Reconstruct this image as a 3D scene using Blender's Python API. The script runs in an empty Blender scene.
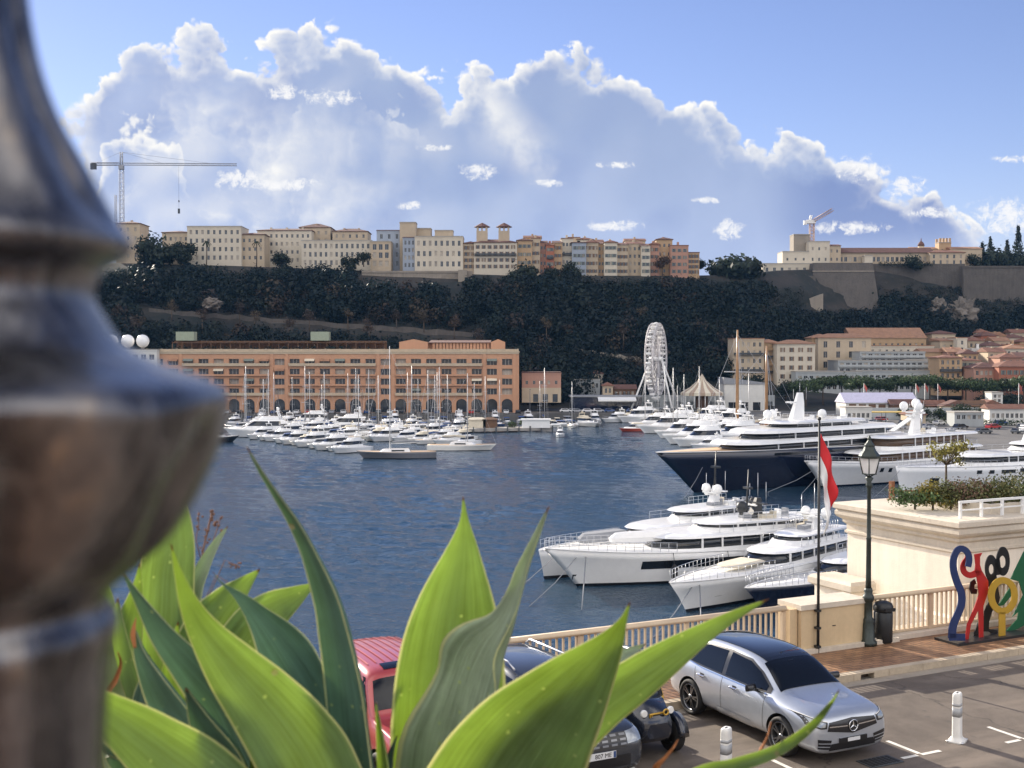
import bpy, bmesh, math, random
import numpy as np
from mathutils import Vector, Matrix, noise as mnoise
from mathutils.bvhtree import BVHTree

random.seed(7)
rng = np.random.default_rng(7)
R = math.radians
sc = bpy.context.scene
COL = sc.collection

# ------------------------------------------------------------------ camera
CAM_Z = 22.0
F = 1200.0
PITCH = math.atan(29.0 / F)
cam_d = bpy.data.cameras.new('camera')
cam = bpy.data.objects.new('camera', cam_d)
COL.objects.link(cam)
cam.location = (0, 0, CAM_Z)
cam.rotation_euler = (math.pi / 2 - PITCH, 0, 0)
cam_d.sensor_width = 36.0
cam_d.lens = 36.0 * F / 1024.0
cam_d.clip_start = 0.02
cam_d.clip_end = 9000
cam_d.dof.use_dof = True
cam_d.dof.focus_distance = 70.0
cam_d.dof.aperture_fstop = 13.5
sc.camera = cam

# ------------------------------------------------------------------ light
SUN_AZ = -36.0      # degrees from +Y, negative = to the left
SUN_EL = 21.0
sun_d = bpy.data.lights.new('sun', 'SUN')
sun_d.energy = 3.7
sun_d.angle = R(0.5)
sun_d.color = (1.0, 0.90, 0.76)
sun = bpy.data.objects.new('sun', sun_d)
COL.objects.link(sun)
tosun = Vector((math.sin(R(SUN_AZ)) * math.cos(R(SUN_EL)), math.cos(R(SUN_AZ)) * math.cos(R(SUN_EL)), math.sin(R(SUN_EL))))
sun.rotation_euler = tosun.to_track_quat('Z', 'Y').to_euler()
sun.location = tosun * 300

sc.view_settings.view_transform = 'Standard'
sc.view_settings.look = 'None'
sc.view_settings.exposure = 1.3
sc.view_settings.gamma = 1.0
sc.render.engine = 'CYCLES'
sc.cycles.use_denoising = True
sc.cycles.max_bounces = 7
sc.cycles.diffuse_bounces = 3
sc.cycles.glossy_bounces = 3
sc.cycles.transmission_bounces = 5
sc.cycles.transparent_max_bounces = 8
sc.cycles.caustics_reflective = False
sc.cycles.caustics_refractive = False
sc.cycles.sample_clamp_indirect = 6.0
SKY = 0.055          # Nishita strength

# ------------------------------------------------------------------ world: Nishita sky with a bank of cumulus
world = bpy.data.worlds.new('World')
sc.world = world
world.use_nodes = True
wt = world.node_tree
wt.nodes.clear()


class G:
    """small wrapper for node maths"""
    def __init__(self, tree):
        self.t = tree

    def n(self, kind, **kw):
        nd = self.t.nodes.new(kind)
        for k, v in kw.items():
            setattr(nd, k, v)
        return nd

    def link(self, a, b):
        self.t.links.new(a, b)

    def put(self, sock, v):
        if isinstance(v, bpy.types.NodeSocket):
            self.link(v, sock)
        else:
            sock.default_value = v

    def m(self, op, a, b=None, c=None, clamp=False):
        nd = self.n('ShaderNodeMath', operation=op, use_clamp=clamp)
        self.put(nd.inputs[0], a)
        if b is not None:
            self.put(nd.inputs[1], b)
        if c is not None:
            self.put(nd.inputs[2], c)
        return nd.outputs[0]

    def step(self, x, lo, hi, a=0.0, b=1.0):
        nd = self.n('ShaderNodeMapRange', interpolation_type='SMOOTHSTEP')
        self.put(nd.inputs['Value'], x)
        nd.inputs['From Min'].default_value = lo
        nd.inputs['From Max'].default_value = hi
        nd.inputs['To Min'].default_value = a
        nd.inputs['To Max'].default_value = b
        return nd.outputs[0]

    def mix(self, fac, a, b, blend='MIX'):
        nd = self.n('ShaderNodeMix', data_type='RGBA', blend_type=blend)
        self.put(nd.inputs[0], fac)
        for s, v in ((nd.inputs[6], a), (nd.inputs[7], b)):
            if isinstance(v, bpy.types.NodeSocket):
                self.link(v, s)
            else:
                s.default_value = (*v[:3], 1)
        return nd.outputs[2]

    def comb(self, x, y, z=0.0):
        nd = self.n('ShaderNodeCombineXYZ')
        for i, v in enumerate((x, y, z)):
            self.put(nd.inputs[i], v)
        return nd.outputs[0]

    def noise(self, vec, scale, detail=4, rough=.55, dist=0.0, dims='3D'):
        nd = self.n('ShaderNodeTexNoise', noise_dimensions=dims)
        if vec is not None:
            self.link(vec, nd.inputs['Vector'])
        nd.inputs['Scale'].default_value = scale
        nd.inputs['Detail'].default_value = detail
        nd.inputs['Roughness'].default_value = rough
        nd.inputs['Distortion'].default_value = dist
        return nd.outputs['Fac']

    def voro(self, vec, scale, smooth=0.4, detail=0.0):
        nd = self.n('ShaderNodeTexVoronoi', feature='SMOOTH_F1', voronoi_dimensions='2D')
        self.link(vec, nd.inputs['Vector'])
        nd.inputs['Scale'].default_value = scale
        nd.inputs['Detail'].default_value = detail
        nd.inputs['Smoothness'].default_value = smooth
        return nd.outputs['Distance']

    def ramp(self, fac, stops, interp='LINEAR'):
        nd = self.n('ShaderNodeValToRGB')
        cr = nd.color_ramp
        cr.interpolation = interp
        while len(cr.elements) < len(stops):
            cr.elements.new(0.5)
        for e, (p, c) in zip(cr.elements, stops):
            e.position = p
            e.color = (*c, 1)
        self.put(nd.inputs[0], fac)
        return nd.outputs[0]

    def curve(self, x, pts):
        nd = self.n('ShaderNodeFloatCurve')
        c = nd.mapping.curves[0]
        while len(c.points) < len(pts):
            c.points.new(0.5, 0.5)
        for p, (a, b) in zip(c.points, pts):
            p.location = (a, b)
            p.handle_type = 'AUTO_CLAMPED'
        nd.mapping.update()
        self.put(nd.inputs['Value'], x)
        return nd.outputs[0]


def build_world():
    g = G(wt)
    sky = g.n('ShaderNodeTexSky', sky_type='NISHITA', sun_disc=False)
    sky.sun_elevation = R(SUN_EL)
    sky.sun_rotation = R(SUN_AZ)
    sky.altitude = 50
    sky.air_density = 1.0
    sky.dust_density = 0.05
    sky.ozone_density = 4.0
    tc = g.n('ShaderNodeTexCoord')
    sep = g.n('ShaderNodeSeparateXYZ')
    g.link(tc.outputs['Generated'], sep.inputs[0])
    x, y, z = sep.outputs
    ys = g.m('MAXIMUM', y, 0.05)
    # tangent-plane coordinates about the view towards the rock (thousandths)
    P = g.m('ADD', g.m('MULTIPLY', g.m('DIVIDE', x, ys), 1.2), 0.512)
    H = g.m('MULTIPLY', g.m('DIVIDE', z, ys), 1.2)
    pv = g.comb(P, H)
    top_pts = [(0, .17), (.05, .21), (.066, .262), (.10, .278), (.14, .312), (.175, .318), (.205, .328), (.235, .316), (.262, .308), (.29, .322),
               (.33, .328), (.36, .318), (.40, .296), (.43, .290), (.452, .278), (.478, .282), (.505, .292), (.535, .300), (.56, .303), (.60, .300),
               (.63, .282), (.66, .262), (.70, .250), (.74, .226), (.79, .217), (.84, .200), (.87, .186), (.90, .170), (.94, .158), (.965, .135), (.985, .11), (1.0, .09)]
    top = g.curve(P, [(a, b) for a, b in top_pts])
    nA = g.noise(pv, 9.0, 5, .55, dims='2D')
    nB = g.noise(pv, 30.0, 6, .6, dims='2D')
    wv = g.n('ShaderNodeVectorMath', operation='ADD')
    g.link(pv, wv.inputs[0])
    g.link(g.comb(g.m('MULTIPLY', g.m('SUBTRACT', nB, .5), .03), g.m('MULTIPLY', g.m('SUBTRACT', nA, .5), .03)), wv.inputs[1])
    wp = wv.outputs[0]

    def billow(vec):
        a = g.voro(vec, 21.0, .6)
        b = g.voro(vec, 60.0, .35)
        c = g.voro(vec, 140.0, .4)
        s = g.m('ADD', g.m('MULTIPLY', a, .62), g.m('ADD', g.m('MULTIPLY', b, .27), g.m('MULTIPLY', c, .11)))
        return g.m('SUBTRACT', 1.0, s)
    bl = billow(wp)
    off = g.n('ShaderNodeVectorMath', operation='ADD')
    g.link(wp, off.inputs[0])
    off.inputs[1].default_value = (-.006, .008, 0)
    bl2 = billow(off.outputs[0])
    relief = g.m('SUBTRACT', bl, bl2)                      # lit from upper left
    edge = g.m('ADD', top, g.m('ADD', g.m('MULTIPLY', g.m('SUBTRACT', bl, .62), .080), g.m('MULTIPLY', g.m('SUBTRACT', nB, .5), .014)))
    d = g.m('SUBTRACT', edge, H)
    left_in = g.step(g.m('ADD', P, g.m('MULTIPLY', g.m('SUBTRACT', bl, .6), .07)), .07, .085)
    mask = g.m('MULTIPLY', g.step(d, .0, .010), left_in)
    rim = g.m('POWER', g.step(d, .040, .0), 1.3)
    leftw = g.step(P, .46, .06)
    edgew = g.m('MULTIPLY', g.step(P, .105, .075), .6)
    # bright veil on the left, patches in the middle
    patch = g.step(g.noise(wp, 7.0, 6, .62, .6, dims='2D'), .42, .66)
    midh = g.m('MULTIPLY', g.step(H, .02, .10), g.step(H, .30, .20))
    veil = g.m('MULTIPLY', g.m('MULTIPLY', g.m('POWER', leftw, .7), g.m('ADD', g.m('MULTIPLY', patch, 1.0), .12)), midh)
    # a nearer, lower bank on the left with its own bright rim
    top2 = g.curve(P, [(0, .0), (.088, .10), (.100, .185), (.118, .218), (.14, .232), (.158, .222), (.178, .20), (.195, .16), (.24, .10), (.30, .0), (1, 0)])
    d2 = g.m('SUBTRACT', g.m('ADD', top2, g.m('MULTIPLY', g.m('SUBTRACT', bl, .62), .075)), H)
    in2 = g.m('MULTIPLY', g.step(d2, .0, .008), g.step(d2, .11, .05))
    rim2 = g.m('MULTIPLY', g.m('MULTIPLY', g.step(d2, .026, .002), g.step(d2, -.004, .004)), g.m('MULTIPLY', g.step(P, .20, .165), g.step(H, .12, .18)))
    top3 = g.curve(P, [(0, .0), (.20, .0), (.26, .20), (.30, .262), (.335, .272), (.37, .262), (.42, .225), (.50, .18), (.56, .0), (1, 0)])
    d3 = g.m('SUBTRACT', g.m('ADD', top3, g.m('MULTIPLY', g.m('SUBTRACT', bl, .62), .085)), H)
    rim3 = g.m('MULTIPLY', g.m('MULTIPLY', g.step(d3, .030, .002), g.step(d3, -.004, .004)), g.m('MULTIPLY', g.step(nA, .40, .58), g.m('MULTIPLY', g.step(P, .27, .31), g.step(P, .44, .38))))
    # the streak of light falling from the second head
    ax = g.m('SUBTRACT', P, g.m('ADD', .46, g.m('MULTIPLY', g.m('SUBTRACT', .27, H), 1.0)))
    st = g.m('MULTIPLY', g.step(g.m('ABSOLUTE', ax), .055, .0), g.m('MULTIPLY', g.step(H, .13, .2), g.step(nA, .35, .6)))
    rel = g.m('MULTIPLY', relief, g.m('ADD', g.m('MULTIPLY', rim, 2.6), g.m('MULTIPLY', veil, 1.4)))
    lit = g.m('ADD', g.m('MULTIPLY', rim, .80), g.m('ADD', g.m('MULTIPLY', veil, .50), g.m('ADD', g.m('MULTIPLY', st, .55), rel)))
    lit = g.m('ADD', g.m('MULTIPLY', lit, g.m('SUBTRACT', 1.0, g.m('MULTIPLY', in2, .75))), g.m('ADD', g.m('MULTIPLY', rim2, .75), g.m('MULTIPLY', rim3, .45)))
    lit = g.m('MULTIPLY', g.m('ADD', lit, edgew), g.m('ADD', .72, g.m('MULTIPLY', g.step(nB, .3, .7), .5)), clamp=True)
    shade = g.mix(g.step(g.m('ADD', H, g.m('MULTIPLY', g.m('SUBTRACT', nA, .5), .16)), .03, .26), (.49, .58, .82), (.36, .455, .69))
    shade = g.mix(g.m('MULTIPLY', leftw, .5), shade, (.56, .65, .91))
    # broad billows inside the bank, lit from the upper left
    def big(vec):
        return g.m('ADD', g.m('MULTIPLY', g.voro(vec, 7.5, .5), .6), g.m('MULTIPLY', g.voro(vec, 17.0, .45), .32))
    off3 = g.n('ShaderNodeVectorMath', operation='ADD')
    g.link(wp, off3.inputs[0])
    off3.inputs[1].default_value = (-.018, .022, 0)
    relL = g.m('MULTIPLY', g.m('SUBTRACT', big(off3.outputs[0]), big(wp)), g.m('MULTIPLY', g.step(H, .04, .14), g.step(P, .95, .55)))
    lit = g.m('ADD', lit, g.m('MULTIPLY', g.m('MULTIPLY', g.m('MAXIMUM', relL, 0.0), g.step(P, .75, .10)), 1.7), clamp=True)
    shade = g.mix(g.m('MULTIPLY', g.m('MAXIMUM', g.m('MULTIPLY', relL, -1.0), 0.0), 2.6, clamp=True), shade, (.30, .39, .66))
    slate = g.m('MULTIPLY', g.m('MULTIPLY', g.step(P, .74, .83), g.step(P, 1.0, .93)), g.m('MULTIPLY', g.step(H, .09, .13), g.step(g.m('ADD', H, g.m('MULTIPLY', g.m('SUBTRACT', nB, .5), .05)), .20, .165)))
    shade = g.mix(g.m('MULTIPLY', slate, .75), shade, (.20, .28, .56))
    ccol = g.mix(lit, shade, (1.02, 1.0, .96))

    skyc = g.n('ShaderNodeVectorMath', operation='SCALE')
    g.link(sky.outputs[0], skyc.inputs[0])
    skyc.inputs['Scale'].default_value = SKY
    grade = g.n('ShaderNodeVectorMath', operation='MULTIPLY')
    g.link(skyc.outputs[0], grade.inputs[0])
    grade.inputs[1].default_value = (1.25, .98, 1.08)      # camera white balance of the sky
    KC = 0.41                                             # cloud luminance before exposure
    kc = g.n('ShaderNodeVectorMath', operation='SCALE')
    g.link(ccol, kc.inputs[0])
    kc.inputs['Scale'].default_value = KC
    base = g.mix(mask, grade.outputs[0], kc.outputs[0])
    # low pale band under the bank, towards the horizon
    band = g.m('MULTIPLY', g.step(H, .17, .0), g.step(y, .1, .35))
    base = g.mix(g.m('MULTIPLY', band, .55), base, tuple(KC * c for c in (.52, .62, .90)))
    # small fair-weather puffs
    puffs = [(.730, .125, .017, .011), (.615, .129, .030, .006), (.848, .127, .042, .007), (1.008, .138, .045, .020), (.548, .171, .018, .004),
             (.436, .206, .017, .004), (.285, .170, .042, .007), (.240, .174, .026, .012), (.332, .256, .030, .009), (.285, .262, .022, .008),
             (.708, .154, .016, .0035), (.615, .189, .020, .004), (.930, .142, .028, .006), (1.010, .195, .022, .004), (.410, .149, .012, .005),
             (.480, .182, .024, .009), (.860, .185, .026, .015), (.905, .168, .024, .011)]
    tot = None
    for cx, ch, rx, ry in puffs:
        ex = g.m('DIVIDE', g.m('SUBTRACT', P, cx), rx)
        ey = g.m('DIVIDE', g.m('SUBTRACT', H, ch), ry)
        e = g.m('SUBTRACT', 1.0, g.m('ADD', g.m('MULTIPLY', ex, ex), g.m('MULTIPLY', ey, ey)))
        tot = e if tot is None else g.m('MAXIMUM', tot, e)
    pf = g.m('ADD', tot, g.m('MULTIPLY', g.m('SUBTRACT', g.noise(wp, 85.0, 6, .68, dims='2D'), .5), 4.6))
    pm = g.m('MULTIPLY', g.m('MULTIPLY', g.step(pf, .0, 1.5), g.step(tot, -.9, .1)), g.step(y, .1, .3))
    base = g.mix(g.m('MULTIPLY', pm, .95), base, tuple(KC * c for c in (.98, .97, .97)))
    # bright cloud added unseen behind and above the viewer, to fill the shade
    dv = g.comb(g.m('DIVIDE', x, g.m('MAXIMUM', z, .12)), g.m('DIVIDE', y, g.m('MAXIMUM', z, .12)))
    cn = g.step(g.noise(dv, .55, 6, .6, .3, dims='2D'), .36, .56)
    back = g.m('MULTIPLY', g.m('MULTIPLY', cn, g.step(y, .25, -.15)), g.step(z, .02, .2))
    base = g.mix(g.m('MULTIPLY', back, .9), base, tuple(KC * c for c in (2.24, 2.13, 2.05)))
    bg = g.n('ShaderNodeBackground')
    g.link(base, bg.inputs[0])
    bg.inputs[1].default_value = 1.0
    out = g.n('ShaderNodeOutputWorld')
    g.link(bg.outputs[0], out.inputs[0])


build_world()

# ------------------------------------------------------------------ helpers


def at(px, py, Y):
    """the point at forward distance Y seen at a photo position"""
    u, v = (px - 512) / F, (384 - py) / F
    dy = math.cos(PITCH) + v * math.sin(PITCH)
    dz = -math.sin(PITCH) + v * math.cos(PITCH)
    return Vector((u * Y / dy, Y, CAM_Z + dz * Y / dy))


def gz(px, py, z):
    """the point on the level z"""
    u, v = (px - 512) / F, (384 - py) / F
    dy = math.cos(PITCH) + v * math.sin(PITCH)
    dz = -math.sin(PITCH) + v * math.cos(PITCH)
    t = (z - CAM_Z) / dz
    return Vector((u * t, dy * t, z))


def X_(px, Y):
    return (px - 512) / F * Y


def Z_(py, Y):
    return CAM_Z - (py - 355) / F * Y


class MB:
    def __init__(self):
        self.v = []
        self.f = []
        self.m = []
        self.s = []

    def add(self, verts, faces, mi=0, smooth=False):
        o = len(self.v)
        self.v += [tuple(p) for p in verts]
        for f in faces:
            self.f.append(tuple(i + o for i in f))
            self.m.append(mi)
            self.s.append(smooth)
        return self

    def box(self, x0, x1, y0, y1, z0, z1, mi=0):
        return self.add([(x0, y0, z0), (x1, y0, z0), (x1, y1, z0), (x0, y1, z0), (x0, y0, z1), (x1, y0, z1), (x1, y1, z1), (x0, y1, z1)],
                        [(0, 3, 2, 1), (4, 5, 6, 7), (0, 1, 5, 4), (1, 2, 6, 5), (2, 3, 7, 6), (3, 0, 4, 7)], mi)

    def poly(self, pts, mi=0):
        return self.add(pts, [tuple(range(len(pts)))], mi)

    def prism(self, pts, z0, z1, mi=0, smooth=False):
        n = len(pts)
        area = sum(pts[i][0] * pts[(i + 1) % n][1] - pts[(i + 1) % n][0] * pts[i][1] for i in range(n))
        if area < 0:
            pts = pts[::-1]
        vs = [(p[0], p[1], z0) for p in pts] + [(p[0], p[1], z1) for p in pts]
        self.add(vs, [tuple(range(n - 1, -1, -1)), tuple(range(n, 2 * n))], mi)
        return self.add(vs, [(i, (i + 1) % n, (i + 1) % n + n, i + n) for i in range(n)], mi, smooth)

    def loft(self, rings, closed=True, cap0=True, cap1=True, mi=0, smooth=True, seg_mi=None):
        n = len(rings[0])
        vs = [p for r in rings for p in r]
        o = len(self.v)
        self.v += [tuple(p) for p in vs]
        for k in range(len(rings) - 1):
            for i in range(n if closed else n - 1):
                j = (i + 1) % n
                self.f.append((o + k * n + i, o + k * n + j, o + (k + 1) * n + j, o + (k + 1) * n + i))
                self.m.append(seg_mi[i] if seg_mi else mi)
                self.s.append(smooth)
        if cap0:
            self.f.append(tuple(o + i for i in range(n - 1, -1, -1)))
            self.m.append(mi)
            self.s.append(False)
        if cap1:
            self.f.append(tuple(o + (len(rings) - 1) * n + i for i in range(n)))
            self.m.append(mi)
            self.s.append(False)
        return self

    def tube(self, pts, r, n=8, mi=0, cap=True):
        pts = [Vector(p) for p in pts]
        rs = r if isinstance(r, (list, tuple)) else [r] * len(pts)
        rings = []
        up = None
        for i, p in enumerate(pts):
            d = (pts[min(i + 1, len(pts) - 1)] - pts[max(i - 1, 0)]).normalized()
            a = Vector((0, 0, 1)) if abs(d.z) < .9 else Vector((1, 0, 0))
            if up is not None:
                a = up
            s = d.cross(a).normalized()
            up = s.cross(d).normalized()
            rings.append([p + (s * math.cos(2 * math.pi * k / n) + up * math.sin(2 * math.pi * k / n)) * rs[i] for k in range(n)])
        return self.loft(rings, True, cap, cap, mi, True)

    def lathe(self, prof, n=16, c=(0, 0, 0), mi=0, cap0=True, cap1=True, smooth=True):
        rings = [[(c[0] + r * math.cos(2 * math.pi * k / n), c[1] + r * math.sin(2 * math.pi * k / n), c[2] + z) for k in range(n)] for r, z in prof]
        return self.loft(rings, True, cap0, cap1, mi, smooth)

    def ball(self, c, r, n=10, mi=0, sz=1.0):
        m = max(4, n // 2)
        return self.lathe([(max(1e-4, r * math.sin(math.pi * i / m)), -r * sz * math.cos(math.pi * i / m)) for i in range(m + 1)], n, c, mi, False, False)

    def xf(self, mat, start=0):
        for i in range(start, len(self.v)):
            self.v[i] = tuple(mat @ Vector(self.v[i]))
        return self

    def build(self, name, mats, parent=None, loc=None, rz=0.0, sharp=None):
        me = bpy.data.meshes.new(name)
        me.from_pydata([tuple(p) for p in self.v], [], self.f)
        mats = mats if isinstance(mats, (list, tuple)) else [mats]
        for m in mats:
            me.materials.append(m)
        me.polygons.foreach_set('material_index', self.m)
        me.polygons.foreach_set('use_smooth', self.s)
        me.update()
        o = bpy.data.objects.new(name, me)
        COL.objects.link(o)
        if parent is not None:
            o.parent = parent
        if loc is not None:
            o.location = loc
        if rz:
            o.rotation_euler = (0, 0, rz)
        return o


def tag(o, label=None, cat=None, group=None, kind=None):
    if label:
        o['label'] = label
    if cat:
        o['category'] = cat
    if group:
        o['group'] = group
    if kind:
        o['kind'] = kind
    return o


def thing(name, label, cat, loc=(0, 0, 0), rz=0.0, group=None):
    o = bpy.data.objects.new(name, None)
    o.empty_display_size = .3
    COL.objects.link(o)
    o.location = loc
    o.rotation_euler = (0, 0, rz)
    return tag(o, label, cat, group)


def inst(src, parent, loc=(0, 0, 0), rz=0.0, scale=None):
    c = src.copy()
    COL.objects.link(c)
    c.parent = parent
    c.location = loc
    c.rotation_euler = (0, 0, rz)
    if scale:
        c.scale = scale
    return c


def copy_tree(o, parent=None):
    c = o.copy()
    COL.objects.link(c)
    if parent is not None:
        c.parent = parent
    for ch in list(o.children):
        copy_tree(ch, c)
    return c


ORD = ['first', 'second', 'third', 'fourth', 'fifth', 'sixth', 'seventh', 'eighth', 'ninth', 'tenth', 'eleventh', 'twelfth', 'thirteenth', 'fourteenth',
       'fifteenth', 'sixteenth', 'seventeenth', 'eighteenth', 'nineteenth', 'twentieth']
ORD += ['twenty-' + w for w in ORD[:9]] + ['thirtieth'] + ['thirty-' + w for w in ORD[:9]]


def nodemat(name):
    m = bpy.data.materials.new(name)
    m.use_nodes = True
    g = G(m.node_tree)
    b = m.node_tree.nodes['Principled BSDF']
    return m, g, b


def M(name, col, rough=.6, metal=0.0, var=.15, vs=1.5, bump=0.0, bs=20.0, spec=.5, coat=0.0, streak=0.0):
    """plain procedural surface: colour with two scales of uneven wear, optional bump and vertical streaks"""
    m, g, b = nodemat(name)
    tc = g.n('ShaderNodeTexCoord')
    oi = g.n('ShaderNodeObjectInfo')
    ad = g.n('ShaderNodeVectorMath', operation='ADD')
    g.link(tc.outputs['Object'], ad.inputs[0])
    g.link(g.comb(g.m('MULTIPLY', oi.outputs['Random'], 37.0), g.m('MULTIPLY', oi.outputs['Random'], 11.0)), ad.inputs[1])
    v = ad.outputs[0]
    f = g.m('ADD', g.m('MULTIPLY', g.noise(v, vs, 5, .6), .65), g.m('MULTIPLY', g.noise(v, vs * 7.3, 4, .6), .35))
    if streak:
        sv = g.n('ShaderNodeVectorMath', operation='MULTIPLY')
        g.link(v, sv.inputs[0])
        sv.inputs[1].default_value = (1, 1, .08)
        f = g.m('ADD', g.m('MULTIPLY', f, 1 - streak), g.m('MULTIPLY', g.noise(sv.outputs[0], vs * 4, 5, .65), streak))
    k = g.step(f, .25, .75, 1 - var, 1 + var)
    sc_ = g.n('ShaderNodeVectorMath', operation='SCALE')
    sc_.inputs[0].default_value = col
    g.link(k, sc_.inputs['Scale'])
    g.link(sc_.outputs[0], b.inputs['Base Color'])
    b.inputs['Metallic'].default_value = metal
    b.inputs['Specular IOR Level'].default_value = spec
    if coat:
        b.inputs['Coat Weight'].default_value = coat
        b.inputs['Coat Roughness'].default_value = .04
    g.link(g.step(f, .2, .8, max(.02, rough * .85), min(1, rough * 1.15)), b.inputs['Roughness'])
    if bump:
        bn = g.n('ShaderNodeBump')
        bn.inputs['Strength'].default_value = 1.0
        bn.inputs['Distance'].default_value = bump
        g.link(g.noise(v, bs, 5, .6), bn.inputs['Height'])
        g.link(bn.outputs[0], b.inputs['Normal'])
    return m


white_gel = M('white_gelcoat', (.80, .80, .79), .22, var=.04, coat=.3)
cream_gel = M('warm_white_gelcoat', (.76, .74, .69), .25, var=.05, coat=.3)
grey_gel = M('grey_hull', (.50, .52, .55), .25, var=.05, coat=.3)
navy_gel = M('navy_hull', (.006, .010, .028), .12, var=.1, coat=.5)
black_gel = M('black_hull', (.012, .013, .017), .15, var=.1, coat=.4)
blue_gel = M('blue_hull', (.02, .06, .16), .2, var=.1, coat=.4)
red_gel = M('red_hull', (.30, .05, .03), .3, var=.1, coat=.2)
dark_glass = M('dark_glass', (.010, .013, .018), .06, var=.1, spec=.7)
win_glass = M('window_glass', (.030, .038, .048), .10, var=.5, vs=.6, spec=.6)
teak = M('teak_deck', (.42, .30, .19), .6, var=.12, vs=4)
brown_band = M('brown_window_band', (.10, .06, .035), .25, var=.2)
steel = M('steel', (.55, .56, .58), .3, 1.0, var=.08)
dark_metal = M('dark_metal', (.018, .020, .022), .45, 0.0, var=.2, vs=6)
rubber = M('rubber', (.014, .014, .015), .75, var=.2, vs=8)
white_paint = M('white_paint', (.78, .78, .76), .5, var=.06)
canvas_blue = M('blue_canvas', (.03, .07, .20), .8, var=.15)
canvas_cream = M('cream_canvas', (.62, .56, .44), .8, var=.12)
canvas_grey = M('grey_canvas', (.25, .26, .28), .8, var=.12)
mast_alu = M('mast_metal', (.50, .50, .50), .45, .3, var=.06)
wood_spar = M('varnished_spar', (.36, .20, .09), .35, var=.15, coat=.3)
# ------------------------------------------------------------------ sea
def build_water():
    m, g, b = nodemat('sea_water')
    b.inputs['Base Color'].default_value = (.020, .050, .086, 1)
    b.inputs['Roughness'].default_value = .05
    b.inputs['IOR'].default_value = 1.33
    tc = g.n('ShaderNodeTexCoord')
    o = tc.outputs['Object']
    bn = g.n('ShaderNodeBump')
    bn.inputs['Strength'].default_value = 1.0
    bn.inputs['Distance'].default_value = .10
    g.link(g.m('ADD', g.noise(o, 2.6, 3, .6, .3), g.m('MULTIPLY', g.noise(o, .9, 3, .6, .3), 1.2)), bn.inputs['Height'])
    g.link(bn.outputs[0], b.inputs['Normal'])
    s = 3000
    mb = MB().poly([(-s, -s, -.4), (s, -s, -.4), (s, s, -.4), (-s, s, -.4)])
    # the harbour basin itself carries real wavelets
    th = np.arange(-1.0, 1.0, .0021)
    r = 55 * np.exp(np.arange(0, math.log(480 / 55), .0040))
    Rr, Th = np.meshgrid(r, th, indexing='ij')
    X, Y = Rr * np.sin(Th), Rr * np.cos(Th)
    wr = np.random.default_rng(3)
    H = np.zeros_like(X)
    gust = np.zeros_like(X)
    for k in range(7):
        a, L = wr.uniform(0, math.pi), wr.uniform(35, 120)
        gust += np.sin((X * math.cos(a) + Y * math.sin(a)) * 2 * math.pi / L + wr.uniform(0, 6))
    gust = np.clip(.85 + .20 * gust, .35, 1.5)
    for cx, cy, rr in ((14, 108, 20), (26, 116, 24), (50, 195, 26), (70, 205, 30)):
        gust *= 1 - .90 * np.exp(-(((X - cx) ** 2 + (Y - cy) ** 2) / rr ** 2))
    for k in range(46):
        L = 1.0 * (6.5 ** wr.random())
        a = R(62) + wr.normal() * .55
        amp = .0185 * L ** .75 / (2 * math.pi) * 2.0
        # wavelets shorter than the mesh can carry fade out with distance
        keep = np.clip((L / (Rr * .0040) - 2.2) / 2.0, 0, 1)
        ph = (X * math.cos(a) + Y * math.sin(a)) * 2 * math.pi / L + wr.uniform(0, 6) + .8 * np.sin(X * .05 + k) + .8 * np.sin(Y * .043 + 2 * k)
        H += keep * amp * (np.sin(ph) + .22 * np.cos(2 * ph))
    H *= gust
    nr, nt = X.shape
    base = len(mb.v)
    V = np.stack([X, Y, H], -1).reshape(-1, 3)
    ii = (np.arange(nr - 1)[:, None] * nt + np.arange(nt - 1)[None, :]).reshape(-1)
    Fq = np.stack([ii, ii + nt, ii + nt + 1, ii + 1], 1)[:, ::-1] + base
    V = np.concatenate([np.array(mb.v, float), V])
    Fq = np.concatenate([np.array([[0, 1, 2, 3]]), Fq])
    me = bpy.data.meshes.new('water')
    me.vertices.add(len(V))
    me.vertices.foreach_set('co', V.ravel())
    me.loops.add(4 * len(Fq))
    me.loops.foreach_set('vertex_index', Fq.ravel().astype(np.int32))
    me.polygons.add(len(Fq))
    me.polygons.foreach_set('loop_start', np.arange(0, 4 * len(Fq), 4, dtype=np.int32))
    me.polygons.foreach_set('use_smooth', np.ones(len(Fq), bool))
    me.update(calc_edges=True)
    me.materials.append(m)
    w = bpy.data.objects.new('water', me)
    COL.objects.link(w)
    tag(w, kind='structure')


build_water()

# ------------------------------------------------------------------ land round the harbour
asphalt_far = M('quay_asphalt', (.11, .105, .10), .9, var=.25, vs=.15)
concrete = M('quay_concrete', (.33, .31, .28), .85, var=.2, vs=.4, streak=.3)
stone_old = M('old_stone', (.10, .088, .078), .9, var=.35, vs=.25, bump=.25, bs=1.2, streak=.35)
stone_pale = M('pale_stone', (.27, .235, .19), .9, var=.25, vs=.2, bump=.1, bs=1.5, streak=.3)
rock_m = M('bare_rock', (.15, .13, .11), .95, var=.45, vs=.12, bump=.8, bs=.5)

LAND = [(-900, 402), (8, 402), (8, 412), (60, 412), (66, 380), (76, 310), (92, 262), (118, 236), (170, 205), (320, 150), (900, 120), (900, 1400), (-900, 1400)]
q = MB().prism(LAND, -3, 2.0).build('quay_ground', asphalt_far)
tag(q, kind='structure')

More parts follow.
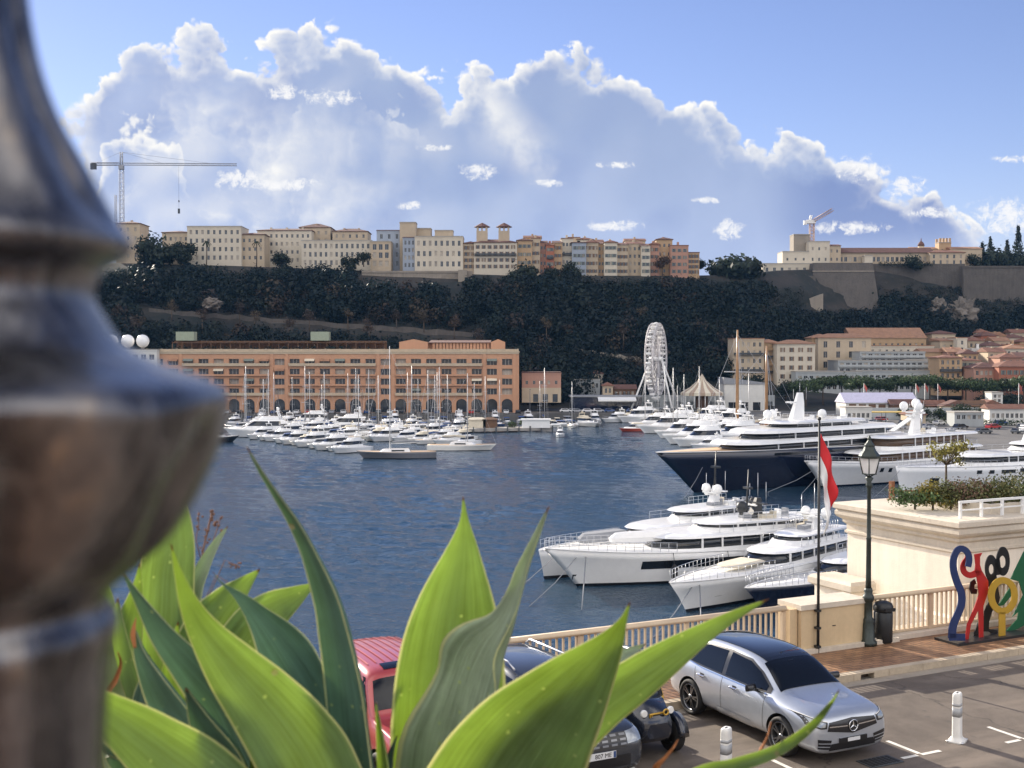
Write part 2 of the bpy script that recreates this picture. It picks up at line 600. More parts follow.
XS = np.array([-900, -190, -130, -60, 0, 80, 110, 130, 160, 250, 320, 900.])
ZC = np.array([55, 65, 63.5, 61, 59, 59.5, 61, 64, 66, 67.5, 66, 60.])
YC = np.interp(XS, [-900, -170, 0, 90, 120, 200, 900], [600, 560, 560, 570, 592, 640, 700])
YB = np.interp(XS, [-900, 0, 60, 110, 150, 900], [446, 446, 450, 500, 575, 590])
ZB = np.interp(XS, [-900, 60, 140, 900], [3, 3, 22, 26])


def crest(x):
    return np.interp(x, XS, YC), np.interp(x, XS, ZC)


def hill_pt(x, t):
    """t 0 foot .. 1 crest"""
    yb, zb = np.interp(x, XS, YB), np.interp(x, XS, ZB)
    yc, zc = crest(x)
    s = .55 * t + .45 * t * t * (3 - 2 * t)
    a = 2.0 * math.sin(math.pi * t)
    n = mnoise.fractal(Vector((float(x) * .03, float(t) * 3.0, 1.7)), 1.0, 2.0, 4)
    return yb + (yc - yb) * t - n * 3 * a, zb + (zc - zb) * s + n * a


def build_hill():
    xs = np.linspace(-900, 900, 301)
    rows = []
    ts = np.linspace(0, 1, 34)
    for x in xs:
        yb, zb = np.interp(x, XS, YB), np.interp(x, XS, ZB)
        q = float(np.interp(x, [60, 150], [.12, 1]))
        col = [(x, yb - 130 * q, 1.2), (x, yb - 60 * q, 1.9 + (zb - 3) * .45), (x, yb - 25 * q, 1.9 + (zb - 3) * .75)]
        for t in ts:
            y, z = hill_pt(x, t)
            col.append((x, y, z))
        yc, zc = crest(x)
        col += [(x, yc + 60, zc + .5), (x, yc + 260, zc - 4), (x, yc + 500, 0)]
        rows.append(col)
    m = len(rows[0])
    v = [p for r in rows for p in r]
    f = [(i * m + j, (i + 1) * m + j, (i + 1) * m + j + 1, i * m + j + 1) for i in range(len(rows) - 1) for j in range(m - 1)]
    mt, g, b = nodemat('hillside_soil')
    tc = g.n('ShaderNodeTexCoord')
    k = g.noise(tc.outputs['Object'], .05, 6, .65)
    k2 = g.noise(tc.outputs['Object'], .4, 5, .65)
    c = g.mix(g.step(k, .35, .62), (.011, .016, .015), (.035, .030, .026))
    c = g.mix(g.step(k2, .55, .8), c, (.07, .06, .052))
    g.link(c, b.inputs['Base Color'])
    b.inputs['Roughness'].default_value = .95
    o = MB().add(v, f, 0, True).build('hillside', mt)
    tag(o, kind='structure')


build_hill()


# ------------------------------------------------------------------ foliage
def leafmat(name, rough=.6, trans=.25):
    m, g, b = nodemat(name)
    at_ = g.n('ShaderNodeAttribute', attribute_name='Col')
    tc = g.n('ShaderNodeTexCoord')
    k = g.step(g.noise(tc.outputs['Object'], 1.3, 4, .6), .3, .7, .75, 1.25)
    s = g.n('ShaderNodeVectorMath', operation='SCALE')
    g.link(at_.outputs['Color'], s.inputs[0])
    g.link(k, s.inputs['Scale'])
    g.link(s.outputs[0], b.inputs['Base Color'])
    b.inputs['Roughness'].default_value = rough
    b.inputs['Specular IOR Level'].default_value = .25
    tr = g.n('ShaderNodeBsdfTranslucent')
    g.link(s.outputs[0], tr.inputs[0])
    mx = g.n('ShaderNodeMixShader')
    mx.inputs[0].default_value = trans
    g.link(b.outputs[0], mx.inputs[1])
    g.link(tr.outputs[0], mx.inputs[2])
    g.link(mx.outputs[0], m.node_tree.nodes['Material Output'].inputs[0])
    return m


leaf_m = leafmat('leaves')
bark_m = M('bark', (.09, .065, .045), .9, var=.3, vs=3, bump=.02, bs=12)


def leafcloud(name, cen, rad, nper, size, cols, parent=None, shell=.45, aspect=.6, mat=None, var=.35):
    """leaf-sized faces spread through ellipsoids; one mesh"""
    cen, rad, cols = np.asarray(cen, float), np.asarray(rad, float), np.asarray(cols, float)
    n = len(cen)
    if rad.ndim == 1:
        rad = np.repeat(rad[:, None], 3, 1)
    idx = np.repeat(np.arange(n), nper)
    N = len(idx)
    d = rng.normal(size=(N, 3))
    d /= np.linalg.norm(d, axis=1, keepdims=True)
    r = shell + (1 - shell) * rng.random(N) ** .7
    r *= 1 + .18 * rng.normal(size=N)
    p = cen[idx] + d * rad[idx] * r[:, None]
    nrm = d + .4 * rng.normal(size=(N, 3))
    nrm /= np.linalg.norm(nrm, axis=1, keepdims=True)
    a = np.cross(nrm, rng.normal(size=(N, 3)))
    a /= np.linalg.norm(a, axis=1, keepdims=True)
    b = np.cross(nrm, a)
    sz = (np.asarray(size)[idx] if np.ndim(size) else size) * (.6 + .8 * rng.random(N))
    a *= (sz / 2)[:, None]
    b *= (sz / 2 * aspect)[:, None]
    V = np.stack([p - a, p - b * 1.0, p + a, p + b], 1).reshape(-1, 3)
    c = cols[idx] * (1 + var * rng.normal(size=N))[:, None].clip(.35, 2)
    me = bpy.data.meshes.new(name)
    me.vertices.add(4 * N)
    me.vertices.foreach_set('co', V.ravel())
    me.loops.add(4 * N)
    me.loops.foreach_set('vertex_index', np.arange(4 * N, dtype=np.int32))
    me.polygons.add(N)
    me.polygons.foreach_set('loop_start', np.arange(0, 4 * N, 4, dtype=np.int32))
    me.update(calc_edges=True)
    at_ = me.attributes.new('Col', 'FLOAT_COLOR', 'POINT')
    C4 = np.ones((4 * N, 4), np.float32)
    C4[:, :3] = np.repeat(c, 4, 0)
    at_.data.foreach_set('color', C4.ravel())
    me.materials.append(mat or leaf_m)
    o = bpy.data.objects.new(name, me)
    COL.objects.link(o)
    if parent is not None:
        o.parent = parent
    return o


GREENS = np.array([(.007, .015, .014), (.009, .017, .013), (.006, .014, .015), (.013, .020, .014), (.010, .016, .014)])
BROWNS = np.array([(.050, .034, .024), (.040, .030, .024), (.058, .044, .028)])


def hill_px(x, t):
    y, z = hill_pt(x, t)
    return 512 + F * x / y, 355 - F * (z - CAM_Z) / y


def build_woods():
    cen, rad, col, siz = [], [], [], []
    tries = 0
    while len(cen) < 2300 and tries < 40000:
        tries += 1
        x = rng.uniform(-290, 330)
        t = rng.uniform(.0, 1.0)
        y, z = hill_pt(x, t)
        px, py = 512 + F * x / y, 355 - F * (z - CAM_Z) / y
        if px < 60 or px > 1120:
            continue
        # bare strips: mid-slope road and its wall, path, the stone wall under the town, the bastion, the cliff
        road = 322 + (px - 300) * .075
        if 130 < px < 480 and -3 < py - road < 8:
            continue
        if 355 < px < 470 and py < 297:
            continue
        if 530 < px < 690 and abs(py - (347 + (px - 540) * .16)) < 2.2:
            continue
        if 805 < px < 872 and py < 310:
            continue
        if 925 < px < 995 and 298 < py < 332 and rng.random() < .75:
            continue
        if 870 < px and py < 283:
            continue
        if 760 < px < 815 and (py < 285 or 302 < py < 322):
            continue
        if 470 < px < 770 and py < 277:
            continue
        if px > 700 and t < .1:
            continue
        r = rng.uniform(2.4, 5.2) * (1.0 if rng.random() < .85 else 1.3)
        h = rng.uniform(.8, 1.35)
        tp = py - 1.75 * r * h * F / y
        cap = 262 if px < 365 else (272 if px < 700 else (277 if px < 770 else 287))
        if px > 870:
            cap = 290 if px < 955 else 300
        if tp < cap + rng.uniform(0, 4) or (798 < px < 880 and tp < 308):
            continue
        if 140 < px < 480 and py > road and tp < road + 4:
            continue
        brown = (300 < py < 345 and px < 480 and rng.random() < .16) or (480 < px < 760 and py > 290 and rng.random() < .10)
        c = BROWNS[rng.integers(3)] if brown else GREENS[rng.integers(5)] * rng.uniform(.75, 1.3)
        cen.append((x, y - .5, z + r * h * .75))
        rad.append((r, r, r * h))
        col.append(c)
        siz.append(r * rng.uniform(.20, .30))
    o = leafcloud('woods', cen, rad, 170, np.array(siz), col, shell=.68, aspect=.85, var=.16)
    tag(o, 'dark evergreen wood covering the slope of the rock', 'wood', kind='stuff')
    cen, rad, col, siz = [], [], [], []
    # scrub between the trees
    for _ in range(11000):
        x = rng.uniform(-290, 330)
        t = rng.uniform(0, 1)
        y, z = hill_pt(x, t)
        px, py = hill_px(x, t)
        r = rng.uniform(.8, 2.0)
        tp = py - 1.6 * r * F / y
        cap = 266 if px < 365 else (298 if px < 470 else (275 if px < 770 else (284 if px < 870 else 281)))
        if px < 60 or px > 1120 or tp < cap + rng.uniform(0, 5) or (800 < px < 878 and tp < 306):
            continue
        road = 322 + (px - 300) * .075
        if 140 < px < 480 and (-3 < py - road < 6 or (py > road and tp < road + 3)):
            continue
        cen.append((x, y, z + .3))
        rad.append((r * 1.3, r * 1.3, r))
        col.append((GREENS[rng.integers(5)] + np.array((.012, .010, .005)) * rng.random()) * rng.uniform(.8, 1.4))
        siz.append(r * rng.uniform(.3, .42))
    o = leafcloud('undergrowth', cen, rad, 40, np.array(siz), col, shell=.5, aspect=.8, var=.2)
    tag(o, 'low dark scrub between the trees on the slope of the rock', 'scrub', kind='stuff')


build_woods()


def build_haze():
    m = bpy.data.materials.new('haze_air')
    m.use_nodes = True
    t = m.node_tree
    t.nodes.remove(t.nodes['Principled BSDF'])
    v = t.nodes.new('ShaderNodeVolumePrincipled')
    v.inputs['Color'].default_value = (.22, .52, 1.0, 1)
    v.inputs['Density'].default_value = .000035
    t.links.new(v.outputs[0], t.nodes['Material Output'].inputs['Volume'])
    o = MB().box(-3100, 3100, -3100, 3100, -5, 142).build('haze', m)
    tag(o, 'thin bluish sea air over the harbour', kind='stuff')


build_haze()


def tree(name, label, cat, base, height, crown, group=None, col=None, leaf=.5, nper=90, trunk_r=.25, lean=0.0, limbs=True, shell=.35):
    """crown: list of (dx, dy, dz, rx, ry, rz)"""
    t = thing(name, label, cat, base, 0, group)
    mb = MB()
    zc = min(c[2] - c[5] * .3 for c in crown)
    mb.tube([(0, 0, -.5), (lean * .4, 0, zc * .5), (lean, 0, zc)], [trunk_r * 1.2, trunk_r, trunk_r * .75], 7)
    if limbs:
        for c in crown:
            mb.tube([(lean, 0, zc * .96), (lean + (c[0] - lean) * .6, c[1] * .6, zc + (c[2] - zc) * .45), (c[0], c[1], c[2])], [trunk_r * .6, trunk_r * .4, trunk_r * .15], 5)
    mb.build('trunk', bark_m, t)
    cols = [np.array(col if col is not None else GREENS[i % 5]) * rng.uniform(.85, 1.15) for i in range(len(crown))]
    leafcloud('crown', [c[:3] for c in crown], [c[3:6] for c in crown], nper, leaf, cols, t, shell=shell)
    return t


def umbrella_crown(w, h, k=6):
    out = [(0, 0, h - w * .18, w * .36, w * .36, w * .19)]
    for i in range(k):
        a = 2 * math.pi * i / k + .4
        out.append((math.cos(a) * w * .33, math.sin(a) * w * .33, h - w * .27 + rng.uniform(-.05, .05) * w, w * .25, w * .25, w * .18))
    return out


def round_crown(w, h, k=5):
    out = [(0, 0, h - w * .45, w * .36, w * .36, w * .40)]
    for i in range(k):
        a = 2 * math.pi * i / k + rng.uniform(0, .5)
        out.append((math.cos(a) * w * .27, math.sin(a) * w * .27, h - w * .55 + rng.uniform(-.15, .18) * w, w * .26, w * .26, w * .24))
    return out


def place_px(px, py, D):
    return Vector((X_(px, D), D, Z_(py, D)))


def autumn_trees():
    for i, (px, t) in enumerate(((122, .50), (140, .42), (176, .55), (206, .48), (243, .56), (258, .50), (292, .47), (312, .52), (350, .50), (371, .44), (398, .52), (425, .50), (455, .46), (478, .40), (546, .46), (567, .44), (622, .40), (640, .52))):
        x = (px - 512) / F * 505
        y, z = hill_pt(x, t)
        x = (px - 512) / F * y
        y, z = hill_pt(x, t)
        h = rng.uniform(7, 10)
        cr = [(rng.uniform(-1.6, 1.6), rng.uniform(-1, 1), h * rng.uniform(.55, .95), 1.7, 1.5, 1.5) for _ in range(7)]
        tree('autumn_tree', 'thin bare-trunked tree in brown autumn leaf on the wooded slope, %s from left' % ORD[i], 'tree', (x, y - 6, z - 1), h, cr, 'autumn trees on the wooded slope',
             col=BROWNS[i % 3] * rng.uniform(1.2, 2.2), leaf=.55, nper=60, trunk_r=.22)


autumn_trees()


# skyline trees on the rock
def skyline_trees():
    def one(name, label, px, pybase, D, hpx, wpx, kind, **kw):
        s = D / F
        h, w = hpx * s, wpx * s
        if kind == 'umbrella':
            cr = umbrella_crown(w, h)
        elif kind == 'cypress':
            cr = [(0, 0, h * (.12 + .17 * i), w * .5 * (1 - .16 * i), w * .5 * (1 - .16 * i), h * .15) for i in range(6)]
        else:
            cr = round_crown(w, h)
        return tree(name, label, 'tree', place_px(px, pybase, D), h, cr, leaf=max(.7, w * .10), trunk_r=max(.15, w * .03), limbs=kind != 'cypress', **kw)
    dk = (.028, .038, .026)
    one('umbrella_pine', 'flat-topped dark pine alone on the skyline, right of the old town houses', 735, 275, 585, 19, 52, 'umbrella', col=dk, nper=300)
    one('umbrella_pine', 'small rounded dark pine at the orange end of the old town row', 693, 276, 585, 19, 24, 'umbrella', col=dk, nper=260)
    one('round_tree', 'broad dark tree hiding the foot of the cream house by the tall crane', 155, 266, 556, 34, 40, 'round', col=dk, nper=340)
    one('round_tree', 'dark tree below the left wing of the wide cream house', 182, 266, 556, 28, 30, 'round', col=dk, nper=300)
    one('round_tree', 'dark round tree against the grey flank of the arcaded mansion', 282, 268, 556, 18, 20, 'round', col=dk, nper=220)
    one('round_tree', 'dark tree standing in front of the long arcaded mansion', 350, 270, 555, 17, 20, 'round', col=dk, nper=220)
    one('round_tree', 'small dark tree right in front of the arcaded mansion corner', 364, 266, 555, 16, 16, 'round', col=dk, nper=180)
    one('round_tree', 'wide dark tree below the twin-towered villa', 522, 287, 557, 28, 34, 'round', col=dk, nper=300)
    one('round_tree', 'dark tree under the pink house of the old town row', 550, 287, 557, 24, 20, 'round', col=dk, nper=220)
    one('round_tree', 'dark round tree under the blank grey-blue gable', 571, 288, 557, 29, 24, 'round', col=dk, nper=240)
    one('round_tree', 'bare reddish-brown tree against the orange end house', 662, 277, 563, 24, 18, 'round', col=(.085, .055, .04), nper=160)
    one('round_tree', 'dark tree on the palace terrace beside the long gallery', 913, 264, 618, 12, 20, 'round', col=dk, nper=240)
    for i, (px, h, lab) in enumerate([(981, 26, 'shorter cypress standing by the palace end wall'), (989, 31, 'slim cypress between the palace end wall and the tall pair'),
                                      (1006, 28, 'slender cypress left of the tallest one by the palace gardens'), (1017, 42, 'tallest dark cypress of the palace gardens'),
                                      (1030, 36, 'cypress right of the tallest one by the palace gardens')]):
        one('cypress', lab, px, 268, 640, h * .9, 15 + (i == 3) * 3, 'cypress', col=(.020, .028, .020), nper=260)
    for px, w, h, lab in [(972, 24, 18, 'low dark tree at the right end of the palace'), (994, 38, 26, 'broad dark tree under the slim cypresses by the palace'),
                          (1016, 34, 24, 'bushy dark tree at the foot of the tallest cypress')]:
        one('round_tree', lab, px, 269, 632, h, w, 'round', col=dk, nper=280)
    # two slim palms on the left
    for px, lab in ((207, 'slim palm in front of the wide cream house'), (257, 'slim palm at the right end of the wide cream house')):
        D = 553
        t = thing('palm_tree', lab, 'palm', place_px(px, 268, D), 0)
        MB().tube([(0, 0, -.5), (.2, 0, 6), (.1, 0, 12)], [.3, .22, .2], 6).build('trunk', bark_m, t)
        mb = MB()
        for k in range(18):
            a, e = 2 * math.pi * k / 18, rng.uniform(-.5, .7)
            p = [Vector((.1, 0, 12))]
            for s in (1, 2, 3):
                p.append(Vector((.1 + math.cos(a) * s * .8, math.sin(a) * s * .8, 12 + s * .8 * e - s * s * .18)))
            for q0, q1 in zip(p[:-1], p[1:]):
                d = Vector((-math.sin(a), math.cos(a), 0)) * .22
                mb.poly([q0 - d, q1 - d, q1 + d, q0 + d])
        o = mb.build('fronds', leaf_m, t)
        at_ = o.data.attributes.new('Col', 'FLOAT_COLOR', 'POINT')
        at_.data.foreach_set('color', np.tile(np.array((.03, .045, .025, 1), np.float32), len(o.data.vertices)))


skyline_trees()
# ------------------------------------------------------------------ buildings
cream_w = M('cream_render', (.47, .38, .27), .85, var=.14, vs=.12, streak=.35)
pale_w = M('pale_render', (.56, .50, .40), .85, var=.12, vs=.12, streak=.35)
ochre_w = M('ochre_render', (.44, .30, .175), .85, var=.14, vs=.15, streak=.35)
pink_w = M('pink_render', (.42, .235, .17), .85, var=.14, vs=.15, streak=.35)
orange_w = M('orange_render', (.50, .275, .165), .85, var=.12, vs=.10, streak=.4)
terra_w = M('terracotta_render', (.36, .135, .08), .85, var=.15, vs=.15, streak=.35)
grey_w = M('grey_render', (.36, .38, .38), .8, var=.14, vs=.15, streak=.4)
blue_shade_w = M('grey_blue_and_shaded_render', (.30, .34, .40), .85, var=.08, vs=.15, streak=.3)  # grey-blue gable paint, also used as painted shade on two walls
white_w = M('white_render', (.62, .61, .57), .8, var=.1, vs=.15, streak=.3)
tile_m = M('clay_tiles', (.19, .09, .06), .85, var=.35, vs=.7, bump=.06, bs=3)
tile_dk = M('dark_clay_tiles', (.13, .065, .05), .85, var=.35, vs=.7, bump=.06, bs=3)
tile_or = M('orange_clay_tiles', (.30, .165, .10), .85, var=.3, vs=.5, bump=.06, bs=3)  # orange clay, the tiles' own colour
brown_wood = M('brown_wood', (.14, .075, .04), .8, var=.3, vs=1.5)
frame_m = M('window_frame_paint', (.55, .52, .47), .6, var=.1)
shutter_g = M('green_grey_shutter', (.16, .19, .17), .7, var=.2)
shutter_b = M('brown_shutter', (.17, .10, .06), .7, var=.2)
rail_dk = M('dark_railing', (.05, .055, .06), .6, var=.2)
green_box = M('weathered_green_panel', (.30, .34, .25), .8, var=.15)

_pane = {}
curtain = M('drawn_curtain', (.30, .27, .23), .8, var=.3)
blind = M('closed_blind', (.42, .37, .30), .7, var=.2)


def some_pane(ww, wh, style, shutter, i):
    q = random.random()
    return pane_mesh(ww, wh, style, shutter, curtain if q < .16 else (blind if q < .26 else None))




def pane_mesh(ww, wh, style='sash', shutter=None, glass=None):
    glass = glass or win_glass
    key = (round(ww, 2), round(wh, 2), style, shutter.name if shutter else '', glass.name)
    if key in _pane:
        return _pane[key]
    mb = MB()
    mb.box(-ww / 2, ww / 2, 0.06, .10, 0, wh, 0)
    t = .07 if ww < 2.5 else .1
    nx = 2 if ww < 2.2 else 4
    if style == 'loggia':
        nx = 3
    for k in range(nx + 1):
        x = -ww / 2 + ww * k / nx
        x0, x1 = max(-ww / 2, x - t / 2), min(ww / 2, x + t / 2)
        mb.box(x0, x1, 0.0, .055, 0, wh, 1)
    mb.box(-ww / 2 + t, ww / 2 - t, 0.005, .05, wh - t, wh, 1)
    if shutter:
        for s in (-1, 1):
            a, b = sorted((s * ww / 2, s * (ww / 2 + ww * .42)))
            mb.box(a + .01, b, -.36, -.31, 0, wh, 2)
    o = mb.build('window', [glass, frame_m, shutter or frame_m])
    me = o.data
    bpy.data.objects.remove(o)
    _pane[key] = me
    return me


def add_mesh(name, me, parent, loc, rz=0.0):
    o = bpy.data.objects.new(name, me)
    COL.objects.link(o)
    o.parent = parent
    o.location = loc
    o.rotation_euler = (0, 0, rz)
    return o


def facade(mb, w, z0, z1, floors, cols, ww, wh, mi=0, rec=.3, margin=0.0, y0=0.0):
    """front wall with real openings; returns the opening places (x, z)"""
    spots = []
    xs = [-w / 2 + margin + (w - 2 * margin) * (i + .5) / cols for i in range(cols)]
    z = z0
    for fz in floors:
        if fz > z + .001:
            mb.box(-w / 2, w / 2, y0, y0 + rec, z, fz, mi)
        x = -w / 2
        for c in xs:
            mb.box(x, c - ww / 2, y0, y0 + rec, fz, fz + wh, mi)
            x = c + ww / 2
            spots.append((c, fz))
        mb.box(x, w / 2, y0, y0 + rec, fz, fz + wh, mi)
        z = fz + wh
    mb.box(-w / 2, w / 2, y0, y0 + rec, z, z1, mi)
    return spots


def add_roof(mb_r, kind, w, d, h, rise=2.0, ov=.5):
    x0, x1, y0, y1 = -w / 2 - ov, w / 2 + ov, -ov, d + ov
    th = .25
    if kind == 'hip':
        ins = min(w, d) * .5 * .95
        if w >= d:
            a, b = (x0 + ins, (y0 + y1) / 2, h + rise), (x1 - ins, (y0 + y1) / 2, h + rise)
            top = [a, b]
            vs = [(x0, y0, h), (x1, y0, h), (x1, y1, h), (x0, y1, h)]
            vs2 = [(p[0], p[1], h + th) for p in vs]
            mb_r.add(vs + vs2 + top, [(0, 3, 2, 1), (0, 1, 5, 4), (1, 2, 6, 5), (2, 3, 7, 6), (3, 0, 4, 7), (4, 5, 9, 8), (5, 6, 9), (6, 7, 8, 9), (7, 4, 8)])
        else:
            a, b = ((x0 + x1) / 2, y0 + ins, h + rise), ((x0 + x1) / 2, y1 - ins, h + rise)
            vs = [(x0, y0, h), (x1, y0, h), (x1, y1, h), (x0, y1, h)]
            vs2 = [(p[0], p[1], h + th) for p in vs]
            mb_r.add(vs + vs2 + [a, b], [(0, 3, 2, 1), (0, 1, 5, 4), (1, 2, 6, 5), (2, 3, 7, 6), (3, 0, 4, 7), (4, 5, 8), (5, 6, 9, 8), (6, 7, 9), (7, 4, 8, 9)])
    elif kind == 'gable':        # ridge along x
        ym = (y0 + y1) / 2
        mb_r.add([(x0, y0, h), (x1, y0, h), (x1, y1, h), (x0, y1, h), (x0, ym, h + rise), (x1, ym, h + rise)],
                 [(0, 3, 2, 1), (0, 1, 5, 4), (2, 3, 4, 5), (0, 4, 3), (1, 2, 5)])
    elif kind == 'front':        # ridge along y, gable to the viewer
        xm = (x0 + x1) / 2
        mb_r.add([(x0, y0, h), (x1, y0, h), (x1, y1, h), (x0, y1, h), (xm, y0, h + rise), (xm, y1, h + rise)],
                 [(0, 3, 2, 1), (0, 1, 4), (2, 3, 5), (0, 4, 5, 3), (1, 2, 5, 4)])
    elif kind == 'mono':
        mb_r.add([(x0, y0, h), (x1, y0, h), (x1, y1, h), (x0, y1, h), (x0, y0, h + th), (x1, y0, h + th), (x1, y1, h + rise), (x0, y1, h + rise)],
                 [(0, 3, 2, 1), (4, 5, 6, 7), (0, 1, 5, 4), (1, 2, 6, 5), (2, 3, 7, 6), (3, 0, 4, 7)])
    else:
        mb_r.box(x0, x1, y0, y1, h, h + .35)
    return mb_r


def house(name, label, px0, px1, pyt, pyb, D, depth=12, wall=None, roof='flat', rise=2.0, roofm=None, cols=4, fl=4, ww=1.0, wh=1.7, shutter=None,
          rz=0.0, group=None, cat='house', margin=.4, first=1.2, side=0, chimneys=0, sub=3.0, balcony=0, cornice=True, style='sash', ov=.45):
    """a building whose front spans px0..px1 at distance D, eaves at pyt, seen down to pyb (it goes `sub` metres deeper)"""
    wall = wall or cream_w
    xa, xb = X_(px0, D), X_(px1, D)
    w = (xb - xa) / max(.35, math.cos(rz))
    zt, zb = Z_(pyt, D), Z_(pyb, D) - sub
    h = zt - zb
    t = thing(name, label, cat, ((xa + xb) / 2, D, zb), rz, group)
    mb = MB()
    mb.box(-w / 2, w / 2, .3, depth, 0, h)
    floors = []
    if fl:
        fh = (h - sub - first - .3) / fl
        wh = min(wh, fh * .72)
        floors = [sub + first + fh * i + (fh - wh) * .35 for i in range(fl)]
    ww = min(ww, (w - 2 * margin) / max(cols, 1) * .62)
    spots = facade(mb, w, 0, h, floors, cols, ww, wh, margin=margin) if fl else (mb.box(-w / 2, w / 2, 0, .3, 0, h), [])[1]
    if cornice:
        mb.box(-w / 2 - .12, w / 2 + .12, -.14, -.003, h - .45, h - .12)
    mb.build('wall', wall, t)
    if spots:
        me = pane_mesh(ww, wh, style, shutter)
        for i, (x, z) in enumerate(spots):
            if i < 100:
                add_mesh('window', some_pane(ww, wh, style, shutter, i), t, (x, .18, z))
    if side and fl:
        me = pane_mesh(ww, wh, style, None)
        ns = side
        for fz in floors:
            for k in range(ns):
                y = depth * (k + .5) / ns
                add_mesh('side_window', me, t, (-w / 2 - .02, y, fz), -math.pi / 2)
    rm = roofm or tile_m
    rf = add_roof(MB(), roof, w, depth, h, rise, ov if roof != 'flat' else .15).build('roof', rm if roof != 'flat' else (roofm or concrete), t)
    for k in range(chimneys):
        x = -w / 2 + w * (k + .7) / (chimneys + .4)
        MB().box(x - .5, x + .5, depth * .4, depth * .4 + .8, h - .2, h + max(1.2, rise * .6) + 1.0).build('chimney', wall, rf)
    if balcony:
        for i, fz in enumerate(floors):
            if i % balcony == 0 and i:
                b = MB().box(-w / 2 + .3, w / 2 - .3, -1.0, -.003, fz - .22, fz - .05)
                for sx in (-1, 1):
                    b.box(sx * (w / 2 - .33) - .03, sx * (w / 2 - .33) + .03, -1.0, -.01, fz - .05, fz + .85)
                b.box(-w / 2 + .36, w / 2 - .36, -1.0, -.95, fz + .1, fz + .85)
                b.build('balcony', wall if i % 2 else rail_dk, t)
    return t


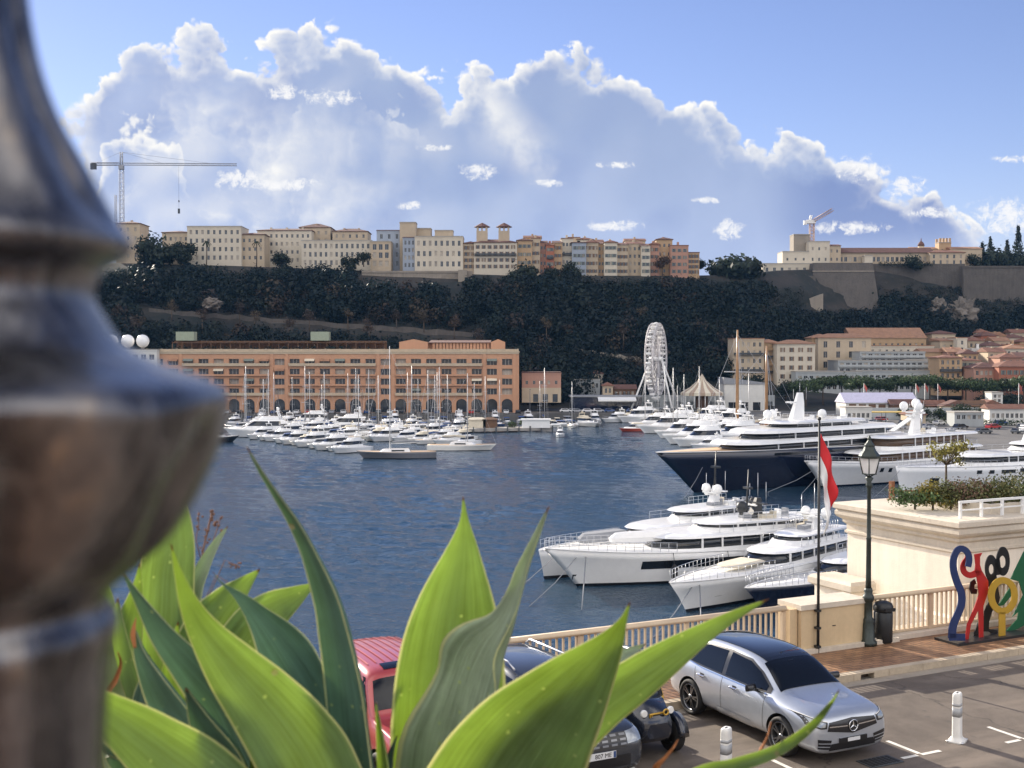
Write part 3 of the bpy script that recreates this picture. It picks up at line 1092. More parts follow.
def rock_town():
    D = 566
    house('stone_house', 'tall cream house at the far left of the rock, beside the tall crane', 117, 141, 224, 262, D, 14, cream_w, 'hip', 1.6, tile_dk, 3, 4, chimneys=1)
    house('mansion_wing', 'lower left wing with dark roof beside the wide cream house', 163, 190, 233, 264, D, 12, cream_w, 'hip', 1.4, tile_dk, 5, 3, side=2)
    house('mansion', 'wide cream house with a flat roofline and dark window columns, left on the rock', 188, 242, 227, 264, D - 2, 16, pale_w, 'flat', 0, None, 9, 4, 1.1, 2.0)
    house('mansion_wing', 'lower right wing of cream stone beside the wide cream house', 241, 265, 235, 264, D, 12, cream_w, 'hip', 1.4, tile_dk, 4, 3)
    house('long_mansion', 'long back building with dark hipped roof and tall rows of windows, behind the arcaded mansion', 258, 312, 231, 266, D + 14, 16, pale_w, 'hip', 1.8, tile_dk, 10, 4, chimneys=3)
    house('roof_pavilion', 'raised block with dark hipped roof above the arcaded mansion', 300, 331, 228, 262, D + 22, 14, cream_w, 'hip', 2.6, tile_dk, 4, 4, chimneys=1)
    house('mansion', 'back building with dark roof right of the raised hipped block', 333, 368, 232, 262, D + 20, 14, cream_w, 'hip', 2.2, tile_dk, 5, 4, chimneys=2)
    house('arcaded_mansion', 'long arcaded cream mansion with three rows of windows, facing the harbour', 302, 372, 241, 269, D - 2, 15, pale_w, 'flat', 0, None, 13, 3, 1.1, 2.2, side=5)
    house('corner_pavilion', 'end pavilion with two big arches at the right of the arcaded mansion', 371, 391, 242, 270, D - 4, 14, cream_w, 'flat', 0, None, 3, 3, 1.7, 2.6)
    house('grey_block', 'pale block with grey-blue shaded front left of the square tower block', 377, 402, 231, 270, D + 6, 16, blue_shade_w, 'flat', 0, tile_dk, 3, 4, 1.2, 2.2)  # shade on this front is put into the wall colour
    house('tower_block', 'plain square cream tower block, highest of the left skyline', 400, 416, 223, 270, D + 4, 9, cream_w, 'flat', 0, None, 1, 1, .8, 1.2)
    house('setback_block', 'plain cream upper block behind the palace-like museum front', 414, 431, 229, 250, D + 12, 9, cream_w, 'flat', 0, None, 1, 0)
    house('setback_block', 'small cream rooftop block above the middle of the museum-like front', 435, 453, 231, 250, D + 12, 8, cream_w, 'flat', 0, None, 1, 0)
    house('shaded_wing', 'shaded side wing, coloured grey-blue, at the left corner of the big cream front', 403, 416, 238, 271, D - 1, 14, blue_shade_w, 'flat', 0, tile_dk, 3, 4, .9, 1.9)  # side face in shade, painted by a bluer wall colour
    house('cream_palace_front', 'big cream front with eight columns of windows above the stone wall', 415, 463, 237, 271, D - 2, 15, pale_w, 'flat', 0, None, 8, 3, 1.2, 2.4)
    house('village_house', 'cream house with brown shutters left of the twin-towered villa', 463, 478, 244, 272, D, 12, cream_w, 'hip', 1.4, tile_dk, 3, 4, shutter=shutter_b)
    # the villa with two belvedere towers
    v = house('twin_tower_villa', 'villa with two dark-capped belvedere towers and dark balconies', 474, 517, 243, 272, D - 2, 14, pale_w, 'hip', 2.2, tile_dk, 7, 4, shutter=shutter_b, balcony=2)
    s = (D) / F
    vz = v.location.z
    for px in (482, 504):
        x, w = X_(px, D) - v.location.x, 11 * s
        zt, z0 = Z_(227, D) - vz, Z_(247, D) - vz
        mb = MB().box(x - w / 2, x + w / 2, 3, 3 + w, z0, zt - 1.9)
        for a in (-1, 1):
            for b in (0, 1):
                mb.box(x + a * w * .40 - .45, x + a * w * .40 + .45, 3 + b * (w - .9), 3.9 + b * (w - .9), zt - 1.9, zt)
        mb.box(x - .35, x + .35, 3, 3.7, zt - 1.9, zt)
        tw = mb.build('tower', cream_w, v)
        MB().lathe([(w * .74, zt), (w * .74, zt + .25), (w * .3, zt + 1.5), (.1, zt + 2.2)], 8, (x, 3 + w / 2, 0), smooth=False).build('tower_roof', tile_dk, tw)
    row = [(517, 532, 241, ochre_w, 'hip', 'ochre house with grey-green shutters right of the twin-towered villa'),
           (531, 540, 239, cream_w, 'flat', 'narrow cream house left of the pink house on the rock'),
           (539, 547, 243, pink_w, 'gable', 'narrow pink house in the old town row'),
           (546, 554, 245, terra_w, 'gable', 'thin terracotta house right of the pink house'),
           (553, 562, 243, ochre_w, 'gable', 'ochre house left of the tall pale one in the old town row'),
           (561, 573, 239, pale_w, 'flat', 'tall pale house with dark balconies beside the blank gable'),
           (572, 586, 243, blue_shade_w, 'mono', 'house with a blank grey-blue gable in the old town row'),
           (585, 598, 243, cream_w, 'hip', 'cream house right of the blank grey-blue gable'),
           (597, 605, 244, ochre_w, 'gable', 'narrow brown-shuttered house between two cream ones'),
           (604, 617, 243, pale_w, 'hip', 'pale house with even windows in the middle of the right half of the row'),
           (616, 628, 245, cream_w, 'gable', 'low cream house with sloping red roof'),
           (627, 642, 244, cream_w, 'gable', 'wide plain cream house with long dark roof'),
           (641, 650, 246, pale_w, 'gable', 'narrow pale house left of the orange end houses'),
           (649, 659, 245, pink_w, 'hip', 'rose house just left of the tall orange end house'),
           (656, 672, 240, ochre_w, 'hip', 'tall orange end house, highest at the right of the row'),
           (670, 688, 246, pink_w, 'flat', 'wide salmon end house with red roof'),
           (687, 699, 253, ochre_w, 'flat', 'lowest orange house closing the row at the right')]
    rs = [shutter_g, shutter_b, None]
    for i, (a, b, yt, wl, rf, lab) in enumerate(row):
        house('old_town_house', lab, a, b, yt, 277, D + 2 * (i % 3), 12, wl, rf, 1.5, tile_m if i % 2 else tile_dk, 2 if b - a < 12 else 3, 4, .95, 1.6,
              shutter=rs[i % 3], group='old town houses on the rock', chimneys=1 if i % 2 else 0, balcony=2 if i in (3, 5) else 0)
    # second row of roofs behind
    for i, (a, b, yt) in enumerate([(524, 541, 238), (566, 580, 238), (577, 593, 240), (590, 603, 242), (625, 645, 241), (660, 668, 241)]):
        house('back_row_house', ['ochre house peeping over the row right of the villa', 'cream house with roof terrace behind the tall pale one', 'pale house above the blank grey-blue gable',
                                 'cream house with red roof above the row, right of the blank gable', 'long dark-roofed house behind the wide plain cream one', 'small cream block above the orange end house'][i],
              a, b, yt, 260, D + 22, 10, [ochre_w, cream_w, pale_w, cream_w, cream_w, pink_w][i], ['gable', 'flat', 'hip', 'gable', 'gable', 'flat'][i], 1.5, tile_m, 3, 2, group='old town houses on the rock', chimneys=1)


rock_town()


def rock_walls():
    # stone curtain wall under the museum-like front
    D = 552
    z1, z0 = Z_(271, D), Z_(301, D)
    t = thing('retaining_wall', 'tall old stone retaining wall under the big cream front', 'wall', (X_(417, D), D, z0))
    w = X_(472, D) - X_(362, D)
    h = z1 - z0
    mb = MB().add([(-w / 2, -1.2, -8), (w / 2, -1.2, -8), (w / 2, 8, -8), (-w / 2, 8, -8), (-w / 2, 0, h), (w / 2, 0, h), (w / 2, 8, h), (-w / 2, 8, h)],
                  [(4, 5, 6, 7), (0, 1, 5, 4), (1, 2, 6, 5), (3, 0, 4, 7)])
    mb.build('wall', M('mid_stone', (.25, .215, .175), .9, var=.35, vs=.25, streak=.35), t)
    x = X_(463, D) - t.location.x
    MB().box(x - 2, x + 2, -4, -.2, -8, h + .2).build('buttress', stone_pale, t)
    MB().box(-w / 2, x - 2.1, -.35, -.003, h - .9, h - .5).build('string_course', stone_pale, t)
    # mid-slope road with its wall
    for name, lab, a, b, dy, hh, mat in [('slope_wall', 'long low stone wall of the road climbing across the wooded slope', (150, 311), (482, 336), 0, 3.2, stone_old),
                                         ('path_wall', 'thin pale wall of the footpath on the wooded slope behind the wheel', (528, 344), (690, 367), 0, 1.2, stone_pale)]:
        mb = MB()
        n = 30
        pts = []
        for i in range(n + 1):
            px, py = a[0] + (b[0] - a[0]) * i / n, a[1] + (b[1] - a[1]) * i / n
            x = 0
            # find the slope point under this sight line
            best = None
            for t_ in np.linspace(.05, .95, 60):
                for _ in range(1):
                    yb = np.interp((px - 512) / F * 500, XS, YB)
                xx = (px - 512) / F * hill_pt((px - 512) / F * 510, t_)[0]
                y, z = hill_pt(xx, t_)
                e = abs(355 - F * (z - CAM_Z) / y - py)
                if best is None or e < best[0]:
                    best = (e, Vector((xx, y, z)))
            pts.append(best[1])
        c0 = pts[0].copy()
        L = [p - c0 for p in pts]
        f = []
        rings = [[(p.x, p.y - 1.5, p.z - hh), (p.x, p.y - 1.5, p.z + .9), (p.x, p.y - 1.0, p.z + .9), (p.x, p.y - 1.0, p.z + .05), (p.x, p.y + 4, p.z + .05), (p.x, p.y + 4, p.z - hh)] for p in L]
        o = mb.loft(rings, True, True, True, 0, False).build(name, mat, None, c0)
        tag(o, lab, 'wall')
    # bastion of the palace
    D = 610
    zt, zb = Z_(263, D), Z_(314, D)
    xl0, xl1, xr = X_(806, D), X_(813, D), X_(872, D)
    zmid = 0
    h = zt - zb
    t = thing('palace_bastion', 'huge sloping stone bastion under the palace, its left edge leaning in', 'bastion', (xl1, D, zb))
    W = xr - xl1
    off = xl0 - xl1
    mb = MB().add([(off, -7, -6), (W + 3, -7, -6), (W + 3, 14, -6), (off, 14, -6), (0, 0, h), (W, 0, h), (W, 14, h), (0, 14, h)], [(4, 5, 6, 7), (0, 1, 5, 4), (1, 2, 6, 5), (3, 0, 4, 7)])
    mb.build('wall', stone_old, t)
    MB().add([(off * .12 - .4, -1.35, h - 4.6), (W + .4, -1.35, h - 4.6), (W + .4, -.4, h - 4.6), (off * .12 - .4, -.4, h - 4.6),
              (off * .1 - .4, -1.3, h - 4.1), (W + .4, -1.3, h - 4.1), (W + .4, -.3, h - 4.1), (off * .1 - .4, -.3, h - 4.1)],
             [(4, 5, 6, 7), (0, 1, 5, 4), (1, 2, 6, 5), (3, 0, 4, 7), (0, 3, 2, 1)]).build('string_course', stone_pale, t)
    # curtain walls to the right
    for name, a, b, yt, yb, DD, lab, mat in [('curtain_wall', 868, 964, 264, 290, 622, 'straight old stone curtain wall right of the palace bastion', stone_old),
                                             ('rampart', 962, 1160, 266, 300, 618, 'long double-stepped rampart under the cypresses at the right', stone_old),
                                             ('terrace_wall', 763, 815, 276, 290, 606, 'stone terrace wall left of the palace bastion', stone_old)]:
        x0, x1, z1, z0 = X_(a, DD), X_(b, DD), Z_(yt, DD), Z_(yb, DD)
        mb = MB().box(0, x1 - x0, 0, 12, -5, z1 - z0)
        if name == 'rampart':
            mb.box(-.4, x1 - x0 + .4, -2.0, -.003, -5, (z1 - z0) * .72)
            mb.box(-.4, x1 - x0, -.3, -.004, z1 - z0 - 1, z1 - z0 - .6)
        o = mb.build(name, mat, None, (x0, DD, z0))
        tag(o, lab, 'wall')
    # ruined stone tower on the ramp, and the ramp walls
    D = 585
    t = thing('ruined_fort', 'pale ruined stone fort walls on the slope left of the bastion', 'ruin', (X_(771, D), D, Z_(318, D)))
    s = D / F
    MB().box(0, 9, 0, 6, -4, 6.5).box(0, 3, 0, 3, 6.5, 8).build('wall', stone_pale, t)
    MB().add([(9.01, 1, -4), (9.01, 1, 6), (26, 3, 12), (26, 3, 2), (9.01, 5, -4), (9.01, 5, 6), (26, 7, 12), (26, 7, 2)], [(0, 3, 2, 1), (1, 2, 6, 5), (3, 7, 6, 2), (0, 1, 5, 4)]).build('ramp_wall', stone_pale, t)
    MB().add([(13, -9, -8), (13, -9, -4), (32, -6, -10), (32, -6, -14), (13, -5, -8), (13, -5, -4), (32, -2, -10), (32, -2, -14)], [(0, 3, 2, 1), (1, 2, 6, 5), (3, 7, 6, 2), (0, 1, 5, 4)]).build('lower_ramp_wall', stone_pale, t)
    # bare cliff faces
    for i, (px, py, w, h, lab) in enumerate([(962, 315, 17, 15, 'bare pale cliff face among the trees below the right rampart'), (938, 308, 9, 9, 'small bare rock ledge left of the pale cliff face'),
                                             (213, 304, 10, 6, 'bare rock outcrop above the slope road on the left')]):
        D = 596 if px > 800 else 500
        c = Vector((X_(px, D), D, Z_(py, D)))
        s = D / F
        me = bmesh.new()
        bmesh.ops.create_icosphere(me, subdivisions=4, radius=1)
        for v in me.verts:
            n = mnoise.fractal(v.co * 2.2 + Vector((i * 9, 0, 0)), .9, 2.1, 5)
            v.co = Vector((v.co.x * w * s * .8, v.co.y * 5, v.co.z * h * s)) * (1 + .6 * n)
        m = bpy.data.meshes.new('cliff')
        me.to_mesh(m)
        m.materials.append(rock_m)
        o = bpy.data.objects.new('rock_face', m)
        o.location = c
        COL.objects.link(o)
        tag(o, lab, 'rock')


rock_walls()


def palace():
    D = 624
    s = D / F
    house('palace_lodge', 'long low pale building at the left foot of the palace tower', 762, 816, 264, 276, D - 6, 14, pale_w, 'flat', 0, None, 7, 1, 1.4, 2.2, cat='building')
    house('palace_annex', 'stepped pale block below the square palace tower', 782, 808, 252, 266, D, 12, pale_w, 'flat', 0, None, 3, 1, 1.0, 1.4, cat='building')
    house('palace_tower', 'square plain grey stone tower at the left of the palace', 793, 809, 235, 256, D + 6, 9, stone_pale, 'flat', 0, None, 1, 0, cat='tower')
    house('palace_block', 'pale palace block with few windows right of the square tower', 808, 829, 242, 266, D, 12, pale_w, 'flat', 0, None, 3, 2, .9, 1.6, cat='building')
    house('palace_block', 'small cream palace block joining the long gallery', 827, 840, 246, 265, D + 1, 12, cream_w, 'gable', 1.2, tile_m, 2, 2, .9, 1.6, cat='building')
    house('palace_gallery', 'long palace gallery with a row of dark windows and a long dark roof', 828, 932, 253, 266, D + 3, 14, cream_w, 'gable', 3.2, tile_dk, 22, 1, 1.6, 2.4, cat='building', ov=1.0)
    house('garden_kiosk', 'small cream cube in front of the long palace gallery', 864, 872, 256, 265, D - 3, 5, pale_w, 'flat', 0, None, 1, 0, cat='kiosk')
    h = house('palace_house', 'cream palace house with red hip roof and five windows, below the crenellated tower', 929, 964, 253, 267, D - 1, 13, cream_w, 'hip', 2.0, tile_m, 5, 2, 1.1, 1.9, cat='house')
    tw = house('crenellated_tower', 'small square yellow tower with battlements on the palace', 938, 950, 243, 257, D + 12, 6, ochre_w, 'flat', 0, None, 2, 1, .7, 1.2, cat='tower')
    hh = Z_(243, D + 12) - tw.location.z
    w = 12 * s
    for k in range(4):
        x = -w / 2 + .6 + (w - 1.2) * k / 3
        for y in (-.1, 5.3):
            MB().box(x - .55, x + .55, y, y + .7, hh + .351, hh + 2.4).build('merlon', ochre_w, tw)
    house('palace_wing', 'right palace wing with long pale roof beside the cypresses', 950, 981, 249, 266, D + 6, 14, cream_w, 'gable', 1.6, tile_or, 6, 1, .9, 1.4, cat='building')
    house('palace_back_wing', 'pale flat wing between the dome and the crenellated tower', 912, 940, 249, 262, D + 14, 12, cream_w, 'gable', 1.4, tile_or, 5, 1, .9, 1.2, cat='building')
    t = thing('domed_turret', 'small dark domed turret above the palace roofs', 'turret', (X_(920, D + 16), D + 16, Z_(250, D + 16)))
    MB().lathe([(1.7, -3), (1.7, 2)], 10).build('drum', cream_w, t)
    MB().lathe([(1.9, 2), (1.7, 3), (1.0, 4.0), (.3, 4.6), (.2, 6)], 10).build('dome', tile_dk, t)
    o = MB()
    x0, x1 = X_(880, D - 4), X_(931, D - 4)
    hc, hr = [], []
    for k in range(18):
        hc.append(((x1 - x0) * k / 17, rng.uniform(-.3, .3), 1.0))
        hr.append((1.6, 1.2, 1.6))
    o = leafcloud('clipped_hedge', hc, hr, 60, .6, [(.026, .036, .025)] * 18)
    o.location = (x0, D - 4, Z_(266, D - 4))
    tag(o, 'dark clipped hedge along the palace terrace edge', 'hedge')


palace()


def lattice(mb, p0, p1, w, n, r=.13, mi=0):
    p0, p1 = Vector(p0), Vector(p1)
    d = (p1 - p0).normalized()
    a = Vector((0, 1, 0)) if abs(d.y) < .9 else Vector((1, 0, 0))
    s = d.cross(a).normalized()
    u = s.cross(d).normalized()
    cs = [(s * i + u * j) * w / 2 for i, j in ((-1, -1), (1, -1), (1, 1), (-1, 1))]
    for c in cs:
        mb.tube([p0 + c, p1 + c], r, 4, mi)
    for k in range(n):
        q0, q1 = p0.lerp(p1, k / n), p0.lerp(p1, (k + 1) / n)
        for i in range(4):
            mb.tube([q0 + cs[i], q1 + cs[(i + 1) % 4]], r * .6, 3, mi, False)
            mb.tube([q0 + cs[i], q0 + cs[(i + 1) % 4]], r * .6, 3, mi, False)
    return mb


crane_grey = M('crane_grey', (.30, .31, .34), .6, .2, var=.1)
crane_red = M('crane_red', (.40, .27, .23), .6, var=.15)


def cranes():
    D = 640
    s = D / F
    z0 = Z_(260, D)
    t = thing('tower_crane', 'tall grey lattice tower crane with a long level jib, left of the town', 'crane', (X_(123, D), D, z0))
    zj = Z_(166, D) - z0
    zt = Z_(153, D) - z0
    lattice(MB(), (0, 0, -10), (0, 0, zj), 2.0, 26).build('mast', crane_grey, t)
    b = MB()
    lattice(b, (0, 0, zj), (0, 0, zt), 1.2, 5)
    b.box(-1.2, 1.2, -1.2, 1.2, zj - 2.2, zj - .2)
    b.build('cab_and_head', crane_grey, t)
    xl, xr = (93 - 123) * s, (238 - 123) * s
    lattice(MB(), (1.2, 0, zj + .6), (xr, 0, zj + .2), 1.1, 40, .10).build('jib', crane_grey, t)
    c = lattice(MB(), (-1.2, 0, zj + .6), (xl, 0, zj + .6), 1.3, 9, .14).build('counter_jib', crane_grey, t)
    MB().box(xl - .3, xl + 2.6, -.8, .8, zj - 2.2, zj + .9).build('counterweight', rail_dk, c)
    mb = MB()
    for x in (xl + 2, xr * .35, xr * .75):
        mb.tube([(0, 0, zt), (x, 0, zj + 1.1)], .06, 4)
    mb.build('tie_rod', crane_grey, t)
    xh = (180 - 123) * s
    zb = Z_(214, D) - z0
    MB().tube([(xh, 0, zj), (xh, 0, zb + 3)], .05, 4).box(xh - .5, xh + .5, -.4, .4, zb, zb + 2.6).tube([(xh, 0, zb + 6), (xh, 0, zb + 7)], .35, 5).build('hook', rail_dk, t)
    t2 = thing('aerial_mast', 'thin aerial mast just left of the tall crane', 'mast', (X_(117, D + 5), D + 5, Z_(240, D + 5)))
    lattice(MB(), (0, 0, 0), (0, 0, 24), .9, 14, .09).build('mast', crane_grey, t2)
    # luffing crane on the palace
    D = 640
    z0 = Z_(252, D)
    t = thing('luffing_crane', 'short red and white crane rising behind the square palace tower', 'crane', (X_(811, D), D, z0))
    zj = Z_(224, D) - z0
    lattice(MB(), (0, 0, -6), (0, 0, zj), 2.2, 12, .2).build('mast', crane_red, t)
    MB().box(-2.8, 1.8, -1.4, 1.4, zj, zj + 1.8).box(-4.4, -2.85, -1, 1, zj - .6, zj + 1.6).build('cab', white_paint, t)
    lattice(MB(), (1, 0, zj + 1.6), (7, -14, zj + 5.5), 1.5, 10, .16).build('jib', crane_red, t)
    lattice(MB(), (-1, 0, zj + 1.6), (-.4, 0, zj + 4.4), 1.0, 3, .14).build('head', white_paint, t)


cranes()


def orange_building():
    D = 417
    xa, xb = X_(146, D), X_(519, D)
    w = xb - xa
    h = Z_(352.5, D) - 2.0
    t = thing('harbour_building', 'long orange harbour building with arcades at the quay and four rows of windows', 'building', ((xa + xb) / 2, D, 2.0))
    mb = MB()
    mb.box(-w / 2, w / 2, 1.2, 22, 0, h)
    fh = 3.42
    base = 5.7
    cols, ww, wh = 24, 3.5, 2.15
    floors = [base + .55 + fh * i for i in range(4)]
    spots = facade(mb, w, base, h, floors, cols, ww, wh, rec=1.19, margin=1.5)
    mb.box(-w / 2, w / 2, -.25, -.003, h - .5, h, 1)
    mb.box(-w / 2 - .25, w / 2 + .25, -.35, 22.2, h + .002, h + .4, 1)
    # pilaster strips dividing the front in bays
    for k in (0, 2, 8, 9, 15, 16, 22, 24):
        x = -w / 2 + 1.5 + (w - 3) * k / cols
        mb.box(x - .55, x + .55, -.22, -.002, 0, h - .51)
    # arcade: arched openings
    pitch = (w - 3) / cols
    for i in range(cols):
        c = -w / 2 + 1.5 + pitch * (i + .5)
        ow = pitch * .36
        n = 10
        arc = [(c + ow * math.cos(math.pi * k / n), 3.0 + 1.75 * math.sin(math.pi * k / n)) for k in range(n + 1)]
        # spandrel over the arch, in strips
        for (xa_, za_), (xb_, zb_) in zip(arc[:-1], arc[1:]):
            x0, x1 = xb_, xa_
            mb.add([(x0, 0, zb_), (x1, 0, za_), (x1, 0, base), (x0, 0, base), (x0, 1.0, zb_), (x1, 1.0, za_), (x1, 1.0, base), (x0, 1.0, base)],
                   [(0, 1, 2, 3), (4, 7, 6, 5), (0, 4, 5, 1)], 0)
        mb.box(c - pitch / 2, c - ow, 0, 1.0, 0, base)
        mb.box(c + ow, c + pitch / 2, 0, 1.0, 0, base)
    mb.box(-w / 2, -w / 2 + 1.5, 0, 1.0, 0, base)
    mb.box(w / 2 - 1.5, w / 2, 0, 1.0, 0, base)
    mb.build('wall', [orange_w, cream_w], t)
    dk = MB()
    dk.box(-w / 2 + 1.6, w / 2 - 1.6, 1.12, 1.18, .1, base - .2)
    dk.build('arcade_shopfront', win_glass, t)
    me = pane_mesh(ww, wh, 'loggia')
    for x, z in spots[:100]:
        add_mesh('window', some_pane(ww, wh, 'loggia', None, 0), t, (x, .95, z))
        if random.random() < .22:
            aw = random.choice([canvas_cream, shutter_g, canvas_cream, tile_or])
            MB().add([(x - 1.7, -.02, z + 2.2), (x + 1.7, -.02, z + 2.2), (x + 1.7, -1.1, z + 1.5), (x - 1.7, -1.1, z + 1.5), (x - 1.7, -.02, z + 2.1), (x + 1.7, -.02, z + 2.1), (x + 1.7, -1.1, z + 1.35), (x - 1.7, -1.1, z + 1.35)], [(0, 3, 2, 1), (4, 5, 6, 7), (2, 3, 7, 6), (0, 4, 7, 3), (1, 2, 6, 5)]).build('awning', aw, t)
    # balconies: cream parapets in the bays
    for i, fz in enumerate(floors):
        for a, b in ((2, 8), (9, 15), (16, 22)):
            x0 = -w / 2 + 1.5 + (w - 3) * a / cols + .8
            x1 = -w / 2 + 1.5 + (w - 3) * b / cols - .8
            hh = .75 if i in (0, 3) else .35
            m = MB().box(x0, x1, -.9, -.004, fz - .35, fz - .12).box(x0, x1, -.9, -.8, fz - .12, fz - .12 + hh)
            n = int((x1 - x0) / 5)
            for k in range(n + 1):
                xx = x0 + (x1 - x0) * k / n
                m.box(xx - .15, xx + .15, -.93, -.905, fz - .12, fz + .8)
            m.build('balcony', cream_w if i in (0, 3) else orange_w, t)
    # top storey at the right end, with its little arches
    x0, x1 = X_(398, D) - t.location.x, X_(505, D) - t.location.x
    zt = Z_(343, D + 8) - 2
    p = MB()
    p.box(x0, x1, 8, 20, h + .41, zt)
    for k in range(17):
        xx = x0 + 12 + (x1 - x0 - 18) * k / 16
        p.box(xx - .45, xx + .45, 6.6, 7.99, h + .41, zt)
    top = p.build('top_storey', orange_w, t)
    g = MB()
    for a, b in ((x0, x0 + 10), (x1 - 5, x1)):
        g.box(a, b, 4.5, 7.9, h + .41, zt + .3)
        g.add([(a, 4.5, zt + .3), (b, 4.5, zt + .3), ((a + b) / 2, 4.5, zt + 1.3), (a, 8.5, zt + .3), (b, 8.5, zt + .3), ((a + b) / 2, 8.5, zt + 1.3)], [(0, 1, 2), (3, 5, 4), (0, 2, 5, 3), (1, 4, 5, 2)])
    g.build('end_pavilion', orange_w, t)
    MB().add([(x0 + 10.1, 6.2, zt), (x1 - 5.1, 6.2, zt), (x1 - 5.1, 21, zt + 1.0), (x0 + 10.1, 21, zt + 1.0), (x0 + 10.1, 6.2, zt + .2), (x1 - 5.1, 6.2, zt + .2), (x1 - 5.1, 21, zt + 1.2), (x0 + 10.1, 21, zt + 1.2)],
             [(0, 3, 2, 1), (4, 5, 6, 7), (0, 1, 5, 4), (2, 3, 7, 6), (1, 2, 6, 5), (3, 0, 4, 7)]).build('roof', tile_dk, top)
    # pergolas, planters and parasols on the roof terrace to the left
    x0, x1 = X_(170, D) - t.location.x, X_(384, D) - t.location.x
    pg = MB()
    n = 22
    for k in range(n + 1):
        xx = x0 + (x1 - x0) * k / n
        pg.box(xx - .12, xx + .12, 3, 3.25, h + .41, h + 3.3)
        pg.box(xx - .12, xx + .12, 9, 9.25, h + .41, h + 3.3)
        pg.box(xx - .1, xx + .1, 2.6, 9.6, h + 3.55, h + 3.75)
    pg.box(x0, x1, 2.9, 3.2, h + 3.3, h + 3.55)
    pg.box(x0, x1, 9, 9.3, h + 3.3, h + 3.55)
    pg.box(x0, x1, 6, 9.9, h + 3.76, h + 4.1)
    pg.box(x0, x1, 10, 10.3, h + .41, h + 3.3)
    pg.build('pergola', brown_wood, t)
    for px in (182, 318):
        x = X_(px, D) - t.location.x
        MB().box(x - 3.2, x + 3.2, 4, 8, h + 4.2, h + 7.3).build('plant_room', green_box, t)
    ra = MB()
    ra.box(-w / 2 + .1, w / 2 - .1, .1, .16, h + .41, h + 1.2)
    for k in range(26):
        xx = -w / 2 + .4 + (w - .8) * k / 25
        ra.box(xx - .3, xx + .3, -.05, .5, h + .405, h + 1.3, 1)
    ra.build('parapet', [cream_w, cream_w], t)
    n = 70
    cen = [(rng.uniform(x0, x1), rng.uniform(1.5, 5), h + rng.uniform(.8, 2.0)) for _ in range(n)]
    leafcloud('terrace_plants', cen, [rng.uniform(.5, 1.1) for _ in range(n)], 26, .5, [GREENS[i % 5] * 1.6 for i in range(n)], t)
    # the lower white building to the left, with three satellite domes on its roof
    D2 = 414
    house('low_white_building', 'low whitish building behind the bronze post, left of the long orange one', 40, 157, 350, 408, D2, 18, white_w, 'flat', 0, None, 14, 5, 2.4, 1.8, cat='building', sub=.2)
    for k, (px, lab) in enumerate(((112, 'leftmost of three white satellite domes on the low roof'), (128, 'middle white satellite dome on the low roof'), (143, 'white satellite dome on the low roof, nearest the orange building'))):
        td = thing('satellite_dome', lab, 'satellite dome', (X_(px, D2 + 8), D2 + 8, Z_(348.5, D2 + 8)), 0, 'white satellite domes on the low roof')
        MB().box(-.5, .5, -.5, .5, 0, 1.0).build('base', concrete, td)
        MB().ball((0, 0, 2.6), 2.3, 16).build('dome', white_gel, td)
    # annex at the right end
    a = house('customs_house', 'small orange-topped building with arched ground floor, right of the long orange one', 522, 561, 373, 402, 424, 12, pink_w, 'flat', 0, tile_dk, 5, 1, .9, 1.3, sub=.2, first=5.0, cat='building')
    w = X_(561, 424) - X_(522, 424)
    m = MB().box(-w / 2 - .02, w / 2 + .02, -.16, -.004, 0, 5.2)
    m.build('cream_base', cream_w, a)
    for k in range(3):
        x = -w / 2 + w * (.35 + .25 * k)
        MB().prism([(x - .9, -.2), (x + .9, -.2), (x + .9, -.17), (x - .9, -.17)], .2, 3.0).build('arched_door', win_glass, a)


orange_building()


wheel_w = M('wheel_paint', (.56, .54, .55), .5, var=.06)


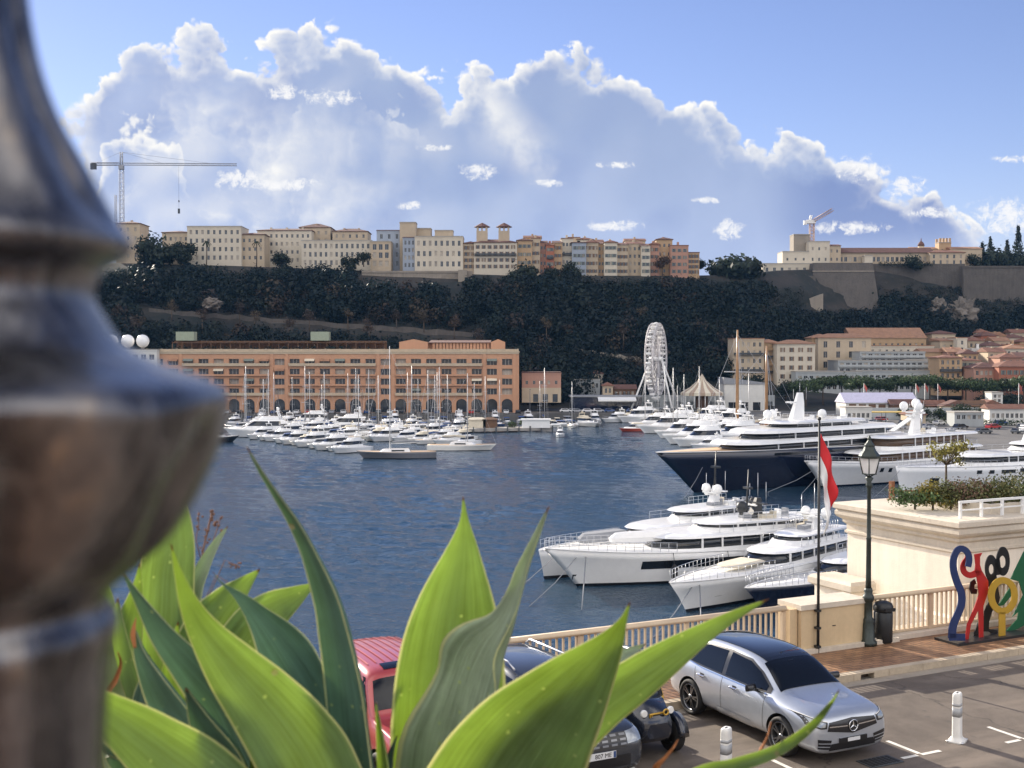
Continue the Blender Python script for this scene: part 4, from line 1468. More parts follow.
def ferris_wheel():
    D = 432
    t = thing('ferris_wheel', 'tall white lit ferris wheel seen nearly edge-on, in front of the wooded slope', 'ferris wheel', (X_(656, D), D, 2.0), R(71))
    hub = Z_(359, D) - 2
    r = 12.9
    mb = MB()
    n = 36
    for y in (-1.3, 1.3):
        for rr, th in ((r, .17), (r * .86, .13), (r * .45, .09)):
            mb.tube([(rr * math.cos(2 * math.pi * k / n), y, hub + rr * math.sin(2 * math.pi * k / n)) for k in range(n + 1)], th, 4, 0, False)
    for k in range(n):
        a, b = 2 * math.pi * k / n, 2 * math.pi * (k + .5) / n
        p = lambda q, y, rr=r: (rr * math.cos(q), y, hub + rr * math.sin(q))
        mb.tube([p(a, -1.3), p(a, 1.3)], .10, 4, 0, False)
        mb.tube([p(a, -1.3), p(a + 2 * math.pi / n, 1.3)], .07, 3, 0, False)
        for y in (-1.3, 1.3):
            mb.tube([(0, y * .8, hub), p(a, y)], .075, 3, 0, False)
            mb.tube([p(a, y, r * .86), p(b, y)], .07, 3, 0, False)
            mb.tube([p(b, y), p(a + 2 * math.pi / n, y, r * .86)], .07, 3, 0, False)
    mb.build('rim', wheel_w, t)
    MB().lathe([(.8, -2.4), (.8, 2.4)], 12).xf(Matrix.Translation((0, 0, hub)) @ Matrix.Rotation(math.pi / 2, 4, 'X')).build('hub', white_paint, t)
    for sx in (-1, 1):
        for sy in (-1, 1):
            MB().tube([(0, sy * 2.0, hub), (sx * 7.4, sy * 7.6, 0)], [.28, .38], 6).build('support_leg', white_paint, t)
    g = MB().lathe([(.5, -2.0), (.95, -1.7), (.95, -1.0)], 8).lathe([(.08, -1.0), (.08, .1)], 5).lathe([(1.0, .0), (.2, .35)], 8)
    g0 = g.build('gondola', white_paint, t)
    g0.location = (r, 0, hub)
    for k in range(1, 24):
        a = 2 * math.pi * k / 24
        inst(g0, t, (r * math.cos(a), 0, hub + r * math.sin(a)))
    MB().box(-6.5, 6.5, -5, 5, 0, .9).box(-5, 5, -4.7, -4.6, .9, 2).build('platform', grey_w, t)


ferris_wheel()


def condamine():
    G_ = 'houses of the lower town'
    def hs(lab, a, b, yt, yb, D, wall, roof='hip', rise=1.6, rm=None, cols=4, fl=4, **kw):
        kw.setdefault('depth', 12)
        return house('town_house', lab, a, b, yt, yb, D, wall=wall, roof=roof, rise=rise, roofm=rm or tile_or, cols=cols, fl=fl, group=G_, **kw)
    hs('cream apartment house with roof terrace, leftmost of the lower town', 733, 764, 339, 392, 482, cream_w, 'flat', 0, None, 5, 6, balcony=2, side=3)
    hs('narrow ochre house with brown balconies behind the tall wooden masts', 762, 778, 343, 392, 486, ochre_w, 'hip', 1.6, tile_or, 2, 6, balcony=1)
    hs('cream house with low hip roof and dark stair windows, right of the brown balconies', 777, 815, 344, 392, 478, pale_w, 'hip', 1.8, tile_or, 4, 5, shutter=shutter_b)
    hs('ochre-roofed cream house behind, touching the cream corner house', 812, 832, 338, 370, 505, ochre_w, 'hip', 1.8, tile_or, 3, 4)
    hs('cream corner house with two big dark windows under an orange roof', 818, 871, 338, 372, 500, cream_w, 'hip', 2.0, tile_or, 4, 3, 
       ww=1.6, wh=2.6)
    hs('long ochre hall with a big plain sloping roof, highest in the lower town', 852, 926, 338, 352, 560, ochre_w, 'gable', 5.0, tile_or, 12, 1, depth=20)
    hs('pale wall block below the long ochre hall', 868, 934, 346, 366, 530, pale_w, 'flat', 0, None, 9, 2)
    # grey stepped apartments
    D = 470
    for i, (a, b, yt, yb, dd, lab) in enumerate([(796, 862, 372, 394, 0, 'lower left block of the grey stepped apartments'), (856, 942, 371, 394, 2, 'lower right block of the grey stepped apartments'),
                                                 (838, 930, 361, 376, 10, 'middle tier of the grey stepped apartments'), (860, 925, 352, 366, 18, 'upper tier of the grey stepped apartments'),
                                                 (905, 945, 360, 376, 14, 'right shoulder of the grey stepped apartments')]):
        t = house('terraced_apartments', lab, a, b, yt, yb, D + dd, 16, grey_w, 'flat', 0, None, max(6, (b - a) // 6), 2, 1.9, 1.7, group='grey stepped apartments', cat='apartments', balcony=1)
    hs('sunlit cream house with a pale blank gable at the foot of the slope', 940, 962, 341, 362, 535, cream_w, 'mono', 1.4, tile_or, 3, 2)
    hs('narrow pale block standing for the sunlit side of the cream house', 957, 967, 338, 362, 530, pale_w, 'flat', 0, None, 1, 3)  # sunlit side of the cream house, put into a paler wall colour
    hs('low orange-tiled house in front of the sunlit cream one', 922, 950, 352, 366, 515, ochre_w, 'gable', 1.6, tile_or, 4, 1)
    hs('brown-roofed house right of the ochre hall', 932, 955, 334, 345, 565, cream_w, 'hip', 1.8, tile_dk, 3, 1)
    hs('ochre apartment house with a flat eave in front of the grey apartments', 939, 962, 358, 388, 462, ochre_w, 'hip', 1.2, tile_m, 4, 4, balcony=2)
    hs('yellow house between the ochre one and the long red-roofed one', 961, 980, 361, 388, 464, cream_w, 'hip', 1.2, tile_m, 3, 4, shutter=shutter_g)
    hs('pinkish grey building with a broad dark red hip roof', 974, 1003, 368, 394, 452, pink_w, 'hip', 2.2, tile_dk, 6, 3, ww=1.3)
    hs('terracotta red corner building with arched balconies at the right edge', 999, 1052, 367, 404, 447, terra_w, 'hip', 2.4, tile_m, 8, 4, balcony=2, shutter=shutter_g)
    spec = [(968, 984, 341, 545, tile_m, cream_w, 'hip', 'red-roofed house right of the narrow pale block'), (981, 997, 336, 560, tile_dk, terra_w, 'hip', 'dark red house high among the roofs'),
            (994, 1010, 341, 550, tile_or, cream_w, 'gable', 'cream house with orange gable roof among the roofs'), (1007, 1024, 338, 562, tile_dk, pale_w, 'hip', 'pale house with dark hip roof near the right edge'),
            (1020, 1040, 342, 550, tile_m, ochre_w, 'hip', 'ochre house cut by the right edge, high among the roofs'), (972, 992, 349, 520, white_w, white_w, 'flat', 'white flat-roofed house amid red roofs'),
            (988, 1006, 352, 505, tile_m, cream_w, 'gable', 'cream house with red gable above the red corner building'), (1004, 1030, 349, 512, tile_or, pale_w, 'hip', 'pale house with orange roof near the right edge'),
            (962, 978, 354, 500, tile_dk, ochre_w, 'hip', 'ochre house with dark roof below the white flat-roofed one'), (1000, 1022, 358, 485, tile_m, pink_w, 'hip', 'pink house just above the terracotta corner building'),
            (1018, 1044, 357, 492, tile_dk, cream_w, 'gable', 'cream house with dark gable above the terracotta corner building'), (946, 962, 347, 545, tile_m, pale_w, 'gable', 'pale gabled house behind the sunlit cream one')]
    spec += [(930, 944, 340, 572, tile_m, ochre_w, 'gable', 'small ochre house with red roof right of the brown-roofed one'), (986, 1002, 346, 532, tile_dk, pale_w, 'hip', 'pale house with dark hip roof left of the white gable cluster'),
             (1012, 1030, 333, 575, tile_m, cream_w, 'gable', 'cream house highest near the right edge of the roofs'), (976, 990, 333, 578, tile_m, pale_w, 'hip', 'pale house high at the foot of the cliff'),
             (948, 964, 352, 508, tile_or, pink_w, 'gable', 'pink house with orange gable left of the dark-roofed ochre one'), (1008, 1026, 345, 540, terra_w, ochre_w, 'flat', 'ochre flat-topped house amid the right-edge roofs'),
             (992, 1006, 336, 566, tile_or, ochre_w, 'front', 'ochre house turning its gable to the harbour, high among roofs'), (938, 952, 346, 552, tile_dk, cream_w, 'front', 'cream house turning its gable to the harbour, near the ochre hall')]
    for a, b, yt, D, rm, wl, rf, lab in spec:
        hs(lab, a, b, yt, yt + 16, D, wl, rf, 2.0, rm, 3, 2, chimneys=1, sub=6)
    # stone pines along the port road
    xs = [806, 823, 842, 860, 880, 897, 912, 930, 948, 966, 984, 1003, 1024]
    for i, px in enumerate(xs):
        D = 436 + 5 * (i % 3)
        w = rng.uniform(9.0, 12)
        h = rng.uniform(11.4, 13.4)
        lab = 'dark flat-topped stone pine, %s from the left in the row along the port road' % ORD[i]
        tree('stone_pine', lab, 'tree', (X_(px, D), D, 2.0), h, umbrella_crown(w, h), 'stone pines along the port road', col=(.058, .085, .036), leaf=.75, nper=300, trunk_r=.28)
    for i, (px, pyb, D, w, h, lab) in enumerate([(752, 392, 460, 11, 9, 'dark round tree behind the white hall'), (786, 398, 450, 9, 8, 'dark round tree right of the white hall, left of the stone pines'),
                                                 (1012, 410, 425, 9, 8, 'dark bushy tree below the terracotta corner building'), (985, 408, 428, 8, 7, 'dark bushy tree left of the small white gatehouse'),
                                                 (640, 395, 470, 12, 10, 'dark tree left behind the ferris wheel'), (683, 396, 466, 12, 10, 'dark tree right behind the ferris wheel')]):
        tree('broadleaf_tree', lab, 'tree', (X_(px, D), D, 2.0 if D < 440 else Z_(pyb, D)), h, round_crown(w, h), 'broadleaf trees near the port road', col=(.026, .038, .026), leaf=.8, nper=260, trunk_r=.3)


condamine()
# ------------------------------------------------------------------ boats
def hull_mb(L, B, fb, fm, fs, rake, stern_w=.8, mi_h=0, mi_boot=1, mi_deck=2, n=22, boot=.28, flare=.55, bulwark=.0, fine=2.0):
    """hull from x=0 (stern) to x=L (bow tip), waterline z=0"""
    mb = MB()
    rings = []
    for k in range(n + 1):
        s = k / n
        s = 1 - (1 - s) ** 1.25
        fbz = fs + (fm - fs) * min(1, s / .45) if s < .45 else fm + (fb - fm) * ((s - .45) / .55) ** 1.7
        t = max(0, (s - .38) / .62)
        wd = B / 2 * (stern_w + (1 - stern_w) * min(1, s / .35) ** .7) * max(0, 1 - t ** (fine * 1.25)) ** .85
        wl = B / 2 * .93 * (stern_w + (1 - stern_w) * min(1, s / .35) ** .7) * max(0, 1 - t ** fine) ** 1.15
        xb = L - rake
        lv = [(-1.1, .25 * wl, xb - .6), (-.5, .8 * wl, xb - .25), (0, wl, xb), (boot, wl + (wd - wl) * .08, xb + rake * boot / fb * .9)]
        for q in (.45, .75, 1.0):
            lv.append((boot + (fbz - boot) * q, wl + (wd - wl) * (.08 + .92 * q ** (1 / max(.3, flare))), xb + rake * q))
        side = [(s * xm, w, z) for z, w, xm in lv]
        side2 = [(p[0], -p[1], p[2]) for p in side]
        rings.append(side2 + side[::-1])
    nn = len(rings[0])
    seg = []
    half = nn // 2
    for i in range(nn):
        if i < 3 or i >= nn - 4 and i < nn - 1:
            seg.append(mi_boot)
        elif i == half - 1:
            seg.append(mi_deck)
        elif i == nn - 1:
            seg.append(mi_boot)
        else:
            seg.append(mi_h)
    mb.loft(rings, True, True, True, mi_h, True, seg)
    return mb


def sheer(L, fb, fm, fs, s):
    return fs + (fm - fs) * min(1, s / .45) if s < .45 else fm + (fb - fm) * ((s - .45) / .55) ** 1.7


def deck_half(B, s, stern_w=.8, fine=2.0):
    t = max(0, (s - .38) / .62)
    return B / 2 * (stern_w + (1 - stern_w) * min(1, s / .35) ** .7) * max(0, 1 - t ** (fine * 1.25)) ** .85


def outline(x0, x1, w, nose, n=9, tail=.0):
    pts = [(x0, -w * (1 - tail)), (x0 + (x1 - x0) * .12, -w)]
    for k in range(n + 1):
        a = -math.pi / 2 + math.pi * k / n
        pts.append((x1 - nose + nose * math.cos(a) ** .9 if math.cos(a) > 1e-6 else x1 - nose, w * math.copysign(abs(math.sin(a)) ** .8, math.sin(a))))
    pts += [(x0 + (x1 - x0) * .12, w), (x0, w * (1 - tail))]
    return pts


def slab(mb, o0, z0, o1, z1, mi=0, smooth=False):
    mb.loft([[(x, y, z0) for x, y in o0], [(x, y, z1) for x, y in o1]], True, True, True, mi, smooth)


def radome(parent, x, y, z, r, mat):
    return MB().lathe([(r * .45, -r * 1.5), (r * .5, -r * .9)], 8, (x, y, z)).lathe([(r * .7, -r), (r, -r * .4), (r, r * .1), (r * .8, r * .62), (r * .4, r * .93), (.01, r)], 12, (x, y, z)).build('radar_dome', mat, parent)


def rail_run(pts, h=.9, step=1, r=.025):
    mb = MB()
    for f in (1.0, .55):
        mb.tube([(p[0], p[1], p[2] + h * f) for p in pts], r if f == 1 else r * .6, 5)
    for p in pts[::step]:
        mb.tube([p, (p[0], p[1], p[2] + h)], r, 4)
    return mb


def superyacht(name, label, cat, pos, rz, L, B, fb, fm, fs, rake, tiers, hullm, bootm, sup=None, deckm=None, glass=None, mast=None, domes=(), stripe=None,
               hullwins=(), fenders=(), rail=True, mull=1.0, pole=None, fine=2.0, flare=.55, sternw=.86, group=None):
    sup = sup or white_gel
    glass = glass or dark_glass
    t = thing(name, label, cat, pos, rz, group)
    hull_mb(L, B, fb, fm, fs, rake, sternw, flare=flare, fine=fine).build('hull', [hullm, bootm, deckm or teak], t)
    # bulwark cap / white line along the sheer
    cap = MB()
    for sg in (-1, 1):
        pts = []
        for k in range(25):
            s = .03 + .965 * k / 24
            xm = L - rake + rake
            pts.append((s * xm, sg * deck_half(B, s, sternw, fine) * .995, sheer(L, fb, fm, fs, s) + .02))
        cap.tube(pts, .07, 5)
    cap.build('bulwark_cap', sup, t)
    if rail:
        for sg in (-1, 1):
            pts = []
            for k in range(15):
                s = .60 + .385 * k / 14
                pts.append((s * L, sg * deck_half(B, s, sternw, fine) * .97, sheer(L, fb, fm, fs, s)))
            rail_run(pts, .95).build('bow_rail', steel, t)
    for i, tr in enumerate(tiers):
        x0, x1, w, nose, z0, lo, gl, rk, ovf, ova, th = tr
        o = outline(x0, x1, w, nose)
        c = MB()
        slab(c, outline(x0, x1, w, nose), z0, outline(x0, x1 - rk * lo / (lo + gl), w * .985, nose), z0 + lo)
        sp = c.build('superstructure', sup, t)
        g = MB()
        slab(g, outline(x0 + .6, x1 - rk * lo / (lo + gl) - .03, w * .97, nose), z0 + lo - .02, outline(x0 + .6, x1 - rk, w * .94, nose), z0 + lo + gl, 0, True)
        g.build('window_band', glass, sp)
        # mullions
        mu = MB()
        nm = max(3, int((x1 - x0) / 2.6 * mull))
        for k in range(nm):
            x = x0 + 1.2 + (x1 - nose - x0 - 1.6) * k / max(1, nm - 1)
            for sg in (-1, 1):
                ya, yb = sorted((sg * w * .935, sg * w * .99))
                mu.box(x - .09, x + .09, ya, yb, z0 + lo, z0 + lo + gl)
        mu.build('window_mullion', sup, sp)
        rf = MB()
        a, b = x0 - ova, x1 - rk + ovf
        slab(rf, outline(a, b, w * 1.04, nose * 1.05), z0 + lo + gl + .003, outline(a + .1, b - .5, w * 1.02, nose), z0 + lo + gl + th * .6)
        slab(rf, outline(a + .1, b - .5, w * 1.02, nose), z0 + lo + gl + th * .6 + .001, outline(a + .4, b - 1.6, w * .9, nose), z0 + lo + gl + th)
        rf.build('deck_roof', sup, t)
        zt_ = z0 + lo + gl + th
        for sg in (-1, 1):
            rail_run([(x0 + (x1 - rk - nose - x0) * q / 8, sg * w * .86, zt_ - .03) for q in range(9)], .85).build('deck_rail', steel, t)
        for q in range(4):
            fx, fy = x0 + (x1 - rk - nose - x0) * (.08 + .2 * q + .06 * rng.random()), rng.uniform(-.5, .5) * w
            MB().box(fx - .9, fx + .9, fy - .4, fy + .4, zt_ - .01, zt_ + .35).box(fx - .9, fx - .6, fy - .4, fy + .4, zt_ + .351, zt_ + .65).build('deck_lounger', [canvas_cream, canvas_grey, white_gel][(q + i) % 3], t)
    if mast:
        mx, mz, mh, ml = mast[:4]
        col = (mast[4] if len(mast) > 4 else None) or sup
        fin = len(mast) > 5
        m = MB()
        m.loft([[(mx - ml / 2, -.5, mz), (mx + ml / 2, -.5, mz), (mx + ml / 2, .5, mz), (mx - ml / 2, .5, mz)],
                [(mx - ml * .55, -.32, mz + mh * .6), (mx + ml * .12, -.32, mz + mh * .6), (mx + ml * .12, .32, mz + mh * .6), (mx - ml * .55, .32, mz + mh * .6)],
                [(mx - ml * .5, -.2, mz + mh), (mx - ml * .12, -.2, mz + mh), (mx - ml * .12, .2, mz + mh), (mx - ml * .5, .2, mz + mh)]], True, True, True, 0, False)
        if not fin:
            m.box(mx - ml * .1, mx + ml * .9, -.12, .12, mz + mh * .55, mz + mh * .61)
            m.box(mx - ml * .35, mx + ml * .05, -1.7, 1.7, mz + mh * .72, mz + mh * .79)
        mo = m.build('mast', col, t)
        a = MB()
        for sx, sy, hh in ((-.3, -1.4, 1.8), (-.3, 1.4, 2.2), (-.3, 0, 3.0)):
            a.tube([(mx + ml * sx, sy, mz + mh * .75), (mx + ml * sx, sy, mz + mh * .75 + hh)], .035, 4)
        a.build('antenna', steel, mo)
        MB().box(mx + ml * .3, mx + ml * .5, -1.0, 1.0, mz + mh * .63, mz + mh * .69).box(mx + ml * .36, mx + ml * .44, -.1, .1, mz + mh * .6, mz + mh * .64).build('radar_scanner', white_paint, mo)
    if pole:
        MB().tube([(pole[0], 0, pole[1]), (pole[0] - .25, 0, pole[1] + pole[2])], [.13, .05], 6).box(pole[0] - .45, pole[0] + .1, -.5, .5, pole[1] + pole[2] * .55, pole[1] + pole[2] * .6).build('signal_pole', dark_metal, t)
    for d in domes:
        radome(t, *d[:4], d[4] if len(d) > 4 else white_gel)
    for (xa, xb, zc, hh, sg) in hullwins:
        m = MB()
        n = 10
        top, bot = [], []
        for k in range(n + 1):
            x = xa + (xb - xa) * k / n
            s = x / L
            for zz, arr in ((zc - hh / 2, bot), (zc + hh / 2, top)):
                f = max(0, min(1, (zz - .28) / (sheer(L, fb, fm, fs, s) - .28)))
                tt = max(0, (s - .38) / .62)
                base = B / 2 * (sternw + (1 - sternw) * min(1, s / .35) ** .7)
                wd = base * max(0, 1 - tt ** (fine * 1.25)) ** .85
                wl = base * .93 * max(0, 1 - tt ** fine) ** 1.15
                # the hull at height zz has slid forward by rake*f
                xm = (L - rake + rake * f)
                s2 = min(.999, x / xm)
                tt = max(0, (s2 - .38) / .62)
                base = B / 2 * (sternw + (1 - sternw) * min(1, s2 / .35) ** .7)
                wd = base * max(0, 1 - tt ** (fine * 1.25)) ** .85
                wl = base * .93 * max(0, 1 - tt ** fine) ** 1.15
                w = wl + (wd - wl) * (.08 + .92 * f ** (1 / max(.3, flare)))
                arr.append((x, sg * (w + .03), zz))
        m.loft([bot, top] if sg < 0 else [top, bot], False, False, False, 0, False)
        m.build('hull_window', dark_glass, t)
    for x, sg in fenders:
        s = x / L
        y = sg * (deck_half(B, s, sternw, fine) + .32)
        z = sheer(L, fb, fm, fs, s) * .42
        MB().lathe([(.05, -.75), (.3, -.55), (.32, .4), (.12, .7), (.03, .8)], 10, (x, y, z)).tube([(x, y, z + .8), (x, y - sg * .25, sheer(L, fb, fm, fs, s))], .03, 4).build('fender', rubber, t)
    return t


def head(p_bow, p_stern):
    d = Vector(p_bow[:2]) - Vector(p_stern[:2])
    return math.atan2(d.y, d.x), d.length


def mooring(lines, label, name='mooring_line'):
    mb = MB()
    c0 = Vector(lines[0][0])
    for a, b in lines:
        a, b = Vector(a), Vector(b)
        mid = (a + b) / 2 - Vector((0, 0, (a - b).length * .03))
        mb.tube([a - c0, mid - c0, b - c0], .05, 4)
    o = mb.build(name, canvas_grey, None, c0)
    tag(o, label, 'rope')


def superyachts():
    # navy superyacht
    bow, stern = Vector((30.5, 193, 0)), Vector((69, 222, 0))
    rz, L = head(bow, stern)
    superyacht('superyacht', 'large navy blue superyacht with white curved upper decks and a tall white mast fin', 'yacht', stern, rz, L + 10.2, 11.0, 6.8, 6.4, 5.8, 8.5,
               [(2, 42.5, 4.9, 7, 6.4, .05, .95, 1.2, 2.8, 1.0, .75), (5, 38.0, 4.7, 7, 7.9, .2, .95, 1.6, 3.4, 2.0, .75), (14, 30.5, 3.9, 5, 9.6, .2, .6, 1.0, 3.0, 3.0, .5)],
               navy_gel, navy_gel, glass=dark_glass, mast=(25, 10.7, 4.8, 3.2, None, 'fin'), domes=[(30.5, -1.6, 11.9, .75), (28.5, -2.2, 11.9, .75), (21, -2.4, 11.9, .75), (21, 2.4, 11.9, .75)], mull=.4,
               hullwins=[(8, 36, 5.7, .45, 1)], rail=False, fine=1.8)
    # two white yachts moored side by side in the middle
    bow, stern = Vector((2.6, 117, 0)), Vector((29.5, 138, 0))
    rz, L = head(bow, stern)
    superyacht('motor_yacht', 'grey-hulled motor yacht with plumb bow and two white domes, moored behind the long white one', 'yacht', stern, rz, L, 6.6, 2.9, 2.6, 2.2, .7,
               [(3, 23.0, 2.6, 4, 2.5, .55, .85, 2.2, .9, .6, .35), (5, 15.5, 2.2, 3, 4.2, .5, .5, 1.4, 1.4, 1.5, .25)],
               grey_gel, black_gel, mast=(9.2, 5.4, 2.2, 1.3), domes=[(9.4, -.85, 7.3, .5), (9.4, .85, 7.3, .5)], hullwins=[(23.5, 25.5, 1.3, .7, 1)], fine=2.6, flare=.8, deckm=white_gel, pole=(9.0, 7.2, 4.2))
    bow, stern = Vector((6.0, 113.5, 0)), Vector((32, 125, 0))
    rz, L = head(bow, stern)
    superyacht('motor_yacht', 'long white motor yacht with a black hull window strip, black fenders and two black domes', 'yacht', stern, rz, L + 3.4, 6.9, 3.9, 3.0, 2.2, 3.6,
               [(1.2, 21.5, 3.0, 5, 2.75, .55, .95, 2.6, 1.4, .8, .35), (3.5, 15.5, 2.4, 3.5, 4.6, .4, .3, 1.2, .8, 2.5, .22)],
               white_gel, black_gel, mast=(8.0, 5.5, 2.0, 1.3, dark_metal), domes=[(7.2, -1.3, 6.9, .5, dark_metal), (10.2, .9, 6.8, .55, dark_metal)],
               hullwins=[(6.0, 22.5, 1.95, .8, 1), (11, 20, .7, .12, 1), (27.2, 28.8, .95, .5, 1)], fenders=[(19.6, 1), (13.6, 1)], fine=2.0, deckm=white_gel, pole=(9.0, 6.0, 4.4))
    # two nearer ones
    bow, stern = Vector((14.8, 102, 0)), Vector((34.5, 124, 0))
    rz, L = head(bow, stern)
    superyacht('motor_yacht', 'white motor yacht with beige sun pads on its foredeck, bow towards the railing', 'yacht', stern, rz, L + 2.4, 6.0, 2.9, 2.5, 2.0, 2.6,
               [(3, 20.0, 2.4, 4, 2.3, .5, .8, 3.0, .5, .6, .3), (5, 14.0, 2.0, 3, 3.9, .4, .35, 1.8, .6, 2.2, .22)],
               white_gel, black_gel, mast=(7.0, 4.8, 1.9, 1.3), domes=[(6.3, -1.1, 6.4, .5), (6.3, 1.1, 6.4, .5)], hullwins=[(9, 19, 1.6, .35, 1), (25.5, 27, .9, .35, 1)], fine=2.0, deckm=white_gel)
    bow, stern = Vector((21.3, 102.5, 0)), Vector((39, 119, 0))
    rz, L = head(bow, stern)
    superyacht('motor_yacht', 'small sleek white motor yacht with a dark blue hull, nearest to the railing wall', 'yacht', stern, rz, L + 2.2, 5.0, 2.3, 1.9, 1.6, 2.4,
               [(3, 16.0, 2.0, 4, 1.8, .4, .7, 2.8, .4, .6, .25)], navy_gel, navy_gel, hullwins=[(8, 14, 1.1, .25, 1)], mast=(6, 3.2, 1.2, .9), fine=2.0, deckm=white_gel)
    # right hand pair
    bow, stern = Vector((51.5, 199, 0)), Vector((86, 226, 0))
    rz, L = head(bow, stern)
    superyacht('superyacht', 'white superyacht with two brown-tinted window rows and a tall white domed mast', 'yacht', stern, rz, L + 4.6, 10.0, 4.6, 3.5, 2.9, 4.6,
               [(3, 34.5, 4.2, 7, 3.4, .45, 1.3, 1.2, 2.4, .8, .45), (6, 29.0, 3.7, 6, 5.6, .55, 1.4, 1.2, 2.0, 3.0, .45)],
               white_gel, navy_gel, glass=brown_band, mast=(17.5, 7.9, 5.0, 2.4), domes=[(18.5, -1.5, 12.9, .75), (18.5, 1.5, 12.9, .75), (17, 0, 13.4, .8)],
               hullwins=[(28, 28.8, 2.3, .7, 1), (30, 30.8, 2.4, .7, 1), (32, 32.8, 2.5, .7, 1)], fine=1.9, deckm=white_gel)
    bow, stern = Vector((61.5, 192, 0)), Vector((104, 212, 0))
    rz, L = head(bow, stern)
    superyacht('superyacht', 'white superyacht with plumb bow, red waterline and black square windows, at the right edge', 'yacht', stern, rz, L, 9.4, 4.1, 3.8, 3.4, 1.0,
               [(4, 33.5, 3.8, 7, 3.6, .75, .95, 1.4, 2.6, 1.0, .5), (8, 21, 3.4, 5, 5.9, .55, .4, 1.6, 1.2, 3.0, .4)],
               white_gel, red_gel, mast=(17.5, 7.2, 3.6, 2.4), domes=[(16.8, 0, 11.1, .7), (13, 2.2, 8.4, .6)],
               hullwins=[(40.0, 41.6, 1.6, 1.2, 1), (25.5, 28.5, 2.9, .6, 1), (30, 31, 2.95, .6, 1), (32.5, 33.5, 3.0, .6, 1), (26, 26.4, 1.2, .35, 1), (32, 32.5, 1.2, .35, 1), (22, 24.5, 3.0, .7, 1), (17.5, 20, 3.0, .7, 1), (14, 16, 3.0, .7, 1), (30, 30.5, 1.2, .35, 1), (28, 28.5, 1.2, .35, 1)],
               fenders=[(20, 1), (15.5, 1)], fine=2.6, flare=.9, deckm=white_gel)
    mooring([((31.5, 193, 5.5), (26.5, 184, 0)), ((52, 199, 4), (41, 192, 0)), ((52, 198.6, 4), (46, 190, 0)), ((62, 191.6, 3.5), (56, 185, 0))], 'dark mooring ropes from the bows of the big yachts down to the water')
    mooring([((4, 115.5, 2.4), (-1.0, 108, 0)), ((6.4, 113.2, 3.2), (1.5, 104.5, 0)), ((7, 113.0, 3.2), (6, 103, 0)), ((15.5, 102, 2.4), (11, 93, 0)), ((16, 101.8, 2.4), (14.5, 91, 0))], 'mooring ropes from the bows of the middle yachts down to the water')


superyachts()


def foredeck_gear():
    # loose cushions and tenders that lie on the yachts' decks
    for lab, c, rz, sz, m in [('beige sun pads laid on the foredeck of the white yacht nearest the quay corner', (20.6, 108.6, 3.02), 48, (2.4, 2.6, .25), canvas_cream),
                              ('white covered tender lying on the foredeck of the long white yacht', (12.5, 116.6, 3.9), 22, (3.2, 1.6, .9), white_gel),
                              ('grey covered tender lying on the foredeck of the grey-hulled yacht', (9.2, 122.4, 3.05), 38, (3.0, 1.7, .9), canvas_grey)]:
        a, b, h = sz
        mb = MB()
        o = outline(-a, a, b / 2, a * .8)
        slab(mb, o, 0, outline(-a, a * 1.05, b / 2 * 1.05, a * .8), h * .5)
        slab(mb, outline(-a, a * 1.05, b / 2 * 1.05, a * .8), h * .5 + .002, outline(-a * .9, a * .85, b / 2 * .8, a * .7), h)
        ob = mb.build('sun_pad' if h < .3 else 'tender', m, None, c, math.pi + R(rz))
        tag(ob, lab, 'cushion' if h < .3 else 'boat')


foredeck_gear()


# ---- small craft
def proto_cruiser(L, hullm, canopy=None, fly=True, boot=black_gel):
    """cabin cruiser, bow at +x, centred"""
    B = L * .30
    t = bpy.data.objects.new('motor_cruiser', None)
    COL.objects.link(t)
    h = hull_mb(L, B, L * .125, L * .105, L * .09, L * .13, .88, n=12, boot=.12).xf(Matrix.Translation((-L / 2, 0, 0)))
    h.build('hull', [hullm, boot, white_gel], t)
    z = L * .10
    c = MB()
    slab(c, outline(-L * .25, L * .30, B * .36, L * .2, 6), z * .9, outline(-L * .25, L * .20, B * .34, L * .16, 6), z + L * .045)
    cab = c.build('cabin', white_gel, t)
    g = MB()
    slab(g, outline(-L * .22, L * .195, B * .335, L * .16, 6), z + L * .045, outline(-L * .22, L * .10, B * .29, L * .12, 6), z + L * .105)
    g.build('windscreen', dark_glass, cab)
    r = MB()
    slab(r, outline(-L * .30, L * .13, B * .34, L * .12, 6), z + L * .106, outline(-L * .29, L * .10, B * .31, L * .11, 6), z + L * .125)
    if fly:
        slab(r, outline(-L * .24, L * .04, B * .27, L * .08, 6), z + L * .126, outline(-L * .24, L * .0, B * .25, L * .06, 6), z + L * .165)
        for sg in (-1, 1):
            r.tube([(-L * .24, sg * B * .28, z + L * .12), (-L * .20, sg * B * .26, z + L * .22)], L * .008, 4)
        r.box(-L * .22, -L * .18, -B * .27, B * .27, z + L * .22, z + L * .235)
        r.ball((-L * .2, 0, z + L * .26), L * .022, 8)
    r.build('hardtop', canopy or white_gel, t)
    k = MB()
    for sg in (-1, 1):
        k.tube([(L * .10, sg * B * .42, z + .3 + L * .02), (L * .32, sg * B * .30, z + .5 + L * .02), (L * .47, 0, z + .7 + L * .02)], .03, 4)
        for q in (.12, .22, .32, .40):
            k.tube([(L * q, sg * B * (.42 - (q - .1) * .62), z), (L * q, sg * B * (.42 - (q - .1) * .62), z + .4 + L * .02)], .02, 3)
    k.build('bow_rail', steel, t)
    return t


